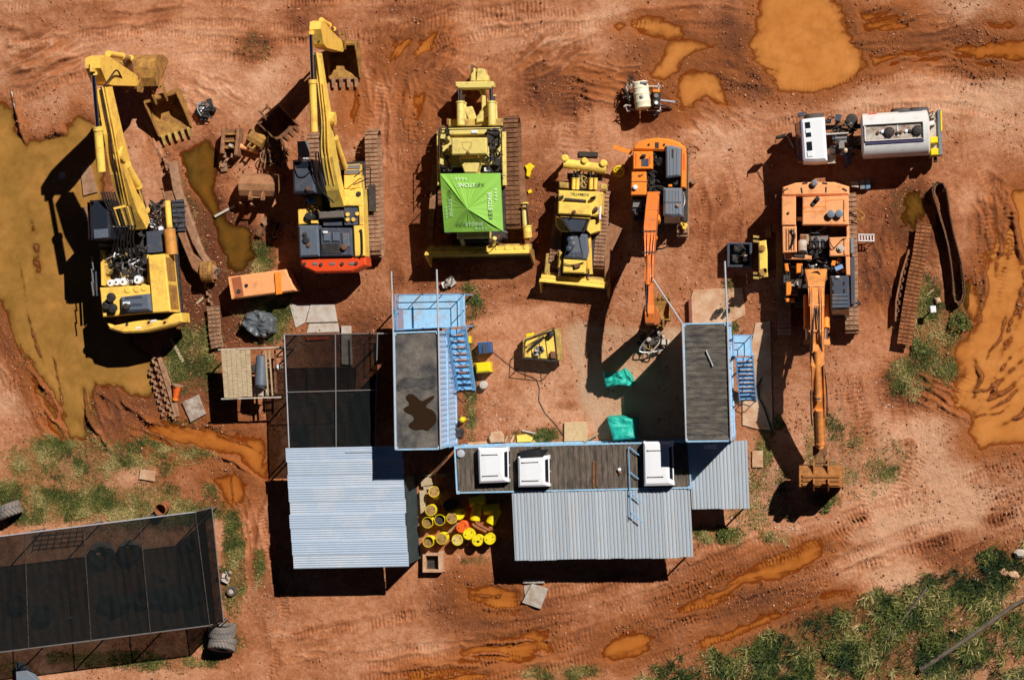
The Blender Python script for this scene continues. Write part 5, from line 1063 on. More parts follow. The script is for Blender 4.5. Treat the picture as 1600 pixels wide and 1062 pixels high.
hose(B(), [W(1297,378,zb), W(1303,387,zb+.05), W(1316,374,zb), W(1322,373,zb)], .03).done('cable', DARK, t); B().rc(1319,374,1321.5,397,zb-.1,zb-.03,0,.01).done('grab_rail', ORGF, t)
B().pp([(1321,401),(1328,401),(1328.5,430),(1322,430)], 1.5, zb-.1, .03).done('side_panel', ORGF, t)
for k in range(12): x, y = rr.uniform(1300,1320), rr.uniform(404,426); B().box(W(x, y, rr.uniform(1.9,2.4)), (rr.uniform(.15,.4), rr.uniform(.12,.3), .4), rr.uniform(0,3)).done('valve_block', ORG if k % 3 else BLACK, t)
B().box(W(1311,418,2.65), (.42,.22,.14), .4).done('rag', mat('blue_rag', (.22,.35,.6), .8, amt=.1), t)
B().pp([(1225,396),(1254,397),(1268,400),(1268,406),(1226,405)], 1.5, 2.4, .04).done('step_beam', ORGF, t); B().rc(1240,397,1258,402,2.3,2.48,4,.02).done('grip_plate', DARK, t)
B().lathe(W(1254,393,2.6), [(.22,-.6),(.22,0)], 12, Matrix.Rotation(1.2,4,'X')).done('accumulator', BOARD, t)
for q in ([(1225.5,412),(1231,410),(1233,424),(1227,425)], [(1244,411),(1254,410),(1254,426),(1244,427)], [(1228,441),(1236,440),(1237,461),(1228,462)], [(1227.5,466),(1241,466),(1242,472),(1228,472)]): B().pp(q, 1.5, 2.1, .04).done('step_box', ORG, t)
B().pp([(1236,440),(1247,438),(1248,462),(1237,462)], 1.5, 1.8, .02).done('tread_plate', BOARD, t)
for k in range(10): x, y = rr.uniform(1228,1252), rr.uniform(408,460); hose(B(), [W(x + rr.uniform(-7,7), y + rr.uniform(-9,9), rr.uniform(1.8,2.2)) for _ in range(3)], .035).done('hydraulic_hose', BLACK, t)
for q in (((1224,398),(1227,472)), ((1244,440),(1248,466))): B().bar(W(*q[0],1.7), W(*q[1],1.7), .08, .3).done('deck_edge', GREY, t)
# cab
B().pp([(1297,431),(1326,430.5),(1328,482),(1298,484)], 1.5, 3.5, .10).done('cab', GREY, t)
for x, y in ((1302,443),(1319,442),(1302.5,455),(1319.5,454)): B().rc(x-1,y-2.5,x+1,y+2.5,3.48,3.56,0,.01).done('roof_bracket', BLACK, t)
for y in (460, 466, 472, 478): B().pp([(1300,y),(1325,y-.5),(1325.5,y+2),(1300.5,y+2.5)], 3.45, 3.54, .01).done('roof_guard_bar', SLATE, t)
B().rc(1305.5,431,1311.5,434,3.45,3.6,-3,.02).done('roof_lamp', WHITE, t); B().add([W(1299,484.5,3.3), W(1326.5,483,3.3), W(1327,496,1.9), W(1300,497,1.9)], [[0,1,2,3]]).done('windscreen', GLASS, t)
B().pp([(1329,402),(1335,402),(1336,475),(1330,475)], 1.25, 1.4, .01).done('walkway', GREY, t); B().pp([(1328.5,372),(1334,371),(1335,396),(1329,396)], 1.3, 1.7, .03).done('side_step', GREYL, t)
hose(B(), [W(1330,478,2.6), W(1337,480,2.5), W(1343,474,2.2), W(1340,468,2.0)], .035).done('mirror_arm', BLACK, t); B().box(W(1341,474,2.3), (.3,.1,.2)).done('mirror', BLACK, t)
hose(B(), [W(1334,325,1.5), W(1343,330,1.5), W(1350,337,1.4), W(1344,344,1.4), W(1335,341,1.4)], .06).done('hose_loop', RUSTY, t)
# boom, stick and bucket almost flat
bz = [W(1275,428,2.6), W(1275.5,450,3.1), W(1276,480,3.5), W(1276,520,3.65), W(1276.5,556,3.5), W(1277,585,3.3)]
B().beam(bz, [1.15,.85,.78,.78,.75,.6], [.9,1.15,1.2,1.0,.85,.6]).done('boom', ORGB, t)
pipes_on(t, [[bz[0]+[dx*1.6,0,.5], bz[1]+[dx,0,.65], bz[2]+[dx,0,.68], bz[3]+[dx,0,.58], bz[4]+[dx,0,.48]] for dx in (-.30,-.20,.18,.28)], .04, ORGB)
pipes_on(t, [[bz[0]+[-.3,0,.5], bz[0]+[.1,.1,.62], bz[0]+[.3,-.3,.6]], [bz[2]+[0,0,.7], bz[3]+[.15,0,.7], bz[4]+[.28,0,.6], W(1281,580,3.8)], [bz[2]+[-.1,0,.7], bz[3]+[-.2,0,.7], bz[4]+[-.25,0,.6]]], .045, BLACK, 'hydraulic_hose')
for i in (1,2,3): B().bar(bz[i]+[-.40,.1,.66-.06*i*.5], bz[i]+[.40,.1,.66-.06*i*.5], .08, .05).done('pipe_clamp', ORGF, t)
for s in (-1, 1):
    ram(t, W(1276+s*16,462,2.2), W(1276+s*14.5,533,3.3), .17, ORG, .72); B().bar(W(1276+s*8,534,3.45), W(1276+s*19,534,3.35), .28, .4).done('ram_bracket', ORGB, t)
st_ = [W(1277,538,3.9), W(1278,570,3.9), W(1279,610,3.3), W(1280,650,2.6), W(1281,694,1.75)]
B().beam(st_, [.5,.72,.70,.62,.56], [.5,.8,.8,.65,.5]).done('stick', ORGB, t)
ram(t, W(1277,548,4.35), W(1279,625,3.75), .17, ORGB, .94); ram(t, W(1280,640,3.25), W(1281.5,698,2.3), .2, ORGB, .92)
pipes_on(t, [[st_[1]+[dx,0,.5], st_[2]+[dx,0,.48], st_[3]+[dx,0,.4]] for dx in (-.3,.3)], .035, ORGB); pipes_on(t, [[st_[1]+[.3,0,.5], st_[2]+[.42,0,.3], st_[3]+[.42,0,0]], [st_[2]+[-.4,0,.2], st_[3]+[-.42,.2,.2], st_[3]+[-.36,-.5,.1]]], .04, BLACK, 'hydraulic_hose')
for x, y in ((1284,700),(1272,702)): pass
B().box(W(1281,704,1.7), (.75,.5,.45)).done('link', RUST, t)
for s in (-1, 1): B().bar(W(1281+s*7,700,1.8), W(1281+s*7,722,1.6), .1, .3).done('link_arm', RUST, t)
ORST = mat('orange_rust_steel', (.50,.195,.045), .7, amt=.6, scale=2.6, dirt=(.22,.085,.025), bump=.3)
bucket(t, W(1283,735,.80), 0, 2.25, 1.75, 1.55, ORST, RUST, pitch=.95, teeth=5)
for s in (-1, 1): B().side(W(1283+s*11,728,0), (0,1), [(.35,1.0),(.55,1.7),(.40,2.1),(.0,2.25),(-.5,2.2),(-.7,1.9)], .09).done('bucket_ear', ORST, t)
B().tube([W(1270,722,1.8), W(1297,722,1.8)], .09, 10).done('bucket_pin', RUST, t)
for k in range(3): B().bar(W(1254,743+6.5*k,2.36+.04*k), W(1312,743+6.5*k,2.36+.04*k), .14, .12).done('wear_strip', ORST, t)
# ------------------------------------------------------------------ 5. big bulldozer under the green canopy
t = thing('bulldozer', 'big faded yellow bulldozer with a ripper under the green printed canopy', 'bulldozer', W(747, 290, 0)); D1 = t
track(t, W(803,186,0), W(808,362,0), .80, 1.35, .26, RUST, RUST); track(t, W(700,200,0), W(703,364,0), .80, 1.35, .26, RUST, RUST)
B().pp([(708,200),(788,198),(790,372),(712,374)], .6, 1.4, .05).done('chassis', DARK, t)
B().pp([(690,200.5),(781,199),(781.5,256),(689,262)], 1.3, 2.2, .04).done('rear_deck', OLIVEY, t)
B().pp([(700,202),(775,201),(775,210),(700,211)], 2.1, 2.45, .05).done('fuel_tank', OLIVEY, t); B().rc(736,203.5,746,208,2.4,2.5,0,.01).done('number_plate', WHITE, t)
B().pp([(705,215.5),(760,215),(760.5,241),(705.5,242)], 3.15, 3.5, .06).done('rops_roof', OLIVEY, t)
for x, y in ((710,220),(756,220),(710,238),(756,238)): p = W(x, y, 3.3); B().box((p[0], p[1], 2.5), (.16,.16,1.6)).done('rops_post', OLIVEY, t)
for q in (((722,222),(738,222)),((722,222),(724,232)),((738,222),(735,232)),((724,232),(730,236)),((735,232),(730,236))): B().bar(W(*q[0],3.505), W(*q[1],3.505), .04, .02).done('roof_rib', YELD, t)
B().lathe(W(731,239,3.55), [(.10,-.1),(.10,0),(.05,.04)], 10).done('beacon', RUST, t)
B().pp([(716,246),(752,246),(744.5,270),(725.5,270)], 2.0, 2.9, .06).done('engine_hood', OLIVEY, t)
for q in ([(691,243),(714,243),(720,268),(690,270)], [(754,243),(781,241),(781,268),(748,270)]): B().pp(q, 1.2, 1.7, .02).done('side_floor', DARK, t)
B().lathe(W(707,259,1.95), [(.2,-.3),(.2,0),(.12,.02)], 14).done('filter', GREY, t)
rr = random.Random(12)
for k in range(46):
    x, y = (rr.uniform(692,704) if k % 2 else rr.uniform(762,780)), rr.uniform(203,266)
    if k % 3 == 0: B().box(W(x, y, rr.uniform(2.2,2.7)), (rr.uniform(.12,.4), rr.uniform(.12,.4), rr.uniform(.15,.5)), rr.uniform(0,3)).done('fitting', OLIVEY if k % 2 else DARK, t)
    else: hose(B(), [W(x + rr.uniform(-7,7), y + rr.uniform(-8,8), rr.uniform(2.2,2.8)) for _ in range(4)], rr.uniform(.025,.045)).done('hose', BLACK, t)
B().lathe(W(773,206,2.75), [(.22,-.5),(.22,-.05),(.15,0)], 14).done('air_cleaner', BLACK, t); B().pp([(752,228),(764,224),(764,246),(754,248)], 2.0, 2.6, .05).done('tool_box', OLIVEY, t); B().rc(756,262,765,268,2.3,2.6,0,.03).done('white_can', WHITE, t)
for x0 in (686.5, 783.5):
    for y in (205, 235, 262): B().tube([W(x0,y,1.6), W(x0,y,2.9)], .03, 6).done('rail_post', DARK, t)
    B().tube([W(x0,203,2.9), W(x0,265,2.9)], .03, 6).done('handrail', DARK, t)
B().tube([W(686,203,2.9), W(783,201,2.9)], .03, 6).done('handrail', DARK, t)
B().pp([(784,206),(790,206),(791,290),(785,290)], 1.5, 1.75, .03).done('fender', OLIVEY, t); B().pp([(682,206),(688,206),(689,290),(683,290)], 1.5, 1.75, .03).done('fender', OLIVEY, t)
B().pp([(712,270),(762,270),(764,372),(714,373)], 1.3, 2.3, .06).done('bonnet', OLIVEY, t); B().rc(716,362,764,378,1.0,2.0,0,.05).done('radiator', DARK, t)
B().pp([(742,372),(772,372),(780,384),(742,384)], 1.0, 1.3, .05).done('nose_guard', YELD, t)
for k in range(8): hose(B(), [W(rr.uniform(735,785), rr.uniform(366,384), 1.5) for _ in range(4)], .04).done('hose', RUST if k % 2 else BLACK, t)
# ripper
B().pp([(711,128),(770,127),(771,134),(766,138),(716,138.5),(711,135)], 1.2, 2.0, .06).done('ripper_beam', OLIVEY, t); B().pp([(736,107),(742,106),(742,127),(735,127)], .9, 1.9, .04).done('ripper_bracket', OLIVEY, t); B().pp([(746,107),(757,107.5),(760,127),(744,127)], .9, 1.75, .04).done('ripper_bracket', OLIVEY, t)
B().pp([(733,118),(762,117),(763,126),(733,126)], .8, 1.45, .04).done('shank_holder', OLIVEY, t); B().side(W(747,112,0), (0,1), [(-.25,2.1),(.1,2.1),(.15,.6),(-.2,.02),(-.3,.1),(-.15,.7)], .14).done('ripper_shank', RUST, t)
for x, x2 in ((719,720),(767,769)): ram(t, W(x2,196,1.9), W(x,136,1.75), .22, OLIVEY, .62)
for x in (724, 772): ram(t, W(x+1,194,1.1), W(x-1,150,1.0), .18, OLIVEY, .75)
B().pp([(748,140),(757,140),(762,170),(755,190),(744,192),(744,183),(752,172),(752,150)], .9, 1.5, .05).done('ripper_arm', OLIVEY, t); B().pp([(722,168),(737,166),(744,184),(744,192),(735,192)], .8, 1.2, .05).done('ripper_arm', OLIVEY, t); B().pp([(700,186),(786,185),(786,197),(700,198)], .6, 1.3, .05).done('ripper_mount', YELD, t)
# push arms and blade
B().beam([W(812,255,.9), W(816,290,.9), W(824,375,.75)], [.30,.32,.35], [.4,.4,.4]).done('push_arm', RUSTL, t); B().beam([W(680,257,.9), W(678,300,.9), W(672,378,.75)], [.30,.32,.35], [.4,.4,.4]).done('push_arm', RUSTL, t)
ram(t, W(825,372,1.3), W(820,318,1.2), .24, LEMON, .35); B().tube([W(821,352,1.25), W(819,322,1.2)], .16, 12).done('brace_tube', OLIVEY, t); B().bar(W(813,323.5,1.45), W(836,324.5,1.45), .06, .12).done('tilt_lever', RUST, t)
for s in (-1, 1): ram(t, W(747+s*26,372,2.2), W(747+s*20,390,1.3), .12, OLIVEY, .5)
def blade(t, xl, xr, yl, yr, hgt, m, back_m, n_rib, wing):
    """curved dozer blade; photo ends of its top edge, ribs on the back"""
    a, b_ = W(xl, yl, hgt), W(xr, yr, hgt); d = b_ - a; L_ = np.linalg.norm(d[:2]); d /= L_; f = np.array([d[1], -d[0], 0]) ; f = f if f[1] < 0 else -f
    prof = [(0.30, 0.06), (.10, .22 * hgt / 1.2), (-.02, .45 * hgt), (-.04, .7 * hgt), (.04, .9 * hgt), (.16, hgt)]
    q = B(); vs = []
    n = len(prof)
    for p in (a, b_):
        for o, z in prof: vs.append(np.array([p[0], p[1], 0]) + f * o + [0, 0, z])
        for o, z in prof: vs.append(np.array([p[0], p[1], 0]) + f * (o - .09) + [0, 0, z])
    k = 2 * n; fs = []
    for i in range(n - 1): fs += [[i, i + 1, k + i + 1, k + i], [n + i, k + n + i, k + n + i + 1, n + i + 1], [i, n + i, n + i + 1, i + 1], [k + i, k + i + 1, k + n + i + 1, k + n + i]]
    fs += [[0, k, k + n, n], [n - 1, 2 * n - 1, k + 2 * n - 1, k + n - 1]]; q.add(vs, fs); bl = q.done('blade', m, t)
    B().beam([np.array([a[0], a[1], .1]) + f * .34, np.array([b_[0], b_[1], .1]) + f * .34], [.08, .08], [.22, .22]).done('cutting_edge', RUST, bl)
    for i in range(n_rib):
        u = (i + .5) / n_rib; p = lerp(a, b_, u); B().side(p, f, [(-.42, .5), (-.10, .35), (-.10, hgt * .93), (-.28, hgt * .93)], .06).done('rib', m, bl)
    p0, p1 = np.array([a[0], a[1], hgt * .86]) - f * .16, np.array([b_[0], b_[1], hgt * .86]) - f * .16; B().beam([p0, p1], [.20, .20], [.16, .16]).done('box_beam', m, bl)
    p0, p1 = np.array([a[0], a[1], hgt * .40]) - f * .24, np.array([b_[0], b_[1], hgt * .40]) - f * .24; B().beam([p0, p1], [.34, .34], [.5, .5]).done('box_beam', back_m, bl)
    for p, s in ((a, -1), (b_, 1)):
        e = np.array([*(d[:2] * s), 0]); B().add([np.array([p[0], p[1], 0]) + f * o + [0, 0, z] + e * w_ for w_ in (0, wing) for o, z in ((.35, .05), (-.10, .3), (-.1, hgt * .8), (.16, hgt + .04), (.75, .25))],
            [[0, 1, 2, 3, 4], [5, 6, 7, 8, 9]] + [[i, (i + 1) % 5, 5 + (i + 1) % 5, 5 + i] for i in range(5)]).done('end_plate', RUSTY if s > 0 else m, bl)
    return bl
blade(t, 666, 826, 394, 391, 1.85, LEMON, YELD, 11, .10)

# green printed canopy
zc, za = 3.55, 4.25
cc = [W(687.5,271.5,zc), W(781.5,270.5,zc), W(786,361,zc), W(694.5,363,zc)]; ap = W(730,326,za)
gz = thing('gazebo_canopy', 'lime green pyramid canopy printed KEYSTONE PARK over the big bulldozer', 'canopy', (*np.mean(cc,0)[:2], 0))
b = B(); vs = []; fs = []; ns = 24; nr = 8
ringp = []
for e in range(4):
    for i in range(ns): ringp.append(lerp(cc[e], cc[(e+1) % 4], i / ns))
tot = len(ringp)
rw = random.Random(6); wr = [rw.uniform(-1,1) for _ in range(tot)]
for r_ in range(nr + 1):
    f_ = r_ / nr
    for i, p in enumerate(ringp):
        q = lerp(ap, p, f_); e = (i % ns) / ns; ridge = abs(e - .5) * 2
        zf = -.16 * f_ * (1 - f_) * 4 * (1 - ridge ** 2) * .5 + .02 * wr[i] * (1 - f_) * f_ * 4 + .014 * wr[(i * 7) % tot] * f_ * (1 - f_) * 3
        if i // ns in (0, 2) and i % ns in (1, 2): zf -= .10 * sin(PI * f_)         # slack folds beside two ridges
        vs.append(q + [0, 0, zf])
for r_ in range(nr):
    for i in range(tot): j = (i + 1) % tot; fs.append([r_*tot+i, r_*tot+j, (r_+1)*tot+j, (r_+1)*tot+i])
n0 = len(vs)
for p in ringp: vs.append(np.array(p) + [0, 0, -.16])
for i in range(tot): j = (i + 1) % tot; fs.append([nr*tot+i, nr*tot+j, n0+j, n0+i])
b.add(vs, fs); b.done('fabric', GREEN, gz, smooth=True)
for p in cc: q = lerp(p, ap, .01); B().tube([(q[0], q[1], 1.9), (q[0], q[1], zc - .03)], .03, 6).done('pole', GALV, gz)
def lettering(txt, size, origin, ux, uy, m, parent, name='lettering', lift=.03):
    cu = bpy.data.curves.new('lettering', 'FONT'); cu.body = txt; cu.size = size; cu.align_x = 'CENTER'; cu.align_y = 'CENTER'; cu.offset = .001
    tmp = bpy.data.objects.new('tmp', cu); C.objects.link(tmp); dg = bpy.context.evaluated_depsgraph_get(); dg.update()
    me_ = bpy.data.meshes.new_from_object(tmp.evaluated_get(dg)); C.objects.unlink(tmp); bpy.data.objects.remove(tmp)
    ux = Vector(ux).normalized(); uz = ux.cross(Vector(uy)).normalized(); uy = uz.cross(ux)
    if uz.z < 0: uz = -uz; uy = -uy
    M = Matrix(((ux.x, uy.x, uz.x, 0), (ux.y, uy.y, uz.y, 0), (ux.z, uy.z, uz.z, 0), (0, 0, 0, 1))); M.translation = Vector([float(k) for k in origin]) + uz * lift
    me_.materials.clear(); me_.materials.append(m); me_.name = name; return place(me_, name, parent, M)
for e, flip in ((0, 1), (1, 1), (2, 1), (3, 1)):
    p, q = cc[e], cc[(e+1) % 4]; ux = p - q; mid_ = lerp(p, q, .5); uy = ap - mid_
    for txt, dx, fr, sz, m in (('KEY', .55, .33, .31, TBLACK), ('STONE', -.16, .33, .31, TWHITE), ('PARK', -.48, .15, .2, TWHITE)):
        uxn = ux / np.linalg.norm(ux); o = lerp(mid_, ap, fr) - uxn * dx
        if txt == 'PARK': txt = 'P A R K'
        lettering(txt, sz, o, ux, uy, m, gz, lift=.05 - .10 * fr * (1 - fr))

# ------------------------------------------------------------------ 6. smaller bulldozer
t = thing('bulldozer', 'smaller yellow bulldozer with blue-grey bonnet and cab glass', 'bulldozer', W(905, 350, 0)); D2 = t
track(t, W(947,302,0), W(938,420,0), .58, 1.05, .2, TRKD, RUST); track(t, W(880,300,0), W(869,418,0), .58, 1.05, .2, TRKD, RUST)
B().pp([(888,300),(934,303),(926,424),(880,420)], .45, 1.1, .05).done('chassis', DARK, t)
B().pp([(872.5,297),(942,300),(940,334),(928,338),(871.5,333)], 1.0, 2.05, .05).done('rear_body', LEMON, t)
B().pp([(872.5,315),(924,318),(924,337),(871.5,334)], 2.75, 3.0, .06).done('rops_roof', LEMON, t)
for x, y in ((876,319),(920,321)): p = W(x, y, 2.8); B().box((p[0], p[1], 2.3), (.15,.15,1.1)).done('rops_post', YEL, t)
B().pp([(882,309),(915,312),(915,315.5),(882,313)], 2.0, 2.4, .02).done('rear_screen', DARK, t); B().lathe(W(897,331,3.05), [(.1,-.05),(.1,.03),(.05,.06)], 10).done('beacon', RUST, t)
for x, y in ((877,308),(926,310),(930,328),(927,309)): B().box(W(x, y, 2.2), (.25,.12,.2), .3).done('latch', DARK, t)
B().lathe(W(931,326,2.15), [(.12,-.1),(.12,0)], 10).done('fuel_cap', RUST, t); B().pp([(936.5,322),(939.5,322),(938.5,343),(936,343)], 1.9, 2.1, .01).done('white_strip', WHITE, t)
lettering('KOMATSU', .21, W(906,303.5,2.08), W(880,302,2.08)-W(930,305,2.08), W(905,315,2.08)-W(906,303,2.08), TBLACK, t, lift=.006)
B().pp([(876,338),(920,341),(910.5,362),(892,362)], 1.6, [2.7,2.7,2.3,2.3], .05).done('cab_glass', SLATE, t); B().pp([(874,336.5),(922,339.5),(921,342),(876,339)], 2.4, 2.78, .02).done('cab_frame', YEL, t)
for q in (((876,339),(892,362)),((920,342),(911,362))): B().bar(W(*q[0],2.72), W(*q[1],2.32), .08, .10).done('cab_pillar', DARK, t)
B().pp([(921,342),(938,345),(937,361),(922,366),(916,360)], 1.1, 1.75, .04).done('fender', LEMON, t); B().pp([(868,336),(878,340),(888,362),(876,362),(868,352)], 1.1, 1.75, .04).done('fender', LEMON, t)
B().pp([(894,364),(917,366),(919,398),(916,406),(880,403),(886,386)], 1.2, 1.95, .07).done('bonnet', SLATE, t); B().bar(W(904,366,1.97), W(911,402,1.97), .04, .03).done('bonnet_seam', DARK, t); B().pp([(884,393),(897,394),(896,402),(882,401)], 1.9, 1.98, .01).done('bonnet_grille', GREY, t); B().pp([(899,394),(912,395),(911,403),(898,402)], 1.9, 1.98, .01).done('bonnet_grille', GREY, t)
for x, y, r_ in ((891,374,.17),(893,382,.2),(889,388,.16)): B().lathe(W(x, y, 2.3), [(r_*.6,-.4),(r_*.6,-.15),(r_,-.12),(r_,0),(r_*.6,.04)], 14).done('intake', GREY, t, smooth=True)
B().pp([(880,405),(916,407),(914,427),(879,426)], .9, 1.9, .06).done('radiator_guard', LEMON, t)
hose(B(), [W(880,411,2.0), W(890,414,2.0), W(900,413,2.0), W(912,410,2.0)], .03).done('hose', BLACK, t); B().box(W(902,415,2.0), (.3,.2,.15), .3).done('hose_block', RUST, t)
for q in (((921,368),(924,428)), ((874,394),(873,420))): B().beam([W(*q[0],1.3), W(*q[1],1.0)], [.16,.16], [.2,.2]).done('lift_frame', YEL, t)
ram(t, W(876,394,1.7), W(874,432,1.2), .10, YEL, .6); ram(t, W(918,396,1.7), W(920,434,1.2), .10, YEL, .6)
B().pp([(944,352),(953,353),(951,436),(944,438)], .5, .95, .04).done('push_arm', RUSTL, t); B().pp([(853,396),(860,396),(858,428),(850,428)], .5, .95, .04).done('push_arm', YELD, t); B().pp([(952,348),(973,357),(956,392),(950,388)], .05, .35, .03).done('mud_guard', RUSTL, t)
B().pp([(873,284),(888,285),(888,294),(874,293)], .9, 1.5, .04).done('rear_step', YELD, t); B().pp([(938,287),(948,288),(948,297),(938,296)], .9, 1.5, .04).done('rear_step', YELD, t)
p0, p1 = W(881.5,255.5,1.5), W(947,264.5,1.5); B().tube([p0, p1], .27, 16).done('ripper_beam', LEMON, t, smooth=True)
for u, r_ in ((0.03,.2),(.5,.17),(.95,.2)):
    p = lerp(p0, p1, u); B().lathe(p + [0,.28,.1], [(r_,-.5),(r_,.25),(r_*.7,.3)], 12).done('ripper_socket', LEMON, t)
    B().side((p[0], p[1]+.35), (0,1), [(-.1,1.4),(.12,1.4),(.16,.4),(-.1,.02),(-.2,.08),(-.06,.5)], .09).done('ripper_shank', RUST, t)
for x in (896, 902, 923, 930): ram(t, W(x,296,1.5), W(x+1,266,1.6), .11, LEMON, .6)
for k in range(8): hose(B(), [W(rr.uniform(902,924), rr.uniform(266,296), 1.3) for _ in range(4)], .035).done('hose', BLACK if k%2 else YELD, t)
B().pp([(886,270),(940,273),(940,282),(886,280)], .5, 1.0, .05).done('ripper_mount', DARK, t); B().rc(904,237,934,245,.0,.14,2,.02).solo('rubber_mat', DARK, 'black slab lying behind the small bulldozer ripper', 'mat')
blade(t, 845, 949, 435.5, 446, 1.25, LEMON, YELD, 6, .07)

# ------------------------------------------------------------------ 7. tanker truck
t = thing('tanker_truck', 'white cab-over tanker truck with long off-white tank and open roof hatches', 'truck', W(1355, 215, 0)); TK = t
zc = 3.0
B().pp([(1249.5,186.5),(1270,184),(1288.5,182.5),(1293,251),(1275,252.5),(1254.5,252)], .9, zc, .14).done('cab', WHITE, t)
b = B(); a_, b_ = W(1249,190,2.75), W(1254,250,2.75); c_, d_ = W(1242.5,193,1.4), W(1247.5,252,1.4); b.add([a_, b_, d_, c_], [[0,1,2,3]]).done('windscreen', mat('violet_glass', (.10,.09,.16), .15, amt=.15, bump=0), t)
b = B(); b.pp([(1241.5,193),(1247,192),(1252,253),(1246.5,253)], .5, 1.4, .05).done('front_grille', mat('grey_violet_plastic', (.22,.21,.30), .5), t); B().rc(1246,211,1249,230,1.3,1.42,-4,0).done('grille_bar', WHITE, t)
B().pp([(1250,186),(1254,186),(1258,252),(1254,252)], 2.55, 2.98, .04).done('sun_visor', mat('grey_violet_plastic', (.22,.21,.30)), t)
for q, g in (([(1257.5,191.5),(1265.5,190.5),(1266.5,200),(1258.5,201)], GLASS), ([(1258.5,202),(1266.8,201),(1267.2,207),(1259,208)], WHITE), ([(1259,208.5),(1267.3,207.5),(1267.8,213.5),(1259.5,214.5)], GLASS), ([(1260,222),(1268.5,221),(1269.5,235),(1261,236)], GLASS), ([(1261.2,237),(1269.8,236),(1270.3,244),(1262,245)], WHITE)): B().pp(q, zc - .05, zc + (.05 if g is WHITE else .03), .01).done('roof_hatch', g, t)
B().tube([W(1264,181,2.4), W(1258,176,2.4), W(1247,178,2.4)], .025, 6).done('mirror_arm', BLACK, t); B().pp([(1246,176.5),(1257,174.5),(1258,180.5),(1247,182)], 2.0, 2.45, .03).done('mirror', GREY, t)
B().tube([W(1250,252,2.3), W(1232,216,2.35), W(1228,209,2.35), W(1213,214,2.3), W(1211,224,2.2)], .025, 6).done('mirror_arm', BLACK, t); B().pp([(1212.5,212.5),(1227,209.5),(1227.5,213.5),(1213,216.5)], 1.8, 2.35, .03).done('mirror', BLACK, t)
for y0, y1 in ((196, 203), (229, 236)): B().pp([(1285,y0),(1468,y0-8),(1468,y1-8),(1285,y1)], .75, 1.0, .02).done('chassis_rail', DARK, t)
rr = random.Random(17)
for k in range(46):
    x, y = rr.uniform(1290,1338), rr.uniform(184,238)
    if k % 3 == 0: B().box(W(x, y, rr.uniform(1.0,1.7)), (rr.uniform(.15,.6), rr.uniform(.12,.4), rr.uniform(.2,.6)), rr.uniform(-.2,.2)).done('driveline_part', (STEEL, DARK, RUST, GREY)[k % 4], t)
    else: hose(B(), [W(x + rr.uniform(-9,9), y + rr.uniform(-7,7), rr.uniform(1.1,1.8)) for _ in range(4)], rr.uniform(.025,.05)).done('pipe', BLACK if k % 5 else STEEL, t)
B().tube([W(1288,210,1.9), W(1326,208,1.9)], .05, 8).done('air_pipe', BOARD, t); B().lathe(W(1331,187,1.5), [(.32,-.9),(.32,0),(.2,.04)], 16).done('air_cleaner', DARK, t)
for y in (216, 222): B().tube([W(1305,y,1.7), W(1323,y-1,1.7)], .09, 10).done('air_tank', STEEL, t)
B().pp([(1291,240),(1306,238),(1307,255),(1293,256)], .8, 1.0, .02).done('step_plate', BOARD, t); B().pp([(1305,190),(1322,188),(1322,196),(1305,197)], .8, 1.4, .03).done('battery_box', RUST, t)
def wheel(t, c, ax, r_, w):
    c = np.asarray(c, float); ax = Vector(ax).normalized(); M = ax.to_track_quat('Z','Y').to_matrix().to_4x4()
    wh = B().lathe(c, [(r_*.55,-w/2),(r_*.92,-w/2),(r_,-w*.35),(r_,w*.35),(r_*.92,w/2),(r_*.55,w/2)], 20, M, cap=False).done('tyre', TYRE, t, smooth=True)
    B().lathe(c, [(r_*.56,-w*.3),(r_*.2,-w*.2),(r_*.2,w*.2),(r_*.56,w*.3)], 14, M).done('rim', STEEL, wh)
axd = W(1300,180,0) - W(1304,250,0); axd = axd / np.linalg.norm(axd)
for x, off in ((1273, 1), (1408, 1), (1437, 1)):
    c0 = W(x, 214 - (x - 1273) * .045, 0)
    for s in (-1, 1): wheel(t, c0 + axd * s * 1.02 + [0,0,.52], axd, .52, .45 if x > 1300 else .3)
# tank: flattened oval barrel with end domes
A0, A1 = W(1348.5,213.5,1.9), W(1449,207.5,1.9); d = A1 - A0; L_ = np.linalg.norm(d[:2]); d = d / L_; d[2] = 0; s_ = np.array([-d[1], d[0], 0]); hw = 1.19; hh = .92
b = B(); vs = []; fs = []; nseg = 36; stn = [(-.10,.0,.72),(-.04,0,.93),(.0,0,1.0)] + [(L_*k/6,0,1.0) for k in range(1,7)] + [(L_+.04,0,.93),(L_+.10,0,.72)]
for u, _, sc in stn:
    for j in range(nseg):
        a = 2*PI*j/nseg; ca, sa = cos(a), sin(a); e = .78
        y = math.copysign(abs(ca)**e, ca) * hw * sc; z = math.copysign(abs(sa)**e, sa) * hh * sc; vs.append(A0 + d*u + s_*y + [0,0,z])
for i in range(len(stn)-1):
    for j in range(nseg): fs.append([i*nseg+j, i*nseg+(j+1)%nseg, (i+1)*nseg+(j+1)%nseg, (i+1)*nseg+j])
fs += [list(range(nseg))[::-1], [(len(stn)-1)*nseg+j for j in range(nseg)]]; b.add(vs, fs); tank = b.done('tank', TANKW, t, smooth=True)
zt = 1.9 + hh
def onT(u, v, dz=0): return A0 + d*u + s_*v + [0,0,hh+dz]
def tplate(u0, u1, v0, v1, z0, z1, m, nm, par): B().slab([onT(u,v)[:2] for u, v in ((u0,v0),(u1,v0),(u1,v1),(u0,v1))], zt+z0, zt+z1, .01).done(nm, m, par)
tplate(.05, L_-.30, -.34, .46, -.05, .012, mat('rusty_tank_top', (.56,.50,.44), .5, amt=.5, scale=2.2, dirt=(.17,.075,.035)), 'walkway', tank)
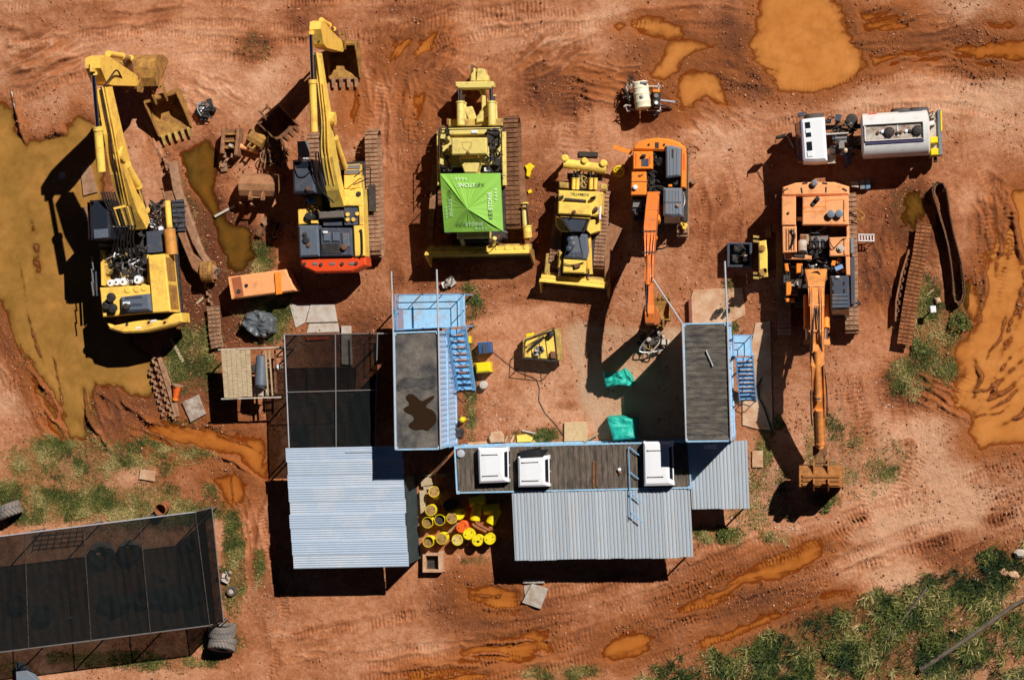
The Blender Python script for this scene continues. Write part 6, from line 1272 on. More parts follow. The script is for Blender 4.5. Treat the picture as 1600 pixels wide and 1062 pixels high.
tplate(.05, .12, -.36, .48, 0, .10, TANKW, 'coaming', tank); tplate(L_-.32, L_-.26, -.36, .48, 0, .10, DARK, 'coaming', tank); tplate(.05, L_-.28, .44, .50, 0, .10, DARK, 'coaming', tank); tplate(.05, L_-.28, -.37, -.33, 0, .08, TANKW, 'coaming', tank); tplate(.1, L_-.25, -.52, -.42, -.08, .02, mat('violet_stripe_paint', (.06,.05,.13), .4, amt=.1), 'stripe', tank)
for u in (L_*.40, L_*.835):
    B().lathe(onT(u, .06), [(.27,0),(.27,.13),(.22,.17),(.08,.19)], 16).done('manhole', DARK, tank, smooth=True)
    for k in range(6): an = k*PI/3; B().box(onT(u+.23*cos(an), .06+.23*sin(an), .17), (.06,.06,.05), an).done('manhole_bolt', BLACK, tank)
for u, v, m in ((.75,.05,RUST),(.98,.10,WHITE),(1.2,.06,DARK),(1.95,.02,RUST),(2.2,.06,WHITE),(2.4,.05,DARK),(1.75,-.02,DARK)): B().lathe(onT(u, v), [(.09,0),(.09,.09),(.04,.11)], 10).done('valve', m, tank)
tplate(L_*.52, L_*.54, -.2, .4, .01, .04, TANKW, 'plate_seam', tank)
B().tube([onT(1.9,1.12,-.5), onT(3.1,1.18,-.55)], .06, 8).done('hose_rack', GREY, t); tplate(.3,.75,1.05,1.14,-.55,-.42, RED, 'red_tag', tank)
# rear platform
B().pp([(1449,178),(1466,175),(1469,244),(1452,247)], .95, 1.1, .02).done('rear_platform', BOARD, t); B().pp([(1464,172),(1470,171.5),(1473,242),(1467,243)], .7, 1.25, .03).done('rear_bumper', GREYL, t); B().pp([(1469,173),(1471.5,172.8),(1472.5,205),(1470,205)], 1.2, 1.29, .01).done('yellow_strip', YELP, t)
for q, m, z in (([(1453,214.5),(1465,213.5),(1465.5,223),(1453.5,224)], YELP, 1.6), ([(1454,232.5),(1466,231.5),(1466.5,242),(1454.5,243)], YELP, 1.6), ([(1454,183),(1461,182),(1461.5,188),(1454.5,189)], BOARD, 1.5), ([(1450,190),(1460,188),(1461,195),(1452,197)], TANKW, 1.7)): B().pp(q, 1.1, z, .04).done('locker', m, t)
for k in range(6): hose(B(), [W(rr.uniform(1448,1463), rr.uniform(174,200), rr.uniform(1.2,1.6)) for _ in range(4)], .03).done('pipe', DARK if k%2 else RUST, t)
B().pp([(1459,243),(1464,243),(1464.5,253),(1459.5,253)], .4, .9, .02).done('mud_flap', BLACK, t)

# mechanic in navy overalls bending at the truck's side
P0 = W(1325, 257, 0); t = thing('person', 'person in navy overalls and cream cap bending beside the tanker truck', 'person', P0)
mb = bpy.data.meshes.new('body'); V = [(0,0,.92),(-.02,.10,1.10),(-.06,.28,1.30),(-.10,.40,1.42),(-.12,.50,1.50), (.11,-.02,.86),(.13,.06,.47),(.13,-.02,.07),(.13,.14,.03),(-.11,-.02,.86),(-.15,-.10,.47),(-.15,-.22,.08),(-.15,-.08,.03),
     (.12,.38,1.36),(.27,.36,1.10),(.24,.55,.92),(.22,.62,.87),(-.28,.40,1.34),(-.42,.42,1.08),(-.33,.62,.95),(-.30,.69,.90)]
Ed = [(0,1),(1,2),(2,3),(3,4),(0,5),(5,6),(6,7),(7,8),(0,9),(9,10),(10,11),(11,12),(3,13),(13,14),(14,15),(15,16),(3,17),(17,18),(18,19),(19,20)]
Rd = [.16,.15,.16,.13,.06,.10,.075,.05,.05,.10,.075,.05,.05,.075,.055,.042,.035,.075,.055,.042,.035]
mb.from_pydata(V, Ed, []); bo = bpy.data.objects.new('body', mb); C.objects.link(bo); bo.parent = t
sm = bo.modifiers.new('skin', 'SKIN'); ss = bo.modifiers.new('sub', 'SUBSURF'); ss.levels = 1; ss.render_levels = 2
for i, r_ in enumerate(Rd): mb.skin_vertices[0].data[i].radius = (r_, r_)
mb.skin_vertices[0].data[0].use_root = True; mb.materials.append(NAVY); sm.use_smooth_shade = True
hc = np.array([-.14,.58,1.58]); cN = P0 + hc
B().lathe(cN, [(.02,-.12),(.07,-.10),(.095,-.02),(.10,.04),(.085,.10),(.04,.13)], 14, Matrix.Rotation(-.6,4,'X')).done('head', SKIN, t, smooth=True)
B().lathe(cN + [0,.02,.02], [(.13,.0),(.112,.03),(.10,.09),(.05,.13)], 14, Matrix.Rotation(-.5,4,'X')).done('cap', BEIGE, t, smooth=True)
B().box(cN + [0,.13,-.03], (.04,.04,.05)).done('nose', SKIN, t)
for hx, hy, hz in ((.22,.64,.85),(-.30,.72,.88)):
    for k in range(5): f0 = P0 + np.array([hx + (k-2)*.02, hy, hz]); B().tube([f0 - [0,.05,-.02], f0 + [0,.03,-.02], f0 + [0,.06,-.06 + .01*k]], [.012,.010,.008], 6).done('finger', SKIN, t)

# ------------------------------------------------------------------ 8. spray trailer
t = thing('tank_trailer', 'small trailer with cream ribbed plastic tank and pump engine', 'trailer', W(1010, 155, 0))
A0, A1 = W(999.8,128,1.15), W(1005.3,170,1.15); b = B(); dv = Vector(A1 - A0); M = dv.normalized().to_track_quat('Z','Y').to_matrix().to_4x4(); Lt = dv.length
pr = [(.24,-.02),(.38,.0),(.43,.06),(.43,.28),(.45,.30),(.45,.38),(.43,.40),(.43,.60),(.455,.63),(.455,.70),(.43,.73),(.43,Lt-.42),(.45,Lt-.40),(.45,Lt-.33),(.43,Lt-.30),(.43,Lt-.06),(.36,Lt),(.2,Lt+.02)]
tk = b.lathe(A0, pr, 22, M).done('water_tank', CREAM, t, smooth=True); B().lathe(W(1003,150.5,1.62), [(.12,-.1),(.12,0),(.05,.03),(.05,.08)], 12).done('filler_cap', BOARD, tk); B().rc(1000,127.5,1012,131,1.5,1.62,0,.02).done('tank_end_plate', STEEL, t)
for y in (134, 172): B().bar(W(981,y-1,.62), W(1033,y+1.5,.62), .07, .09).done('frame_bar', BOARD, t)
for x in (982, 1030): B().bar(W(x-1,130,.62), W(x+2,174,.62), .07, .09).done('frame_bar', GALV, t)
B().bar(W(1030,156,.6), W(1056,159.5,.5), .08, .08).done('tow_bar', GALV, t); B().tube([W(1054,159,.5), W(1058,159.5,.5)], .05, 8).done('coupling', DARK, t)
B().rc(1020,144,1031,166,.6,1.15,3,.05).done('engine', DARK, t); B().rc(1020,140,1030,144.5,.7,1.2,3,.03).done('fuel_tank', ORG, t); B().lathe(W(1025.5,149.5,1.25), [(.12,-.2),(.12,0)], 10).done('air_filter', STEEL, t); B().lathe(W(1025.5,160.5,1.25), [(.1,-.2),(.1,0)], 10).done('silencer', WHITE, t)
for k in range(12): x, y = rr.uniform(977,992), rr.uniform(128,170); hose(B(), [W(x+rr.uniform(-5,5), y+rr.uniform(-6,6), rr.uniform(.5,1.0)) for _ in range(4)], .03).done('hose', BLACK if k%2 else BOARD, t)
B().rc(979,145,991,155.5,.5,.95,0,.03).done('pump', BLACK, t); B().rc(983,148,986.5,153,.95,1.0,0,.01).done('pump_label', WHITE, t)
for x, y in ((980,163),(1024,175)): 
    wheel(t, W(x,y,.3), (0,1,0) if y > 170 else (1,0,0), .30, .2)
hose(B(), [W(1030,165,.7), W(1040,166,.4), W(1048,171,.1)], .05).done('hose', BLACK, t); hose(B(), [W(1016,176,.6), W(1024,180,.5), W(1031,172,.6)], .04).done('hose', BLACK, t)
for x, y in ((985,119),(983,126)): B().tube([W(x-3,y-1,1.0), W(x+5,y+3,1.1)], .05, 6).done('lance', DARK, t)
# ================================================================== loose things about the yard
G0 = lambda px, py, z=0.0: W(px, py, z)
def Q(pts, z0, z1, name, m, label, cat, ch=.015, group=None): return B().pp(pts, z0, z1, ch).solo(name, m, label, cat, group)
# buckets and attachments
def loose_bucket(label, px, py, rz, w, d, hg, m, pitch, z=.02, teeth=4, tm=None):
    o = W(px, py, z); t = thing('excavator_bucket', label, 'bucket', (o[0], o[1], 0), 'loose excavator buckets'); bucket(t, o, rz, w, d, hg, m, tm or m, pitch, teeth, name='shell'); return t
loose_bucket('yellowed digging bucket lying open beside the big yellow excavator boom', 268, 178, math.radians(16), 1.95, 1.85, 1.25, RUSTY, .05, .03, 5, YELD)
loose_bucket('rusty brown bucket lying face down by the orange ram', 408, 272, math.radians(-2), 2.1, 1.4, 1.15, mat('brown_rust_steel', (.27,.115,.05), .75, amt=.5, scale=2.5, dirt=(.40,.20,.09)), 1.75, .75, 3)
loose_bucket('small ochre bucket half in the shade of the second boom', 409, 207, math.radians(-30), .9, 1.0, .8, RUSTY, 1.9, .5, 3)
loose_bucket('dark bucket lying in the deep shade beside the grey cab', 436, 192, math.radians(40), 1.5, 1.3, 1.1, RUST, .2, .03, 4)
t = thing('hydraulic_breaker', 'ochre steel bracket attachment with lugs beside the olive puddle', 'attachment', W(362, 228, 0))
B().pp([(350,203),(371,201),(370,232),(346,233)], .3, .65, .05).done('body', RUST, t)
for q in ([(346,200),(351,199),(349,240),(343,240)], [(369,199),(374,199),(370,243),(365,243)]): B().pp(q, .0, .95, .04).done('side_plate', RUSTL, t)
for y in (210, 221, 231): B().bar(W(348,y,.8), W(371,y-1,.8), .10, .12).done('cross_bar', RUSTY, t)
B().rc(357,225,363,230,.7,.95,20,.02).done('pin_block', BOARD, t); B().rc(360,240,366,247,.2,.7,10,.03).done('lug', TRKD, t); B().rc(347,238,352,246,.2,.6,10,.03).done('lug', TRKD, t)
t = thing('hydraulic_ram', 'short orange hydraulic ram lying beside the ochre bracket', 'hydraulic ram', W(390, 233, 0)); c = B().tube([W(369,227,.35), W(404,236.5,.3)], .16, 12).done('barrel', ORGF, t, smooth=True); B().tube([W(404,236.5,.3), W(424,242,.25)], .08, 8).done('rod', CHROME, t); B().ring(W(427,243,.25), .1, .05).done('eye', ORG, t)
def scrap(label, px, py, r, zc, mats, n, seed, name='scrap_heap', cat='scrap', hoses=6):
    rr = random.Random(seed); o = W(px, py, 0); t = thing(name, label, cat, o)
    for k in range(n):
        a, q = rr.uniform(0, 6.28), r * PXM * math.sqrt(rr.random()); s = rr.uniform(.12, .38); z = zc * rr.uniform(.3, 1) * (1 - .5 * q / (r * PXM))
        M = Matrix.Rotation(rr.uniform(0, 3), 4, 'Z') @ Matrix.Rotation(rr.uniform(-.4, .4), 4, 'X')
        if k % 3 == 2: B().lathe(o + [q*cos(a), q*sin(a), z], [(s*.4, -s*.6), (s*.45, s*.3), (s*.3, s*.4)], 10, M).done('round_part', mats[k % len(mats)], t)
        else: B().box(o + [q*cos(a), q*sin(a), max(z, s*.3)], (s, s*rr.uniform(.5,1.6), s*.7), M=M).done('block_part', mats[k % len(mats)], t)
    for k in range(hoses):
        P = [o + [rr.uniform(-1,1)*r*PXM, rr.uniform(-1,1)*r*PXM, zc*rr.uniform(.3,1.05)] for _ in range(4)]; hose(B(), P, rr.uniform(.02,.04)).done('hose', mats[k % len(mats)], t)
    return t
scrap('black greasy engine lump lying alone on the clay near the yellow buckets', 325, 174, 14, .6, (DARK, BLACK, GREY, STEEL), 16, 31, 'engine_block', 'engine', 8)
scrap('grey and black engine parts on the pale concrete below the digger bucket', 1019, 535, 21, .6, (STEEL, BLACK, DARK, YELD, BOARD), 20, 32, 'engine_parts', 'engine parts', 8)
scrap('tangle of rusty links and plates between the two yellow excavators', 432, 245, 22, .6, (RUST, RUSTL, DARK, TRKD), 22, 38, 'scrap_heap', 'scrap', 10)
scrap('rusty pins and plates lying by the ochre bracket', 352, 255, 10, .3, (RUST, TRKD, RUSTL), 8, 39, 'scrap_heap', 'scrap', 2)
scrap('small broken pump with pipes just north of the blue landing', 704, 441, 9, .4, (STEEL, BOARD, BLACK), 8, 33, 'water_pump', 'pump', 5)
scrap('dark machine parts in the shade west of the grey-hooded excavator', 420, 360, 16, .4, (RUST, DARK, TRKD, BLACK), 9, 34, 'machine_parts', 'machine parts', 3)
scrap('rusty scrap leaning at the end of the tyre shelter', 354, 897, 8, .35, (RUST, BOARD, DARK), 8, 35, 'scrap_heap', 'scrap', 3)
scrap('small black rusty parts at the foot of the rain pool containers', 719, 676, 5, .3, (BLACK, DARK), 5, 36, 'scrap_heap', 'scrap', 2)
for x, y in ((381,318),(398,320)): B().lathe(W(x,y,0), [(.12,0),(.14,.5),(.08,.75),(.03,.8)], 8).solo('bucket_tooth', TRKD, 'upright worn bucket tooth in the shade edge, %s of two' % ('west' if x < 390 else 'east'), 'bucket tooth', 'worn teeth')
Q([(334,337),(365,320),(367,323),(336,340)], 0, .12, 'steel_rail', BOARD, 'bent pale steel rail lying by the olive puddle', 'rail')
# orange generator box
t = thing('generator_set', 'long orange steel generator box by the shade net', 'generator', W(412, 446, 0)); zg = 1.45
B().pp([(358,432.5),(446,420.5),(462,454),(364,466.5)], .15, zg, .06).done('housing', ORGF, t)
B().pp([(361,434),(376,431.5),(381,462),(367,464.5)], zg-.04, zg+.012, .01).done('radiator_panel', mat('brown_red_paint', (.36,.10,.04), .5), t); B().pp([(428.5,426),(438.5,425),(440,459),(431,460.5)], zg-.05, zg+.10, .02).done('roof_band', ORG, t)
B().lathe(W(385,446,zg+.03), [(.10,-.05),(.10,.02)], 12).done('exhaust_port', BLACK, t); B().lathe(W(373,455,zg+.04), [(.12,-.05),(.12,.02)], 12).done('filler', BLACK, t); B().pp([(356,433),(359,432.5),(365,467),(361.5,467.5)], .2, zg-.02, .02).done('end_rail', ORGF, t)
for x in (372, 410, 448): B().bar(W(x,430,.1), W(x+4,466,.1), .15, .2).done('skid', DARK, t)
# pale boards
for q, lb, z in (([(452,476),(485,473.5),(476,504),(462,512)], 'pale board with a fold, westernmost of three by the shade net', .09), ([(485.5,473.5),(522,474.5),(527,502.5),(478,504)], 'pale square board, northern one of three by the shade net', .13), ([(483,505.5),(528,504.5),(530,518.5),(479,520)], 'pale board with rusty bolts touching the shade net edge', .07)):
    Q(q, 0, z, 'board', BOARD, lb, 'board', .01)
Q([(533,509),(548,509),(550,570),(533.5,569)], 0, .22, 'concrete_beam', BOARD, 'pale concrete beam lying under the shade net', 'beam')
Q([(478,528),(512,526),(512,530),(478,532)], .05, .15, 'red_bar', RED, 'red bar lying under the north edge of the shade net', 'bar')
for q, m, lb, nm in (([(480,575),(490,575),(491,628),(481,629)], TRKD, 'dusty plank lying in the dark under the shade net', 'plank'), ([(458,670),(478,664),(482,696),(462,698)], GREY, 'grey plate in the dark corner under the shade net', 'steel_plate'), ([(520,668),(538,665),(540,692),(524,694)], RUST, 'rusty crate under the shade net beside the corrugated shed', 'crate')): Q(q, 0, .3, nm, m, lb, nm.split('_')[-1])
B().ring(W(526,646,.12), .36, .12).solo('tyre', TYRE, 'small tyre lying under the shade net', 'tyre', smooth=True)
# tarpaulins: lumpy draped cloth
def draped(name, m, label, cat, outline, zt, seed, crumple=.22):
    rr = np.random.default_rng(seed); P = [W(*p, zt)[:2] for p in outline]; c = np.mean(P, 0); n = 48; b = B(); vs = []; fs = []
    per = [np.linalg.norm(P[i] - P[i-1]) for i in range(1, len(P))] + [np.linalg.norm(P[0] - P[-1])]; T = np.cumsum([0] + per); S = T[-1]; ringp = []
    for k in range(n):
        s = S * k / n; i = int(np.searchsorted(T, s, 'right') - 1); i = min(i, len(P) - 1); f = (s - T[i]) / per[i]; ringp.append(lerp(P[i], P[(i + 1) % len(P)], f))
    ph = rr.uniform(0, 6.28, 6); th = np.arange(n) * 2 * PI / n
    jit = sum(np.sin(th * f + ph[i]) * w_ for i, (f, w_) in enumerate(((2, .5), (3, .6), (5, .6), (8, .5), (13, .45), (19, .3)))); kz = (seed * 7) % 19
    levels = [(1.13, .0), (1.07, .40), (1.02, .80), (.93, .95), (.74, 1.0), (.50, 1.0), (.25, 1.0)]
    for sc, zz in levels:
        for k in range(n):
            fold = .055 * jit[k] * (1.05 - zz); q = c + (ringp[k] - c) * (sc + fold); nz = float(vnoise(np.array([q[0] * 2.3 + kz]), np.array([q[1] * 2.3]), 5)[0] + .6 * vnoise(np.array([q[0] * 5.5]), np.array([q[1] * 5.5 + kz]), 6)[0] - .8)
            vs.append((q[0], q[1], max(.02, zt * zz + crumple * zt * nz * (zz > .1))))
    for l in range(len(levels) - 1):
        for k in range(n): j = (k + 1) % n; fs.append([l*n+k, l*n+j, (l+1)*n+j, (l+1)*n+k])
    vs.append((c[0], c[1], zt)); fs += [[(len(levels)-1)*n+k, (len(levels)-1)*n+(k+1)%n, len(vs)-1] for k in range(n)]
    return b.add(vs, fs).solo(name, m, label, cat)
draped('tarpaulin_bundle', TEAL, 'teal tarpaulin over a machine in front of the digger shadow', 'tarpaulin', [(942,580),(960,584),(975,576),(980,582),(989,597),(984,603),(966,601),(946,604)], 1.05, 5, .34)
draped('tarpaulin_bundle', TEAL, 'teal tarpaulin over a box against the long container', 'tarpaulin', [(948,652),(970,651),(991,655),(994,685),(957,687)], 1.05, 9)
draped('plastic_sheet_heap', TARPG, 'crumpled grey plastic sheet heap north of the timber stand', 'plastic sheet', [(383,490),(398,486),(414,489),(426,500),(424,518),(410,528),(398,524),(385,516),(378,505)], .75, 3, .6)
for k, (x, y) in enumerate(((378,506),(408,530))): Q([(x-5,y-4),(x+4,y-5),(x+6,y+3),(x-3,y+5)], 0, .25, 'stone', TRKD, 'pale stone holding the grey sheet, %s one' % ('west' if k == 0 else 'south'), 'stone', .06)
# timber-decked stand
t = thing('timber_stand', 'raised steel stand decked with pale timber planks west of the shade net', 'stand', W(400, 585, 0)); zs = 2.1
for k in range(6):
    u0, u1 = k/6, (k+.94)/6; c4 = [(345,547),(391,545.5),(394.5,620),(350.5,621.5)]; q = [lerp(c4[0],c4[1],u0), lerp(c4[0],c4[1],u1), lerp(c4[3],c4[2],u1), lerp(c4[3],c4[2],u0)]; e = random.uniform(-1.2,1.2)
    B().pp([(p[0], p[1] + (e if i < 2 else -e)) for i, p in enumerate(q)], zs-.05, zs + random.uniform(-.008,.008), .008).done('plank', WOOD, t)
for q in (((341,546),(446,542)), ((346,623),(446,620)), ((421,548),(426,618)), ((415,548),(419,618))): B().bar(W(*q[0],zs-.1), W(*q[1],zs-.1), .07, .10).done('frame_bar', WOOD if q[0][0] > 400 else BOARD, t)
for x, y in ((347,549),(352,619),(444,546),(446,617)): p = W(x, y, zs-.1); B().tube([(p[0],p[1],0),p], .05, 6).done('leg', DARK, t)
for a, b_ in (((347,549),(352,619)),((352,619),(446,617))): p, q = W(*a,zs-.2), W(*b_,.3); B().tube([p, q], .03, 6).done('brace', DARK, t)
B().lathe(W(408,582,1.9), [(.05,-1.0),(.32,-.9),(.34,.7),(.2,.85)], 16, Matrix.Rotation(PI/2-.1,4,'X')).done('tank', SLATE, t, smooth=True); B().lathe(W(397,575,1.7), [(.2,-.4),(.2,.3)], 14).done('drum', DARK, t); B().rc(394,606,416,618,1.2,1.6,15,.04).done('box', BOARD, t)
for k in range(7): B().bar(W(428,532+13*k,1.6), W(444,531+13*k,1.6), .08, .08).done('rack_bar', RUST, t)
for x in (429, 443): B().bar(W(x,528,1.6), W(x+2,614,1.6), .08, .10).done('rack_bar', RUST, t)
B().lathe(W(436,573,1.85), [(.15,-.2),(.15,0),(.1,.03)], 14).done('lid', WHITE, t)
# loose crawler tracks
def flat_track(label, pts, w, zt, pitch, m, group='loose crawler tracks', roll=0.0):
    P = [W(*p, zt) for p in pts]; seg = [np.linalg.norm(P[i+1]-P[i]) for i in range(len(P)-1)]; T = np.cumsum([0]+seg); L_ = T[-1]; n = int(L_/pitch); t = thing('crawler_track', label, 'crawler track', (*np.mean(P,0)[:2], 0), group); me_ = shoe_mesh(w, pitch, .06, .06, m)
    def at(s): i = min(int(np.searchsorted(T, s, 'right')-1), len(seg)-1); return lerp(P[i], P[i+1], (s-T[i])/seg[i]), (P[i+1]-P[i])/seg[i]
    for k in range(n):
        p, d = at((k+.5)*L_/n); M = Matrix.Translation(Vector(p) + Vector((0,0,random.uniform(-.02,.02)))) @ Matrix.Rotation(math.atan2(d[1],d[0])-PI/2 + random.uniform(-.05,.05), 4, 'Z') @ Matrix.Rotation(roll + random.uniform(-.06,.06), 4, 'Y') @ Matrix.Rotation(random.uniform(-.08,.08), 4, 'X'); place(me_, 'track_shoe', t, M)
    for s in (-1, 1):
        B().beam([at(L_*i/10)[0] + np.array([*(np.array([at(L_*i/10)[1][1], -at(L_*i/10)[1][0]])*s*.12), -.12]) for i in range(11)], [.1]*11, [.16]*11).done('chain_link', RUST, t)
    return t
def link_chain(t, pts, z, m, pitch=.2):
    P = [W(*p, z) for p in pts]; seg = [np.linalg.norm(P[i+1]-P[i]) for i in range(len(P)-1)]; T = np.cumsum([0]+seg); L_ = T[-1]; n = int(L_/pitch)
    b = B().box((0,0,0), (.09,pitch*1.12,.16)); b.tube([(-.09,pitch*.4,0),(.09,pitch*.4,0)], .045, 8); me_ = b.mesh('chain_link'); me_.materials.append(m)
    for k in range(n):
        s = (k+.5)*L_/n; i = min(int(np.searchsorted(T, s, 'right')-1), len(seg)-1); p, d = lerp(P[i],P[i+1],(s-T[i])/seg[i]), P[i+1]-P[i]; sd = np.array([d[1],-d[0],0])/np.linalg.norm(d)
        place(me_, 'chain_link', t, Matrix.Translation(Vector(p + sd*(.06 if k%2 else -.06))) @ Matrix.Rotation(math.atan2(d[1],d[0])-PI/2, 4, 'Z'))
OTRK = mat('orange_rust_track', (.36,.13,.045), .8, amt=.45, scale=3, dirt=(.14,.05,.02), bump=.3)
t = flat_track('rust-red crawler track lying straight with its folded edge to the west', [(1444,350),(1437,400),(1428,440),(1420,490),(1413,538)], .78, .55, .21, OTRK)
link_chain(t, [(1424,388),(1412,425),(1404,465),(1402,500)], .25, RUST); B().beam([W(1420,390,.3), W(1408,430,.3), W(1400,470,.3), W(1399,502,.3)], [.08]*4, [.5]*4).done('folded_run', RUSTL, t)
# standing loop of track
loop = [(1459,289),(1457,297),(1459,308),(1464,322),(1469,340),(1476,362),(1482,386),(1486,410),(1489,436),(1490,460),(1493,471),(1499,475),(1505,471),(1508,460),(1507,440),(1503,412),(1497,388),(1490,362),(1485,335),(1482,312),(1479,296),(1473,286),(1465,284)]
P = [W(*p, .66) for p in loop]; t = thing('crawler_track', 'narrow crawler track standing on edge in a long loop', 'crawler track', (*np.mean(P,0)[:2], 0), 'loose crawler tracks')
seg = [np.linalg.norm(P[(i+1)%len(P)]-P[i]) for i in range(len(P))]; T = np.cumsum([0]+seg); L_ = T[-1]; n = int(L_/.21); me_ = shoe_mesh(.60, .21, .05, .05, mat('loop_shade_track_steel', (.10,.052,.03), .85, amt=.4, scale=3, dirt=(.22,.10,.05)))  # shoe steel darkened to stand in for the shadow between the strands
for k in range(n):
    s = (k+.5)*L_/n; i = min(int(np.searchsorted(T, s, 'right')-1), len(seg)-1); p, d = lerp(P[i],P[(i+1)%len(P)],(s-T[i])/seg[i]), P[(i+1)%len(P)]-P[i]; d = d/np.linalg.norm(d); nn = np.array([d[1],-d[0],0]); nn = -nn
    M = Matrix(((0, d[0], nn[0], p[0]), (0, d[1], nn[1], p[1]), (1, 0, 0, .33), (0,0,0,1))); place(me_, 'track_shoe', t, M)
for zz in (.28, .52):
    Pi = [np.array([*( p[:2] + (np.mean(P,0)[:2]-p[:2])*np.array([.10,.02])), zz]) for p in P]; B().tube(Pi + [Pi[0]], .05, 6).done('link_strand', RUST, t)
flat_track('short muddy crawler track running south past the small tyre', [(333,478),(335,500),(336,520),(340,543)], .72, .40, .22, TRKD)
t = thing('track_chain', 'bare muddy link chain trailing from the excavator sprocket', 'track chain', W(326,460,0)); link_chain(t, [(321,438),(325,455),(330,477)], .25, TRKD)
t = thing('track_chain', 'double bare link chain lying beside the orange road cone', 'track chain', W(255,605,0)); link_chain(t, [(238,555),(250,590),(260,625),(270,655)], .2, TRKD, .22); link_chain(t, [(233,575),(243,605),(256,650)], .12, TRKD, .2); B().pp([(243,553),(249,552),(272,612),(280,650),(272,652),(262,615)], 0, .15, .03).done('guide_plate', TRKD, t)
t = thing('track_chain', 'short link chain piece lying north of the bare sprocket frame', 'track chain', W(262,265,0)); link_chain(t, [(256,240),(262,262),(268,290)], .3, TRKD, .2)
# tyres
def tyre(label, c, Rr, r, M=None, m=TYRE, lugs=0, group=None, rim=None):
    o = np.array([c[0], c[1], max(0, c[2]-Rr)]); t = thing('tyre', label, 'tyre', o, group)
    MM = M if M is not None else Matrix.Identity(4); w = r*1.25
    B().lathe(c, [(Rr*.52,-w*.55),(Rr*.62,-w*.9),(Rr*.88,-w),(Rr*.98,-w*.8),(Rr,-w*.3),(Rr,w*.3),(Rr*.98,w*.8),(Rr*.88,w),(Rr*.62,w*.9),(Rr*.52,w*.55)], 28, MM, cap=False).done('carcass', m, t, smooth=True)
    B().lathe(c, [(Rr*.52,-w*.55),(Rr*.50,0),(Rr*.52,w*.55)], 28, MM, cap=False).done('inner_wall', BLACK, t)
    if lugs:
        b = B().box((0,0,0), (.07,.16,w*.95)); lm = b.mesh('tread_block'); lm.materials.append(m)
        for k in range(lugs):
            a = 2*PI*k/lugs
            for s in (-1, 1): place(lm, 'tread_block', t, Matrix.Translation(Vector([float(q) for q in c])) @ MM @ Matrix.Rotation(a + (s > 0)*PI/lugs, 4, 'Z') @ Matrix.Translation(Vector((Rr+.02, 0, s*w*.48))) @ Matrix.Rotation(s*.55, 4, 'X'))
    if rim: B().lathe(c, [(Rr*.54,w*.3),(Rr*.3,w*.1),(Rr*.12,w*.25),(.02,w*.25)], 20, MM).done('rim', rim, t)
    return t
RX = lambda a: Matrix.Rotation(a, 4, 'X')
RZ = lambda a: Matrix.Rotation(a, 4, 'Z')
tyre('small tyre lying beside the bare sprocket', W(336.5,424.5,.12), .30, .11)
tyre('weathered tractor tyre standing on its tread at the left edge', W(14,797,.62), .66, .30, RZ(.38) @ RX(PI/2), TYREG, 20)
tyre('upper of two big grey tyres at the shelter corner', W(347,985,.62), .70, .26, RZ(-.05) @ RX(PI/2+.12), TYREG, 24)
tyre('lower of two big grey tyres, its rim facing the bottom edge', W(347,1006,.62), .72, .27, RZ(-.05) @ RX(PI/2-.35), TYREG, 24, rim=YELD)
tyre('small worn tyre lying in the grass east of the tyre shelter', W(362,923,.12), .29, .11, rim=BOARD)
for k, (x, y, r_, rim, lb) in enumerate(((159,865,.72,None,'big tyre lying flat under the net, west of the rimmed one'),(203,861,.66,RUSTY,'tyre with rusty yellow rim under the corner net'),(193,942,.62,None,'tyre standing in the dark middle of the corner net'),(170,940,.5,None,'smaller tyre beside the standing one under the corner net'),(225,932,.55,None,'row tyre under the corner net, west one'),(247,930,.5,None,'row tyre under the corner net, east one'),(275,928,.6,RUSTY,'yellow rimmed tyre standing near the east end of the corner net'),(305,925,.55,None,'tyre leaning at the east end of the corner net'),(30,940,.6,RUSTY,'yellow hubbed wheel under the corner net by the left edge'),(70,955,.55,None,'tyre beside the yellow hubbed wheel under the corner net'),(302,848,.3,None,'small tyre in the north-east corner under the net'))):
    tyre(lb, W(x, y, r_ if k in (2,6,7,9) else .28), r_, .24, RZ(.3*k) @ RX(PI/2-.3) if k in (2,6,7,9) else None, TYREG, 0, 'tyres stored under the corner net', rim)
Q([(250,895),(256,894),(257,904),(251,905)], 0, .35, 'white_can', BOARD, 'pale can under the corner net', 'can'); Q([(109,963),(112,963),(112,966),(109,966)], .2, .5, 'plastic_tub', WHITE, 'tiny white tub under the corner net', 'tub')
t = thing('mesh_panel', 'welded steel mesh panel lying under the corner net', 'mesh panel', W(90, 840, 0))
for k in range(8): B().bar(W(50+11*k, 862-4*k*.4, .1), W(56+11*k, 835-4*k*.4, .1), .03, .03).done('wire', DARK, t)
for k in range(4): B().bar(W(50, 858-7*k, .1), W(132, 850-7*k, .1), .03, .03).done('wire', DARK, t)
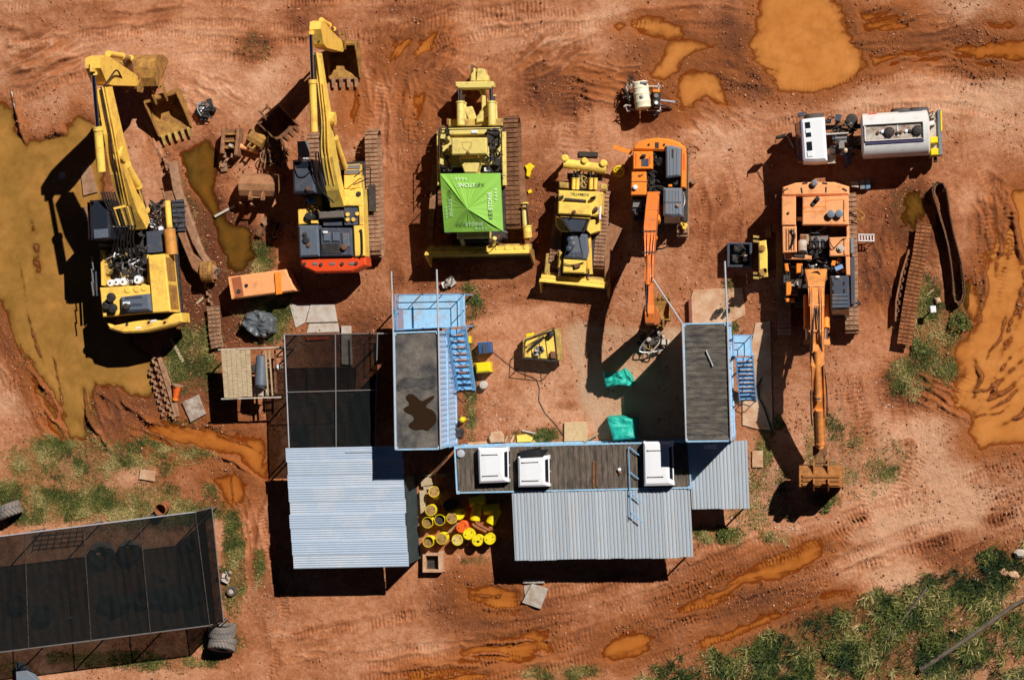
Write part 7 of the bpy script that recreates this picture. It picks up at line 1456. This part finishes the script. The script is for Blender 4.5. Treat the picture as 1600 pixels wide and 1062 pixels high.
# drums
def drum(label, px, py, m, mode='lid', tilt=None, fill=None, z=0.0):
    c = W(px, py, z + .88); o = np.array([c[0], c[1], z]); t = thing('steel_drum', label, 'drum', o, 'drums behind the sheds'); r_ = .295
    M = tilt if tilt is not None else Matrix.Identity(4)
    pr = [(r_,0),(r_,.28),(r_+.012,.29),(r_+.012,.31),(r_,.32),(r_,.56),(r_+.012,.57),(r_+.012,.59),(r_,.60),(r_,.86),(r_+.015,.865),(r_+.015,.885),(r_-.01,.885)]
    B().lathe(o, pr, 20, M, cap=False).done('shell', m, t, smooth=True)
    zz = .868 if mode == 'lid' else .70
    B().lathe(o, [(r_-.008,zz-.02),(r_-.012,zz)], 20, M).done('lid' if mode == 'lid' else 'contents', fill or m, t)
    if mode == 'lid':
        for a, q in ((.5,.2),(3.4,.18)): B().lathe(o, [(.035,zz),(.035,zz+.018)], 8, M @ Matrix.Translation(Vector((q*cos(a), q*sin(a), 0)))).done('bung', DARK, t)
    else: B().lathe(o, [(r_-.012,.03),(r_-.012,.87)], 20, M, cap=False).done('inner_wall', RUSTY, t)
    return t
RUSTLID = mat('rusty_lid', (.42,.26,.08), .7, amt=.5, scale=5, dirt=(.22,.10,.03)); OILY = mat('oily_scrap', (.15,.09,.035), .5, amt=.5, scale=8, dirt=(.35,.20,.05), bump=.6)
drum('yellow drum leaning at the top of the drum group', 678, 774, DRUMY, 'lid', RX(-.25), RUSTLID)
drum('yellow drum second from top in the west column', 673, 797, DRUMY, 'lid', None, RUSTLID); drum('open yellow drum full of rusty scrap, west edge of upper group', 668, 816, DRUMY, 'open', None, OILY); drum('open yellow drum with dark oil in the upper group', 687, 812, DRUMY, 'open', None, DARK)
drum('yellow drum with rusty lid touching the orange drum', 706, 809, DRUMY, 'lid', None, RUSTLID); drum('yellow drum hidden behind the rusty lidded one by the orange drum', 717, 803, DRUMY, 'lid', None, None, -.15)
drum('only orange-red drum in the drum group', 721.5, 821.5, REDO, 'lid', RX(.08)); drum('open yellow drum with scrap at the lower west end', 669, 846, DRUMY, 'open', None, OILY); drum('yellow drum next to the scrap-filled one at the lower west end', 690, 840, DRUMY, 'lid', RX(.06), RUSTLID)
drum('yellow drum with two black bungs in the middle of the bottom row', 714.5, 843, DRUMY, 'lid', None, mat('tan_lid', (.66,.48,.14), .6, amt=.3)); drum('bright yellow drum behind the bottom row', 732, 834, DRUMY, 'lid'); drum('bright yellow drum with one square black hole', 746, 844, DRUMY, 'lid'); B().rc(745,844,749,847,.86,.90,0,0).solo('drum_hole_plug', BLACK, 'square black plug on the bright yellow drum lid', 'plug')
drum('bright yellow drum at the east end of the bottom row', 765, 841.5, DRUMY, 'lid'); drum('dark drum in the shade between the drum groups', 701, 789, DARK, 'lid')
LY = lambda a: RZ(a) @ Matrix.Rotation(PI/2, 4, 'Y')
def fallen(label, px, py, a, m=DRUMY):
    o = W(px, py, .30); t = thing('steel_drum', label, 'drum', (o[0], o[1], 0), 'drums behind the sheds'); r_ = .29; M = LY(a) @ Matrix.Translation(Vector((0,0,-.44)))
    B().lathe(o, [(r_,0),(r_,.28),(r_+.012,.29),(r_+.012,.31),(r_,.32),(r_,.56),(r_+.012,.57),(r_+.012,.59),(r_,.6),(r_,.88)], 20, M).done('shell', m, t, smooth=True); B().lathe(o, [(r_-.02,.87),(r_-.02,.895)], 16, M).done('lid', m, t)
fallen('fallen yellow drum lying east to west near the lean-to', 768, 795, .1); fallen('fallen yellow drum tilted below the lying one', 772, 806, 1.1); fallen('fallen yellow drum at the west of the lying pair', 744, 800, 1.4); fallen('fallen yellow drum deep in the shade by the container wall', 746, 782, .2)
t = thing('rusty_pipe_offcut', 'curved rust-red pipe offcuts among the yellow drums', 'pipe', W(748,825,0))
for d_ in (0, 5): hose(B(), [W(738+d_,818-d_*.6,.5), W(746+d_,824-d_*.6,.5), W(760+d_,830-d_*.4,.5)], .09).done('pipe', OTRK, t)
Q([(762,818),(770,816),(773,827),(765,829)], 0, .4, 'brick_block', OTRK, 'rust-brown block at the east side of the drum group', 'block')
t = thing('concrete_trough', 'small pale concrete trough with a dark hollow south of the drums', 'trough', W(676,880,0))
for q in ([(660,866),(665,866),(665,894),(660,894)], [(684,862),(692,861),(691,894),(685,894)], [(665,889.5),(685,889.5),(685,894),(665,894)], [(665,864),(684,864),(684,868),(665,868)]): B().pp(q, 0, .55, .02).done('wall', CONC, t)
B().pp([(665,866),(685,866),(685,890),(665,890)], 0, .12, 0).done('hollow_floor', DARK, t)
for q, lb in (([(655,767),(666,764),(664,800),(657,802)], 'pale plank standing along the shed side by the drums'), ([(661,760),(677,759),(677,764),(662,765)], 'short pale plank above the yellow drums'), ([(657,748),(672,744),(676,757),(658,760)], 'broken pale board above the yellow drums'), ([(660,741),(698,740),(698,743),(662,744)], 'thin lath in the shade above the drums')): Q(q, 0, .3, 'plank', WOOD, lb, 'plank', .01)
pipe('slanting pale pole leaning in the gap between container and shed', [W(672,745,.3), W(699,714,1.8)], .045, WOOD, 'wooden_pole', 'pole')
pipe('thin pole lying between the lower yellow drums', [W(699,832,.9), W(716,816,.95)], .03, WOOD, 'wooden_pole', 'pole')
drum_r = B().lathe(W(250,793,.9)*[1,1,0], [(.34,0),(.34,.86),(.36,.88),(.31,.88),(.30,.1),(.02,.1)], 20, RX(.12)).solo('rusty_barrel', OTRK, 'open rusty barrel in the grass above the corner net', 'barrel', smooth=True)
# yard centre
t = thing('plate_compactor', 'yellow steel tray machine with black tube frame in the middle of the yard', 'machine', W(850,540,0)); zt_ = .75
B().pp([(821,531),(866,515),(872,562),(820,558)], .35, zt_, .03).done('tray', LEMON, t); B().pp([(866,514.5),(875,513),(879,563),(871,563)], .4, zt_+.12, .03).done('end_plate', YELD, t); B().pp([(821,522),(833,519),(834,526),(822,529)], .4, zt_+.15, .03).done('light_box', YELP, t)
for a, b_ in (((820,529),(866,513.5)),((819,559),(871,564)),((819,530),(819,559))): B().bar(W(*a,zt_+.08), W(*b_,zt_+.08), .10, .25).done('rim', YELD if a[1] < 540 else DARK, t)
B().beam([W(826,546,zt_+.15), W(850,526,zt_+.25)], [.12,.12],[.12,.12]).done('arm', BLACK, t); B().lathe(W(860,522,zt_+.25), [(.16,-.2),(.16,.05),(.08,.08)], 14).done('motor', BLACK, t); B().beam([W(823,541,zt_+.1), W(846,526,zt_+.1)], [.1,.1],[.08,.08]).done('yellow_bar', YELD, t)
for k in range(5): B().box(W(842+rr.uniform(-5,5), 549+rr.uniform(-6,6), zt_+.12), (.3,.2,.2), k).done('engine_part', (STEEL, BOARD)[k%2], t)
B().rc(860,549,869,560,zt_,zt_+.25,5,.02).done('crate', RUST, t)
for a, b_ in (((820,532),(864,512.5)),((818,560),(870,565)),((820,532),(818,560)),((864,512.5),(870,565)),((842,522),(844,562))): B().tube([W(*a,zt_+.75), W(*b_,zt_+.75)], .024, 6).done('roll_frame', BLACK, t)
for x, y in ((820,532),(864,512.5),(818,560),(870,565)): p = W(x,y,zt_+.75); B().tube([p-[0,0,.85], p], .024, 6).done('frame_post', BLACK, t)
for x in (830, 862):
    for y in (524, 556): wheel(t, W(x, y, .2), (1,0,0), .20, .12)
t = thing('timber_pallet', 'pale timber pallet leaning flat against the long container', 'pallet', W(900,674,0))
for k in range(9): B().pp([(881.5,659.5+3.35*k),(917.5,658.5+3.35*k),(917.8,661.6+3.35*k),(881.8,662.6+3.35*k)], .10, .18+.004*(k%3), .006).done('slat', WOODY, t)
for x in (883, 899, 915): B().pp([(x,660),(x+2.5,660),(x+2.8,688),(x+.3,688)], .0, .10, 0).done('bearer', WOODY, t)
Q([(767,675),(782,673),(787,680),(787,691),(766,692),(763,684)], 0, .28, 'stone_slab', CONC, 'rounded pale stone slab against the long container', 'stone', .05)
for q, m, lb in (([(807,680),(822,678),(833,684),(830,690),(808,691)], LEMON, 'yellow timber offcut in the pile by the long container'), ([(826,690),(843,684),(850,687),(834,692)], YELD, 'slanting ochre offcut in the pile by the long container'), ([(796,691),(802,679),(804,680),(800,692)], WOODY, 'upright tan offcut west of the yellow one'), ([(816,671),(838,676),(837,678.5),(815,673.5)], BOARD, 'pale plank on top of the offcut pile'), ([(787,690),(792,680),(794,681),(790,691)], WOOD, 'brown sliver west of the offcut pile'), ([(730,691),(760,689),(761,694),(732,695)], CONC, 'long pale stone lying by the corner of the long container')): Q(q, 0, .14, 'offcut', m, lb, 'offcut', .02)
pipe('dark plank lying aslant from the pallet to the teal cover', [W(910,692,.15), W(935,677,.3)], .05, WOOD, 'pole', 'pole')
t = thing('plastic_bin', 'dark blue plastic bin with grey lid beside the stairs', 'bin', W(757,544,0)); B().pp([(746,535),(766,533.5),(768,551),(748,553)], .02, .75, .04).done('body', BLUED, t); B().pp([(753,538),(760.5,537.5),(761.5,552),(754,552.5)], .7, .82, .02).done('lid', GREY, t)
B().pp([(742,567),(765,565),(767,581),(744,583)], .02, .8, .09).solo('plastic_tank', YELP, 'bright yellow plastic tank beside the blue stairs', 'tank'); B().rc(731.5,525,735.5,536,.02,.4,0,.02).solo('plastic_jug', YELP, 'small yellow jug at the foot of the landing', 'jug')
B().lathe(W(757,601,.0), [(.22,0),(.24,.4),(.20,.45),(.06,.47)], 14).solo('bucket', BOARD, 'dirty pail south of the yellow tank', 'pail', smooth=True); B().lathe(W(725,655,0), [(.12,0),(.15,.1),(.12,.2),(.16,.35),(.12,.5),(.15,.62),(.05,.75)], 14).solo('gas_bottle', YELP, 'small ribbed yellow cylinder at the container foot', 'gas bottle', smooth=True)
draped('plastic_sack', YELP, 'crumpled bright yellow sack by the big bulldozer blade arm', 'sack', [(820,259),(828,256),(834,261),(829,268),(827,277),(822,275),(823,266)], .18, 13); draped('plastic_scrap', YELP, 'small yellow plastic scrap below the yellow sack', 'scrap', [(824,298),(829,296),(831,301),(826,303)], .1, 14)
t = thing('spoked_reel', 'yellow spoked reel lying beside the orange excavator', 'reel', W(967,268,0)); B().ring(W(967,268,.2), .28, .06, RX(.3)).done('rim', YELP, t)
for k in range(4): a = k*PI/4; B().bar(W(967,268,.2)+[.26*cos(a),.26*sin(a),0], W(967,268,.2)-[.26*cos(a),.26*sin(a),0], .06, .05).done('spoke', YELP, t)
B().lathe(W(1084,284,0), [(.15,0),(.15,.35),(.08,.36)], 12).solo('pipe_stub', TRKD, 'short upright pipe stub east of the mid-size orange excavator', 'pipe stub')
pipe('thin black cable wandering across the yard towards the pallet', [W(x,y,.05) for x, y in ((768,548),(790,566),(808,580),(838,592),(843,605),(842,625),(852,645),(866,660),(880,680))], .018, BLACK, 'cable', 'cable', n=5)
pipe('black hose running along the concrete strip by the east stairs', [W(x,y,.16) for x, y in ((1190,590),(1184,603),(1186,622),(1194,637),(1200,655),(1207,676))], .045, BLACK, 'hose', 'hose', n=6)
# east side
t = thing('steel_skip', 'dark steel crate filled with black bags near the east pipe', 'crate', W(1158,400,0)); B().pp([(1137,380),(1173,380),(1174,416),(1138,416)], 0, .5, .02).done('box', DARK, t)
for q in ([(1136,379),(1140,379),(1140,417),(1136,417)], [(1171,379),(1175,379),(1175,417),(1171,417)], [(1140,379),(1171,379),(1171,382),(1140,382)], [(1140,414),(1171,414),(1171,417),(1140,417)]): B().pp(q, 0, .85, .02).done('side', GREY, t)
draped('rubbish_bag', BLACK, 'upper black bag in the dark crate', 'bag', [(1146,383),(1160,382),(1166,390),(1158,396),(1146,394)], .95, 21); draped('rubbish_bag', BLACK, 'lower black bag in the dark crate', 'bag', [(1143,398),(1155,396),(1160,408),(1150,412),(1143,408)], .9, 22); Q([(1161,398),(1168,398),(1168,408),(1161,408)], .5, .8, 'carton', BOARD, 'small brown carton in the dark crate', 'carton')
t = thing('yellow_linkage', 'yellow steel linkage arm with forked ends beside the large orange excavator', 'linkage', W(1192,405,0)); B().pp([(1185,377),(1197,375),(1199,394),(1199,420),(1200,432),(1186,435)], 1.7, 2.15, .06).done('arm', LEMON, t)
for y in (384, 424): p = W(1192,y,2.0); B().box((p[0],p[1],.9), (.3,.35,1.8)).done('stand', RUST, t)
for y in (374, 431):
    for dy in (-3.5, 3.5): B().bar(W(1186,y+dy,2.0), W(1177,y+dy-1,2.0), .12, .25).done('fork', YELD, t)
    B().lathe(W(1191,y+14 if y < 400 else y-6,2.2), [(.18,-.1),(.18,.05),(.1,.08)], 12).done('boss', RUSTY, t)
for k in range(6): B().box(W(1192+rr.uniform(-5,7), 424+rr.uniform(-5,9), 2.2), (.2,.15,.15), k).done('fitting', YELD, t)
Q([(1196,358),(1204,352),(1206,372),(1196,371)], 0, .3, 'steel_plate', YELD, 'dull yellow plate in the shade of the large orange excavator, west one', 'plate'); Q([(1207,350),(1214,350),(1211,364),(1206,362)], 0, .3, 'steel_plate', YELD, 'dull yellow plate in the shade of the large orange excavator, east one', 'plate')
for q, m, lb in (([(1329.5,283),(1341,283.5),(1341.5,293),(1330,292)], BOARD, 'beige battery box in the row below the tanker'), ([(1343,282),(1351,281),(1352,295),(1344,296)], STEEL, 'grey toolbox in the row below the tanker'), ([(1352.5,281),(1359.5,281),(1360,294),(1353,296)], mat('mid_blue_paint', (.08,.24,.42), .5), 'blue toolbox in the row below the tanker')): Q(q, 0, .42, 'tool_box', m, lb, 'toolbox', .02)
t = thing('wire_rack', 'white welded rack lying beside the large orange excavator', 'rack', W(1353,371,0))
for k in range(6): B().bar(W(1342+4.6*k,366,.75), W(1342.5+4.6*k,376,.75), .05, .05).done('rung', WHITE, t)
for y in (366, 376): B().bar(W(1341,y,.75), W(1366.5,y+.5,.75), .05, .05).done('rail', WHITE, t)
for x, y in ((1342,366),(1366,366),(1342,376),(1366,376)): p = W(x,y,.75); B().tube([(p[0],p[1],0),p], .025, 6).done('leg', WHITE, t)
for k, (x, y) in enumerate(((1121,486),(1127,484),(1138,484))): B().lathe(W(x,y,.1), [(.12,0),(.13,.3),(.08,.42),(.09,.5)], 10, RX(.2)).solo('rubber_boot', BLACK, 'black boot on the concrete above the striped roof, %s of three' % ('west', 'middle', 'east')[k], 'boot', 'boots on the concrete')
Q([(1075.5,468),(1080,467.5),(1081.5,503),(1077,504)], 0, .4, 'steel_beam', mat('dark_red_steel', (.22,.07,.04), .7), 'dark red steel beam standing by the concrete apron', 'beam')
B().pp([(1453,478),(1462,477.5),(1463,488),(1454,489)], .9, 1.0, .03).solo('marker_board', WHITE, 'small white square board on a post in the weeds', 'board'); p = W(1458,483,.9); B().tube([(p[0],p[1],0),p], .04, 6).solo('marker_post', DARK, 'short dark post under the white board', 'post')
Q([(1460,466),(1468,464),(1471,472),(1463,475)], 0, .3, 'rock', CONC, 'tan rock in the weeds above the white board', 'rock', .08); pipe('pale stick lying in the weeds beside the tan rock', [W(1448,462,.15), W(1459,452,.2)], .04, WOOD, 'stick', 'stick')
# slabs and planks
Q([(815.5,941),(830.5,911.5),(856.5,919),(844.5,951)], .08, .22, 'concrete_slab', CONCG, 'mottled grey slab tilted on the ground south of the lean-to', 'slab'); Q([(818,915),(830,912),(828,926),(820,930)], 0, .09, 'concrete_slab', CONCG, 'grey slab edge showing beneath the mottled slab', 'slab'); Q([(817,905),(850,905),(850.5,911),(817,911)], 0, .2, 'concrete_beam', CONCG, 'short grey beam at the edge of the lean-to shadow', 'beam')
Q([(219,733),(243,736),(241,752),(217,748)], 0, .12, 'concrete_slab', CONC, 'single pinkish slab on the path above the grass', 'slab')
Q([(284,628.5),(310,616),(321,646.5),(297.5,659.5)], .05, .18, 'painted_board', mat('rust_stained_board', (.52,.45,.38), .7, amt=.5, scale=1.4, dirt=(.16,.07,.04)), 'rust-stained white board beside the orange cone', 'board')
Q([(264,529),(268,527),(288,564),(284,567)], 0, .12, 'plank', WOOD, 'pale plank lying south of the yellow counterweight', 'plank'); Q([(305.5,473),(316,463.5),(318,466.5),(308,476)], 0, .12, 'plank', WOOD, 'short plank lying by the bare sprocket', 'plank')
t = thing('road_cone', 'orange road cone tipped over beside the link chain', 'cone', W(276,613,0)); a_, b_ = W(277,602,.28), W(273.5,625,.16); B().tube([a_, lerp(a_,b_,.5), b_], [.26,.19,.13], 16).done('cone', ORGC, t, smooth=True); B().lathe(a_, [(.36,-.03),(.36,.03)], 4, Vector(b_-a_).to_track_quat('Z','Y').to_matrix().to_4x4()).done('base', TRKD, t); B().tube([lerp(a_,b_,.86), lerp(a_,b_,1.0)], [.17,.16], 14).done('collar', ORG, t)
pipe('pale thin pole standing in the mud at the left edge', [W(18,143,.1), W(27,185,.1), W(32,206,.1)], .05, BOARD, 'wooden_pole', 'pole')
pipe('grey-brown fallen pole among the weeds, the shorter one', [W(1449,917,.35), W(1420,955,.4), W(1378,1010,.3)], .07, LOG, 'fallen_pole', 'pole'); pipe('grey-brown fallen pole among the weeds, the longer one', [W(1640,915,.4), W(1585,945,.45), W(1510,998,.4), W(1438,1046,.3)], [.09,.11,.12,.13], LOG, 'fallen_pole', 'pole')
Q([(24,1036),(30,1034),(64,1070),(26,1072)], .3, .8, 'steel_sheet', GREYL, 'grey sheet cut by the bottom edge near the corner net', 'sheet')
B().lathe(W(98,275,-.02), [(.2,0),(.22,.12),(.05,.14)], 12).solo('float', BOARD, 'pale can floating in the pond beside the boom shadow', 'can'); Q([(125,262),(140,255),(152,300),(130,306)], -.05, .06, 'board', TRKD, 'brown board at the pond edge under the yellow boom', 'board'); Q([(126,325),(135,322),(136,345),(128,346)], -.05, .10, 'board', TRKD, 'small brown block at the pond edge by the cab', 'board')
for k, (x, y, s, lb) in enumerate(((1567,893,8,'largest pale rock among the rubble at the right edge'),(1583,897,9,'long pale rock at the right edge'),(1548,894,5,'small pale rock near the right edge rubble'),(1594,864,10,'grey-white boulder cut by the right edge'),(1537,952,4,'white stone among the weeds near the long pole'),(1490,985,5,'flat tan stone among the weeds'),(1525,905,4,'pinkish stone below the road edge'))):
    rk = random.Random(50+k); n_ = 9; b = B(); c = W(x,y,0); pts = [(c[0]+s*PXM*(.8+.4*rk.random())*cos(2*PI*i/n_), c[1]+s*PXM*.7*(.8+.4*rk.random())*sin(2*PI*i/n_)) for i in range(n_)]; b.slab(pts, -.1, s*.03+.1, s*.012); b.solo('rock', CONC if k != 3 else BOARD, lb, 'rock', 'rubble rocks')
# ================================================================== grass, weeds, clods and gravel
def stuff_mesh(name, V, F, m, tint=None, label=None, cat=None):
    me_ = bpy.data.meshes.new(name); nv, nf = len(V), len(F); k = F.shape[1]
    me_.vertices.add(nv); me_.vertices.foreach_set('co', V.astype(np.float32).ravel()); me_.loops.add(nf * k); me_.loops.foreach_set('vertex_index', F.astype(np.int32).ravel())
    me_.polygons.add(nf); me_.polygons.foreach_set('loop_start', np.arange(0, nf * k, k, dtype=np.int32)); me_.update(calc_edges=True)
    if tint is not None: a = me_.attributes.new('tint', 'FLOAT', 'POINT'); a.data.foreach_set('value', tint.astype(np.float32))
    me_.materials.append(m); o = bpy.data.objects.new(name, me_); C.objects.link(o); o['kind'] = 'stuff'; o['label'] = label; o['category'] = cat; return o
def tint_mat(name, ramp, rough=.7):
    m = bpy.data.materials.new(name); m.use_nodes = True; t = m.node_tree; p = t.nodes['Principled BSDF']; p.inputs['Roughness'].default_value = rough; p.inputs['Specular IOR Level'].default_value = .25
    at = t.nodes.new('ShaderNodeAttribute'); at.attribute_name = 'tint'; r = t.nodes.new('ShaderNodeValToRGB'); e = r.color_ramp.elements
    e[0].position = ramp[0][0]; e[0].color = (*ramp[0][1], 1); e[1].position = ramp[-1][0]; e[1].color = (*ramp[-1][1], 1)
    for pos, c in ramp[1:-1]: k = e.new(pos); k.color = (*c, 1)
    t.links.new(at.outputs['Fac'], r.inputs[0]); t.links.new(r.outputs[0], p.inputs['Base Color']); return m
def sample(dens, n, seed):
    """n random fine-grid points with probability given by dens"""
    r = np.random.default_rng(seed); w = window(-31, 30, -20.6, 20.6); D = np.clip(dens[w], 0, None).ravel(); D = D / D.sum(); idx = r.choice(len(D), n, p=D)
    x = GX[w].ravel()[idx] + r.uniform(-.5, .5, n) * STEP; y = GY[w].ravel()[idx] + r.uniform(-.5, .5, n) * STEP; return x, y, h[w].ravel()[idx]
def blades(x, y, z, per, lmin, lmax, wmin, wmax, seed, spread=.06, lean=(.25, 1.1), mean=.58):
    r = np.random.default_rng(seed); n = len(x) * per; X = np.repeat(x, per) + r.normal(0, spread, n); Y = np.repeat(y, per) + r.normal(0, spread, n); Z = np.repeat(z, per)
    a = r.uniform(0, 2 * PI, n); L_ = r.uniform(lmin, lmax, n); w_ = r.uniform(wmin, wmax, n); le = r.uniform(lean[0], lean[1], n); dx, dy = np.cos(a), np.sin(a)
    P = lambda f, c: np.stack([X + dx * np.sin(le * f) * L_ * f + c * -dy * w_, Y + dy * np.sin(le * f) * L_ * f + c * dx * w_, Z - .01 + np.cos(le * f) * L_ * f], -1)
    V = np.stack([P(0, -.5), P(0, .5), P(.55, .55), P(.55, -.55), P(1.0, .0)], 1).reshape(-1, 3); b = np.arange(n)[:, None] * 5
    F = np.concatenate([b + np.array([[0, 1, 2]]), b + np.array([[0, 2, 3]]), b + np.array([[3, 2, 4]])]); clump = np.repeat(r.normal(0, .16, len(x)), per)
    tint = np.clip(mean + np.repeat(np.clip(1.1 * fbm(x, y, 1.1, 77, 3), -.35, .45), per) + clump + r.normal(0, .16, n), 0, 1); return V, F, np.repeat(tint, 5)
dry = (ring < -.02) & (h > LEVEL)
GR = tint_mat('grass_blades', [(0, (.028, .048, .010)), (.3, (.070, .095, .018)), (.55, (.15, .145, .032)), (.78, (.30, .24, .075)), (1, (.46, .36, .15))])
gd = np.where(dry, np.clip(grassy, 0, 1) ** 1.2 * np.clip(.5 + 1.6 * fbm(GX, GY, .8, 31, 4), 0.06, 1.6), 0)
x, y, z = sample(gd, 21000, 41); V, F, T_ = blades(x, y, z, 6, .06, .19, .012, .028, 42, .07, (.4, 1.4), .52)
stuff_mesh('grass', V, F, GR, T_, 'short rough grass growing in patches about the yard', 'grass')
WD = tint_mat('weed_leaves', [(0, (.012, .026, .008)), (.3, (.035, .062, .014)), (.55, (.10, .122, .020)), (.75, (.20, .185, .045)), (1, (.44, .36, .16))])
wd = np.where(dry, WEED ** 1.2 * np.clip(.17 + 2.0 * fbm(GX, GY, 1.1, 33, 5), 0.03, 1.6), 0)
x, y, z = sample(wd, 9500, 43); V, F, T_ = blades(x, y, z, 7, .10, .45, .012, .034, 44, .11, (.3, 1.35), .42)
x, y, z = sample(wd, 900, 47); V2, F2, T2 = blades(x, y, z, 14, .30, .75, .016, .05, 48, .09, (.5, 1.5), .40)
F2 = F2 + len(V); V = np.concatenate([V, V2]); F = np.concatenate([F, F2]); T_ = np.concatenate([T_, T2])
stuff_mesh('weeds', V, F, WD, T_, 'patchy green and straw weeds covering the bank in the lower right corner', 'weeds')
# shrubby weed plants that can be told apart
for k, (px, py, rad, hg, lb) in enumerate(((1289,783,.55,.4,'leafy green plant in front of the large excavator bucket'),(1132,833,.5,.35,'green weed clump by the small lean-to corner'),(1498,505,.6,.5,'bright green bush by the right-hand muddy pond'),(1402,965,.9,.7,'dense dark green bush left of the shorter fallen pole'),(1185,1020,.7,.4,'bright green grass clump at the bottom edge of the road'),(1545,872,.6,.5,'green bush at the road edge near the pale rocks'),(1300,1015,.7,.6,'pale green bush among the weeds left of the poles'),(1455,1000,.7,.6,'olive bush between the two fallen poles'),(1436,545,.5,.4,'low green plant south of the rust-red track'),(1215,660,.35,.3,'small green plant at the end of the concrete strip'),(745,468,.3,.25,'small weed beside the blue landing'),(842,683,.35,.25,'weed tuft growing through the offcut pile'))):
    c = W(px, py, 0); t = thing('weed_plant', lb, 'plant', (c[0], c[1], 0), 'leafy weeds'); r = np.random.default_rng(100 + k); n = int(700 * rad)
    a = r.uniform(0, 2*PI, n); q = rad * np.sqrt(r.random(n)) * (1 + .3 * np.sin(a * 3 + k)); zz = hg * (1 - (q / rad / 1.3) ** 2) * r.uniform(.35, 1, n); X, Y, Z = c[0] + q*np.cos(a), c[1] + q*np.sin(a), np.maximum(zz, .03)
    s = r.uniform(.03, .075, n); b_ = r.uniform(0, 2*PI, n); ti = r.uniform(-.6, .6, n); d = np.stack([np.cos(b_), np.sin(b_), ti], -1); e = np.stack([-np.sin(b_), np.cos(b_), r.uniform(-.5, .5, n)], -1); c0 = np.stack([X, Y, Z], -1) - ORIG[t.name]
    V = np.stack([c0 - d*s[:,None], c0 - e*s[:,None]*.5, c0 + d*s[:,None], c0 + e*s[:,None]*.5], 1).reshape(-1, 3); F = np.arange(n)[:,None]*4 + np.array([[0,1,2,3]])
    me_ = bpy.data.meshes.new('foliage'); me_.from_pydata(V.tolist(), [], F.tolist()); at = me_.attributes.new('tint', 'FLOAT', 'POINT'); at.data.foreach_set('value', np.repeat(np.clip(.48 + r.normal(0,.16,n), 0, 1), 4).astype(np.float32)); me_.materials.append(WD); o = bpy.data.objects.new('foliage', me_); C.objects.link(o); o.parent = t
    b = B()
    for i in range(6): an = i*1.05; b.tube([c, c + [rad*.35*cos(an), rad*.35*sin(an), hg*.5], c + [rad*.6*cos(an), rad*.6*sin(an), hg*.75]], [.015,.01,.006], 5)
    b.done('stems', GR, t)
# clods and gravel
def rocks(name, dens, n, smin, smax, seed, m, label, cat):
    x, y, z = sample(dens, n, seed); r = np.random.default_rng(seed + 1); s = smin * (smax / smin) ** (r.random(n) ** 2.2); a = r.uniform(0, PI, n)
    base = np.array([(1,0,0),(-1,0,0),(0,1,0),(0,-1,0),(0,0,1),(0,0,-1)], float); V = base[None] * r.uniform(.6, 1.25, (n, 6, 1)) * s[:, None, None] * np.array([1, 1, .75]); V = V + r.normal(0, .18, (n, 6, 3)) * s[:, None, None]
    ca, sa = np.cos(a)[:, None], np.sin(a)[:, None]; V = np.stack([V[..., 0]*ca - V[..., 1]*sa, V[..., 0]*sa + V[..., 1]*ca, V[..., 2]], -1) + np.stack([x, y, z + s*.25], -1)[:, None]
    f = np.array([(0,2,4),(2,1,4),(1,3,4),(3,0,4),(2,0,5),(1,2,5),(3,1,5),(0,3,5)]); F = (np.arange(n)[:, None, None]*6 + f[None]).reshape(-1, 3)
    return stuff_mesh(name, V.reshape(-1, 3), F, m, np.repeat(r.random(n), 6), label, cat)
CL = tint_mat('clay_clods', [(0, (.13, .040, .015)), (.45, (.28, .100, .043)), (.8, (.42, .18, .09)), (1, (.55, .29, .17))], .95)
cd_ = np.where(h > LEVEL + .01, np.clip(rough - .2, 0.02, 1.2) * np.clip(.4 + 1.6 * fbm(GX, GY, 1.2, 51, 4), .02, 2), 0) * (1 - conc)
rocks('soil_clods', cd_, 30000, .016, .085, 61, CL, 'loose red clay clods strewn over the ground', 'clods')
GVm = tint_mat('pale_gravel', [(0, (.22, .10, .06)), (.4, (.42, .26, .19)), (.8, (.56, .42, .34)), (1, (.70, .64, .58))], .9)
gv = np.zeros_like(h) + .02
for px, py, rx, ry, a in ((1200,770,60,60,1.),(1330,730,70,60,.8),(1480,970,160,80,.5),(770,660,60,40,.6),(1080,560,60,60,.1),(440,960,60,60,.3),(1240,820,60,20,.8),(1360,620,60,60,.3),(760,480,50,40,.3)):
    c = W(px, py); q = np.hypot((GX - c[0]) / (rx * PXM), (GY - c[1]) / (ry * PXM)); gv += a * (1 - sstep(.3, 1.1, q))
gv = np.where(h > LEVEL + .01, gv, 0); rocks('gravel', gv, 9000, .014, .06, 63, GVm, 'pale gravel scattered over the clay', 'gravel')
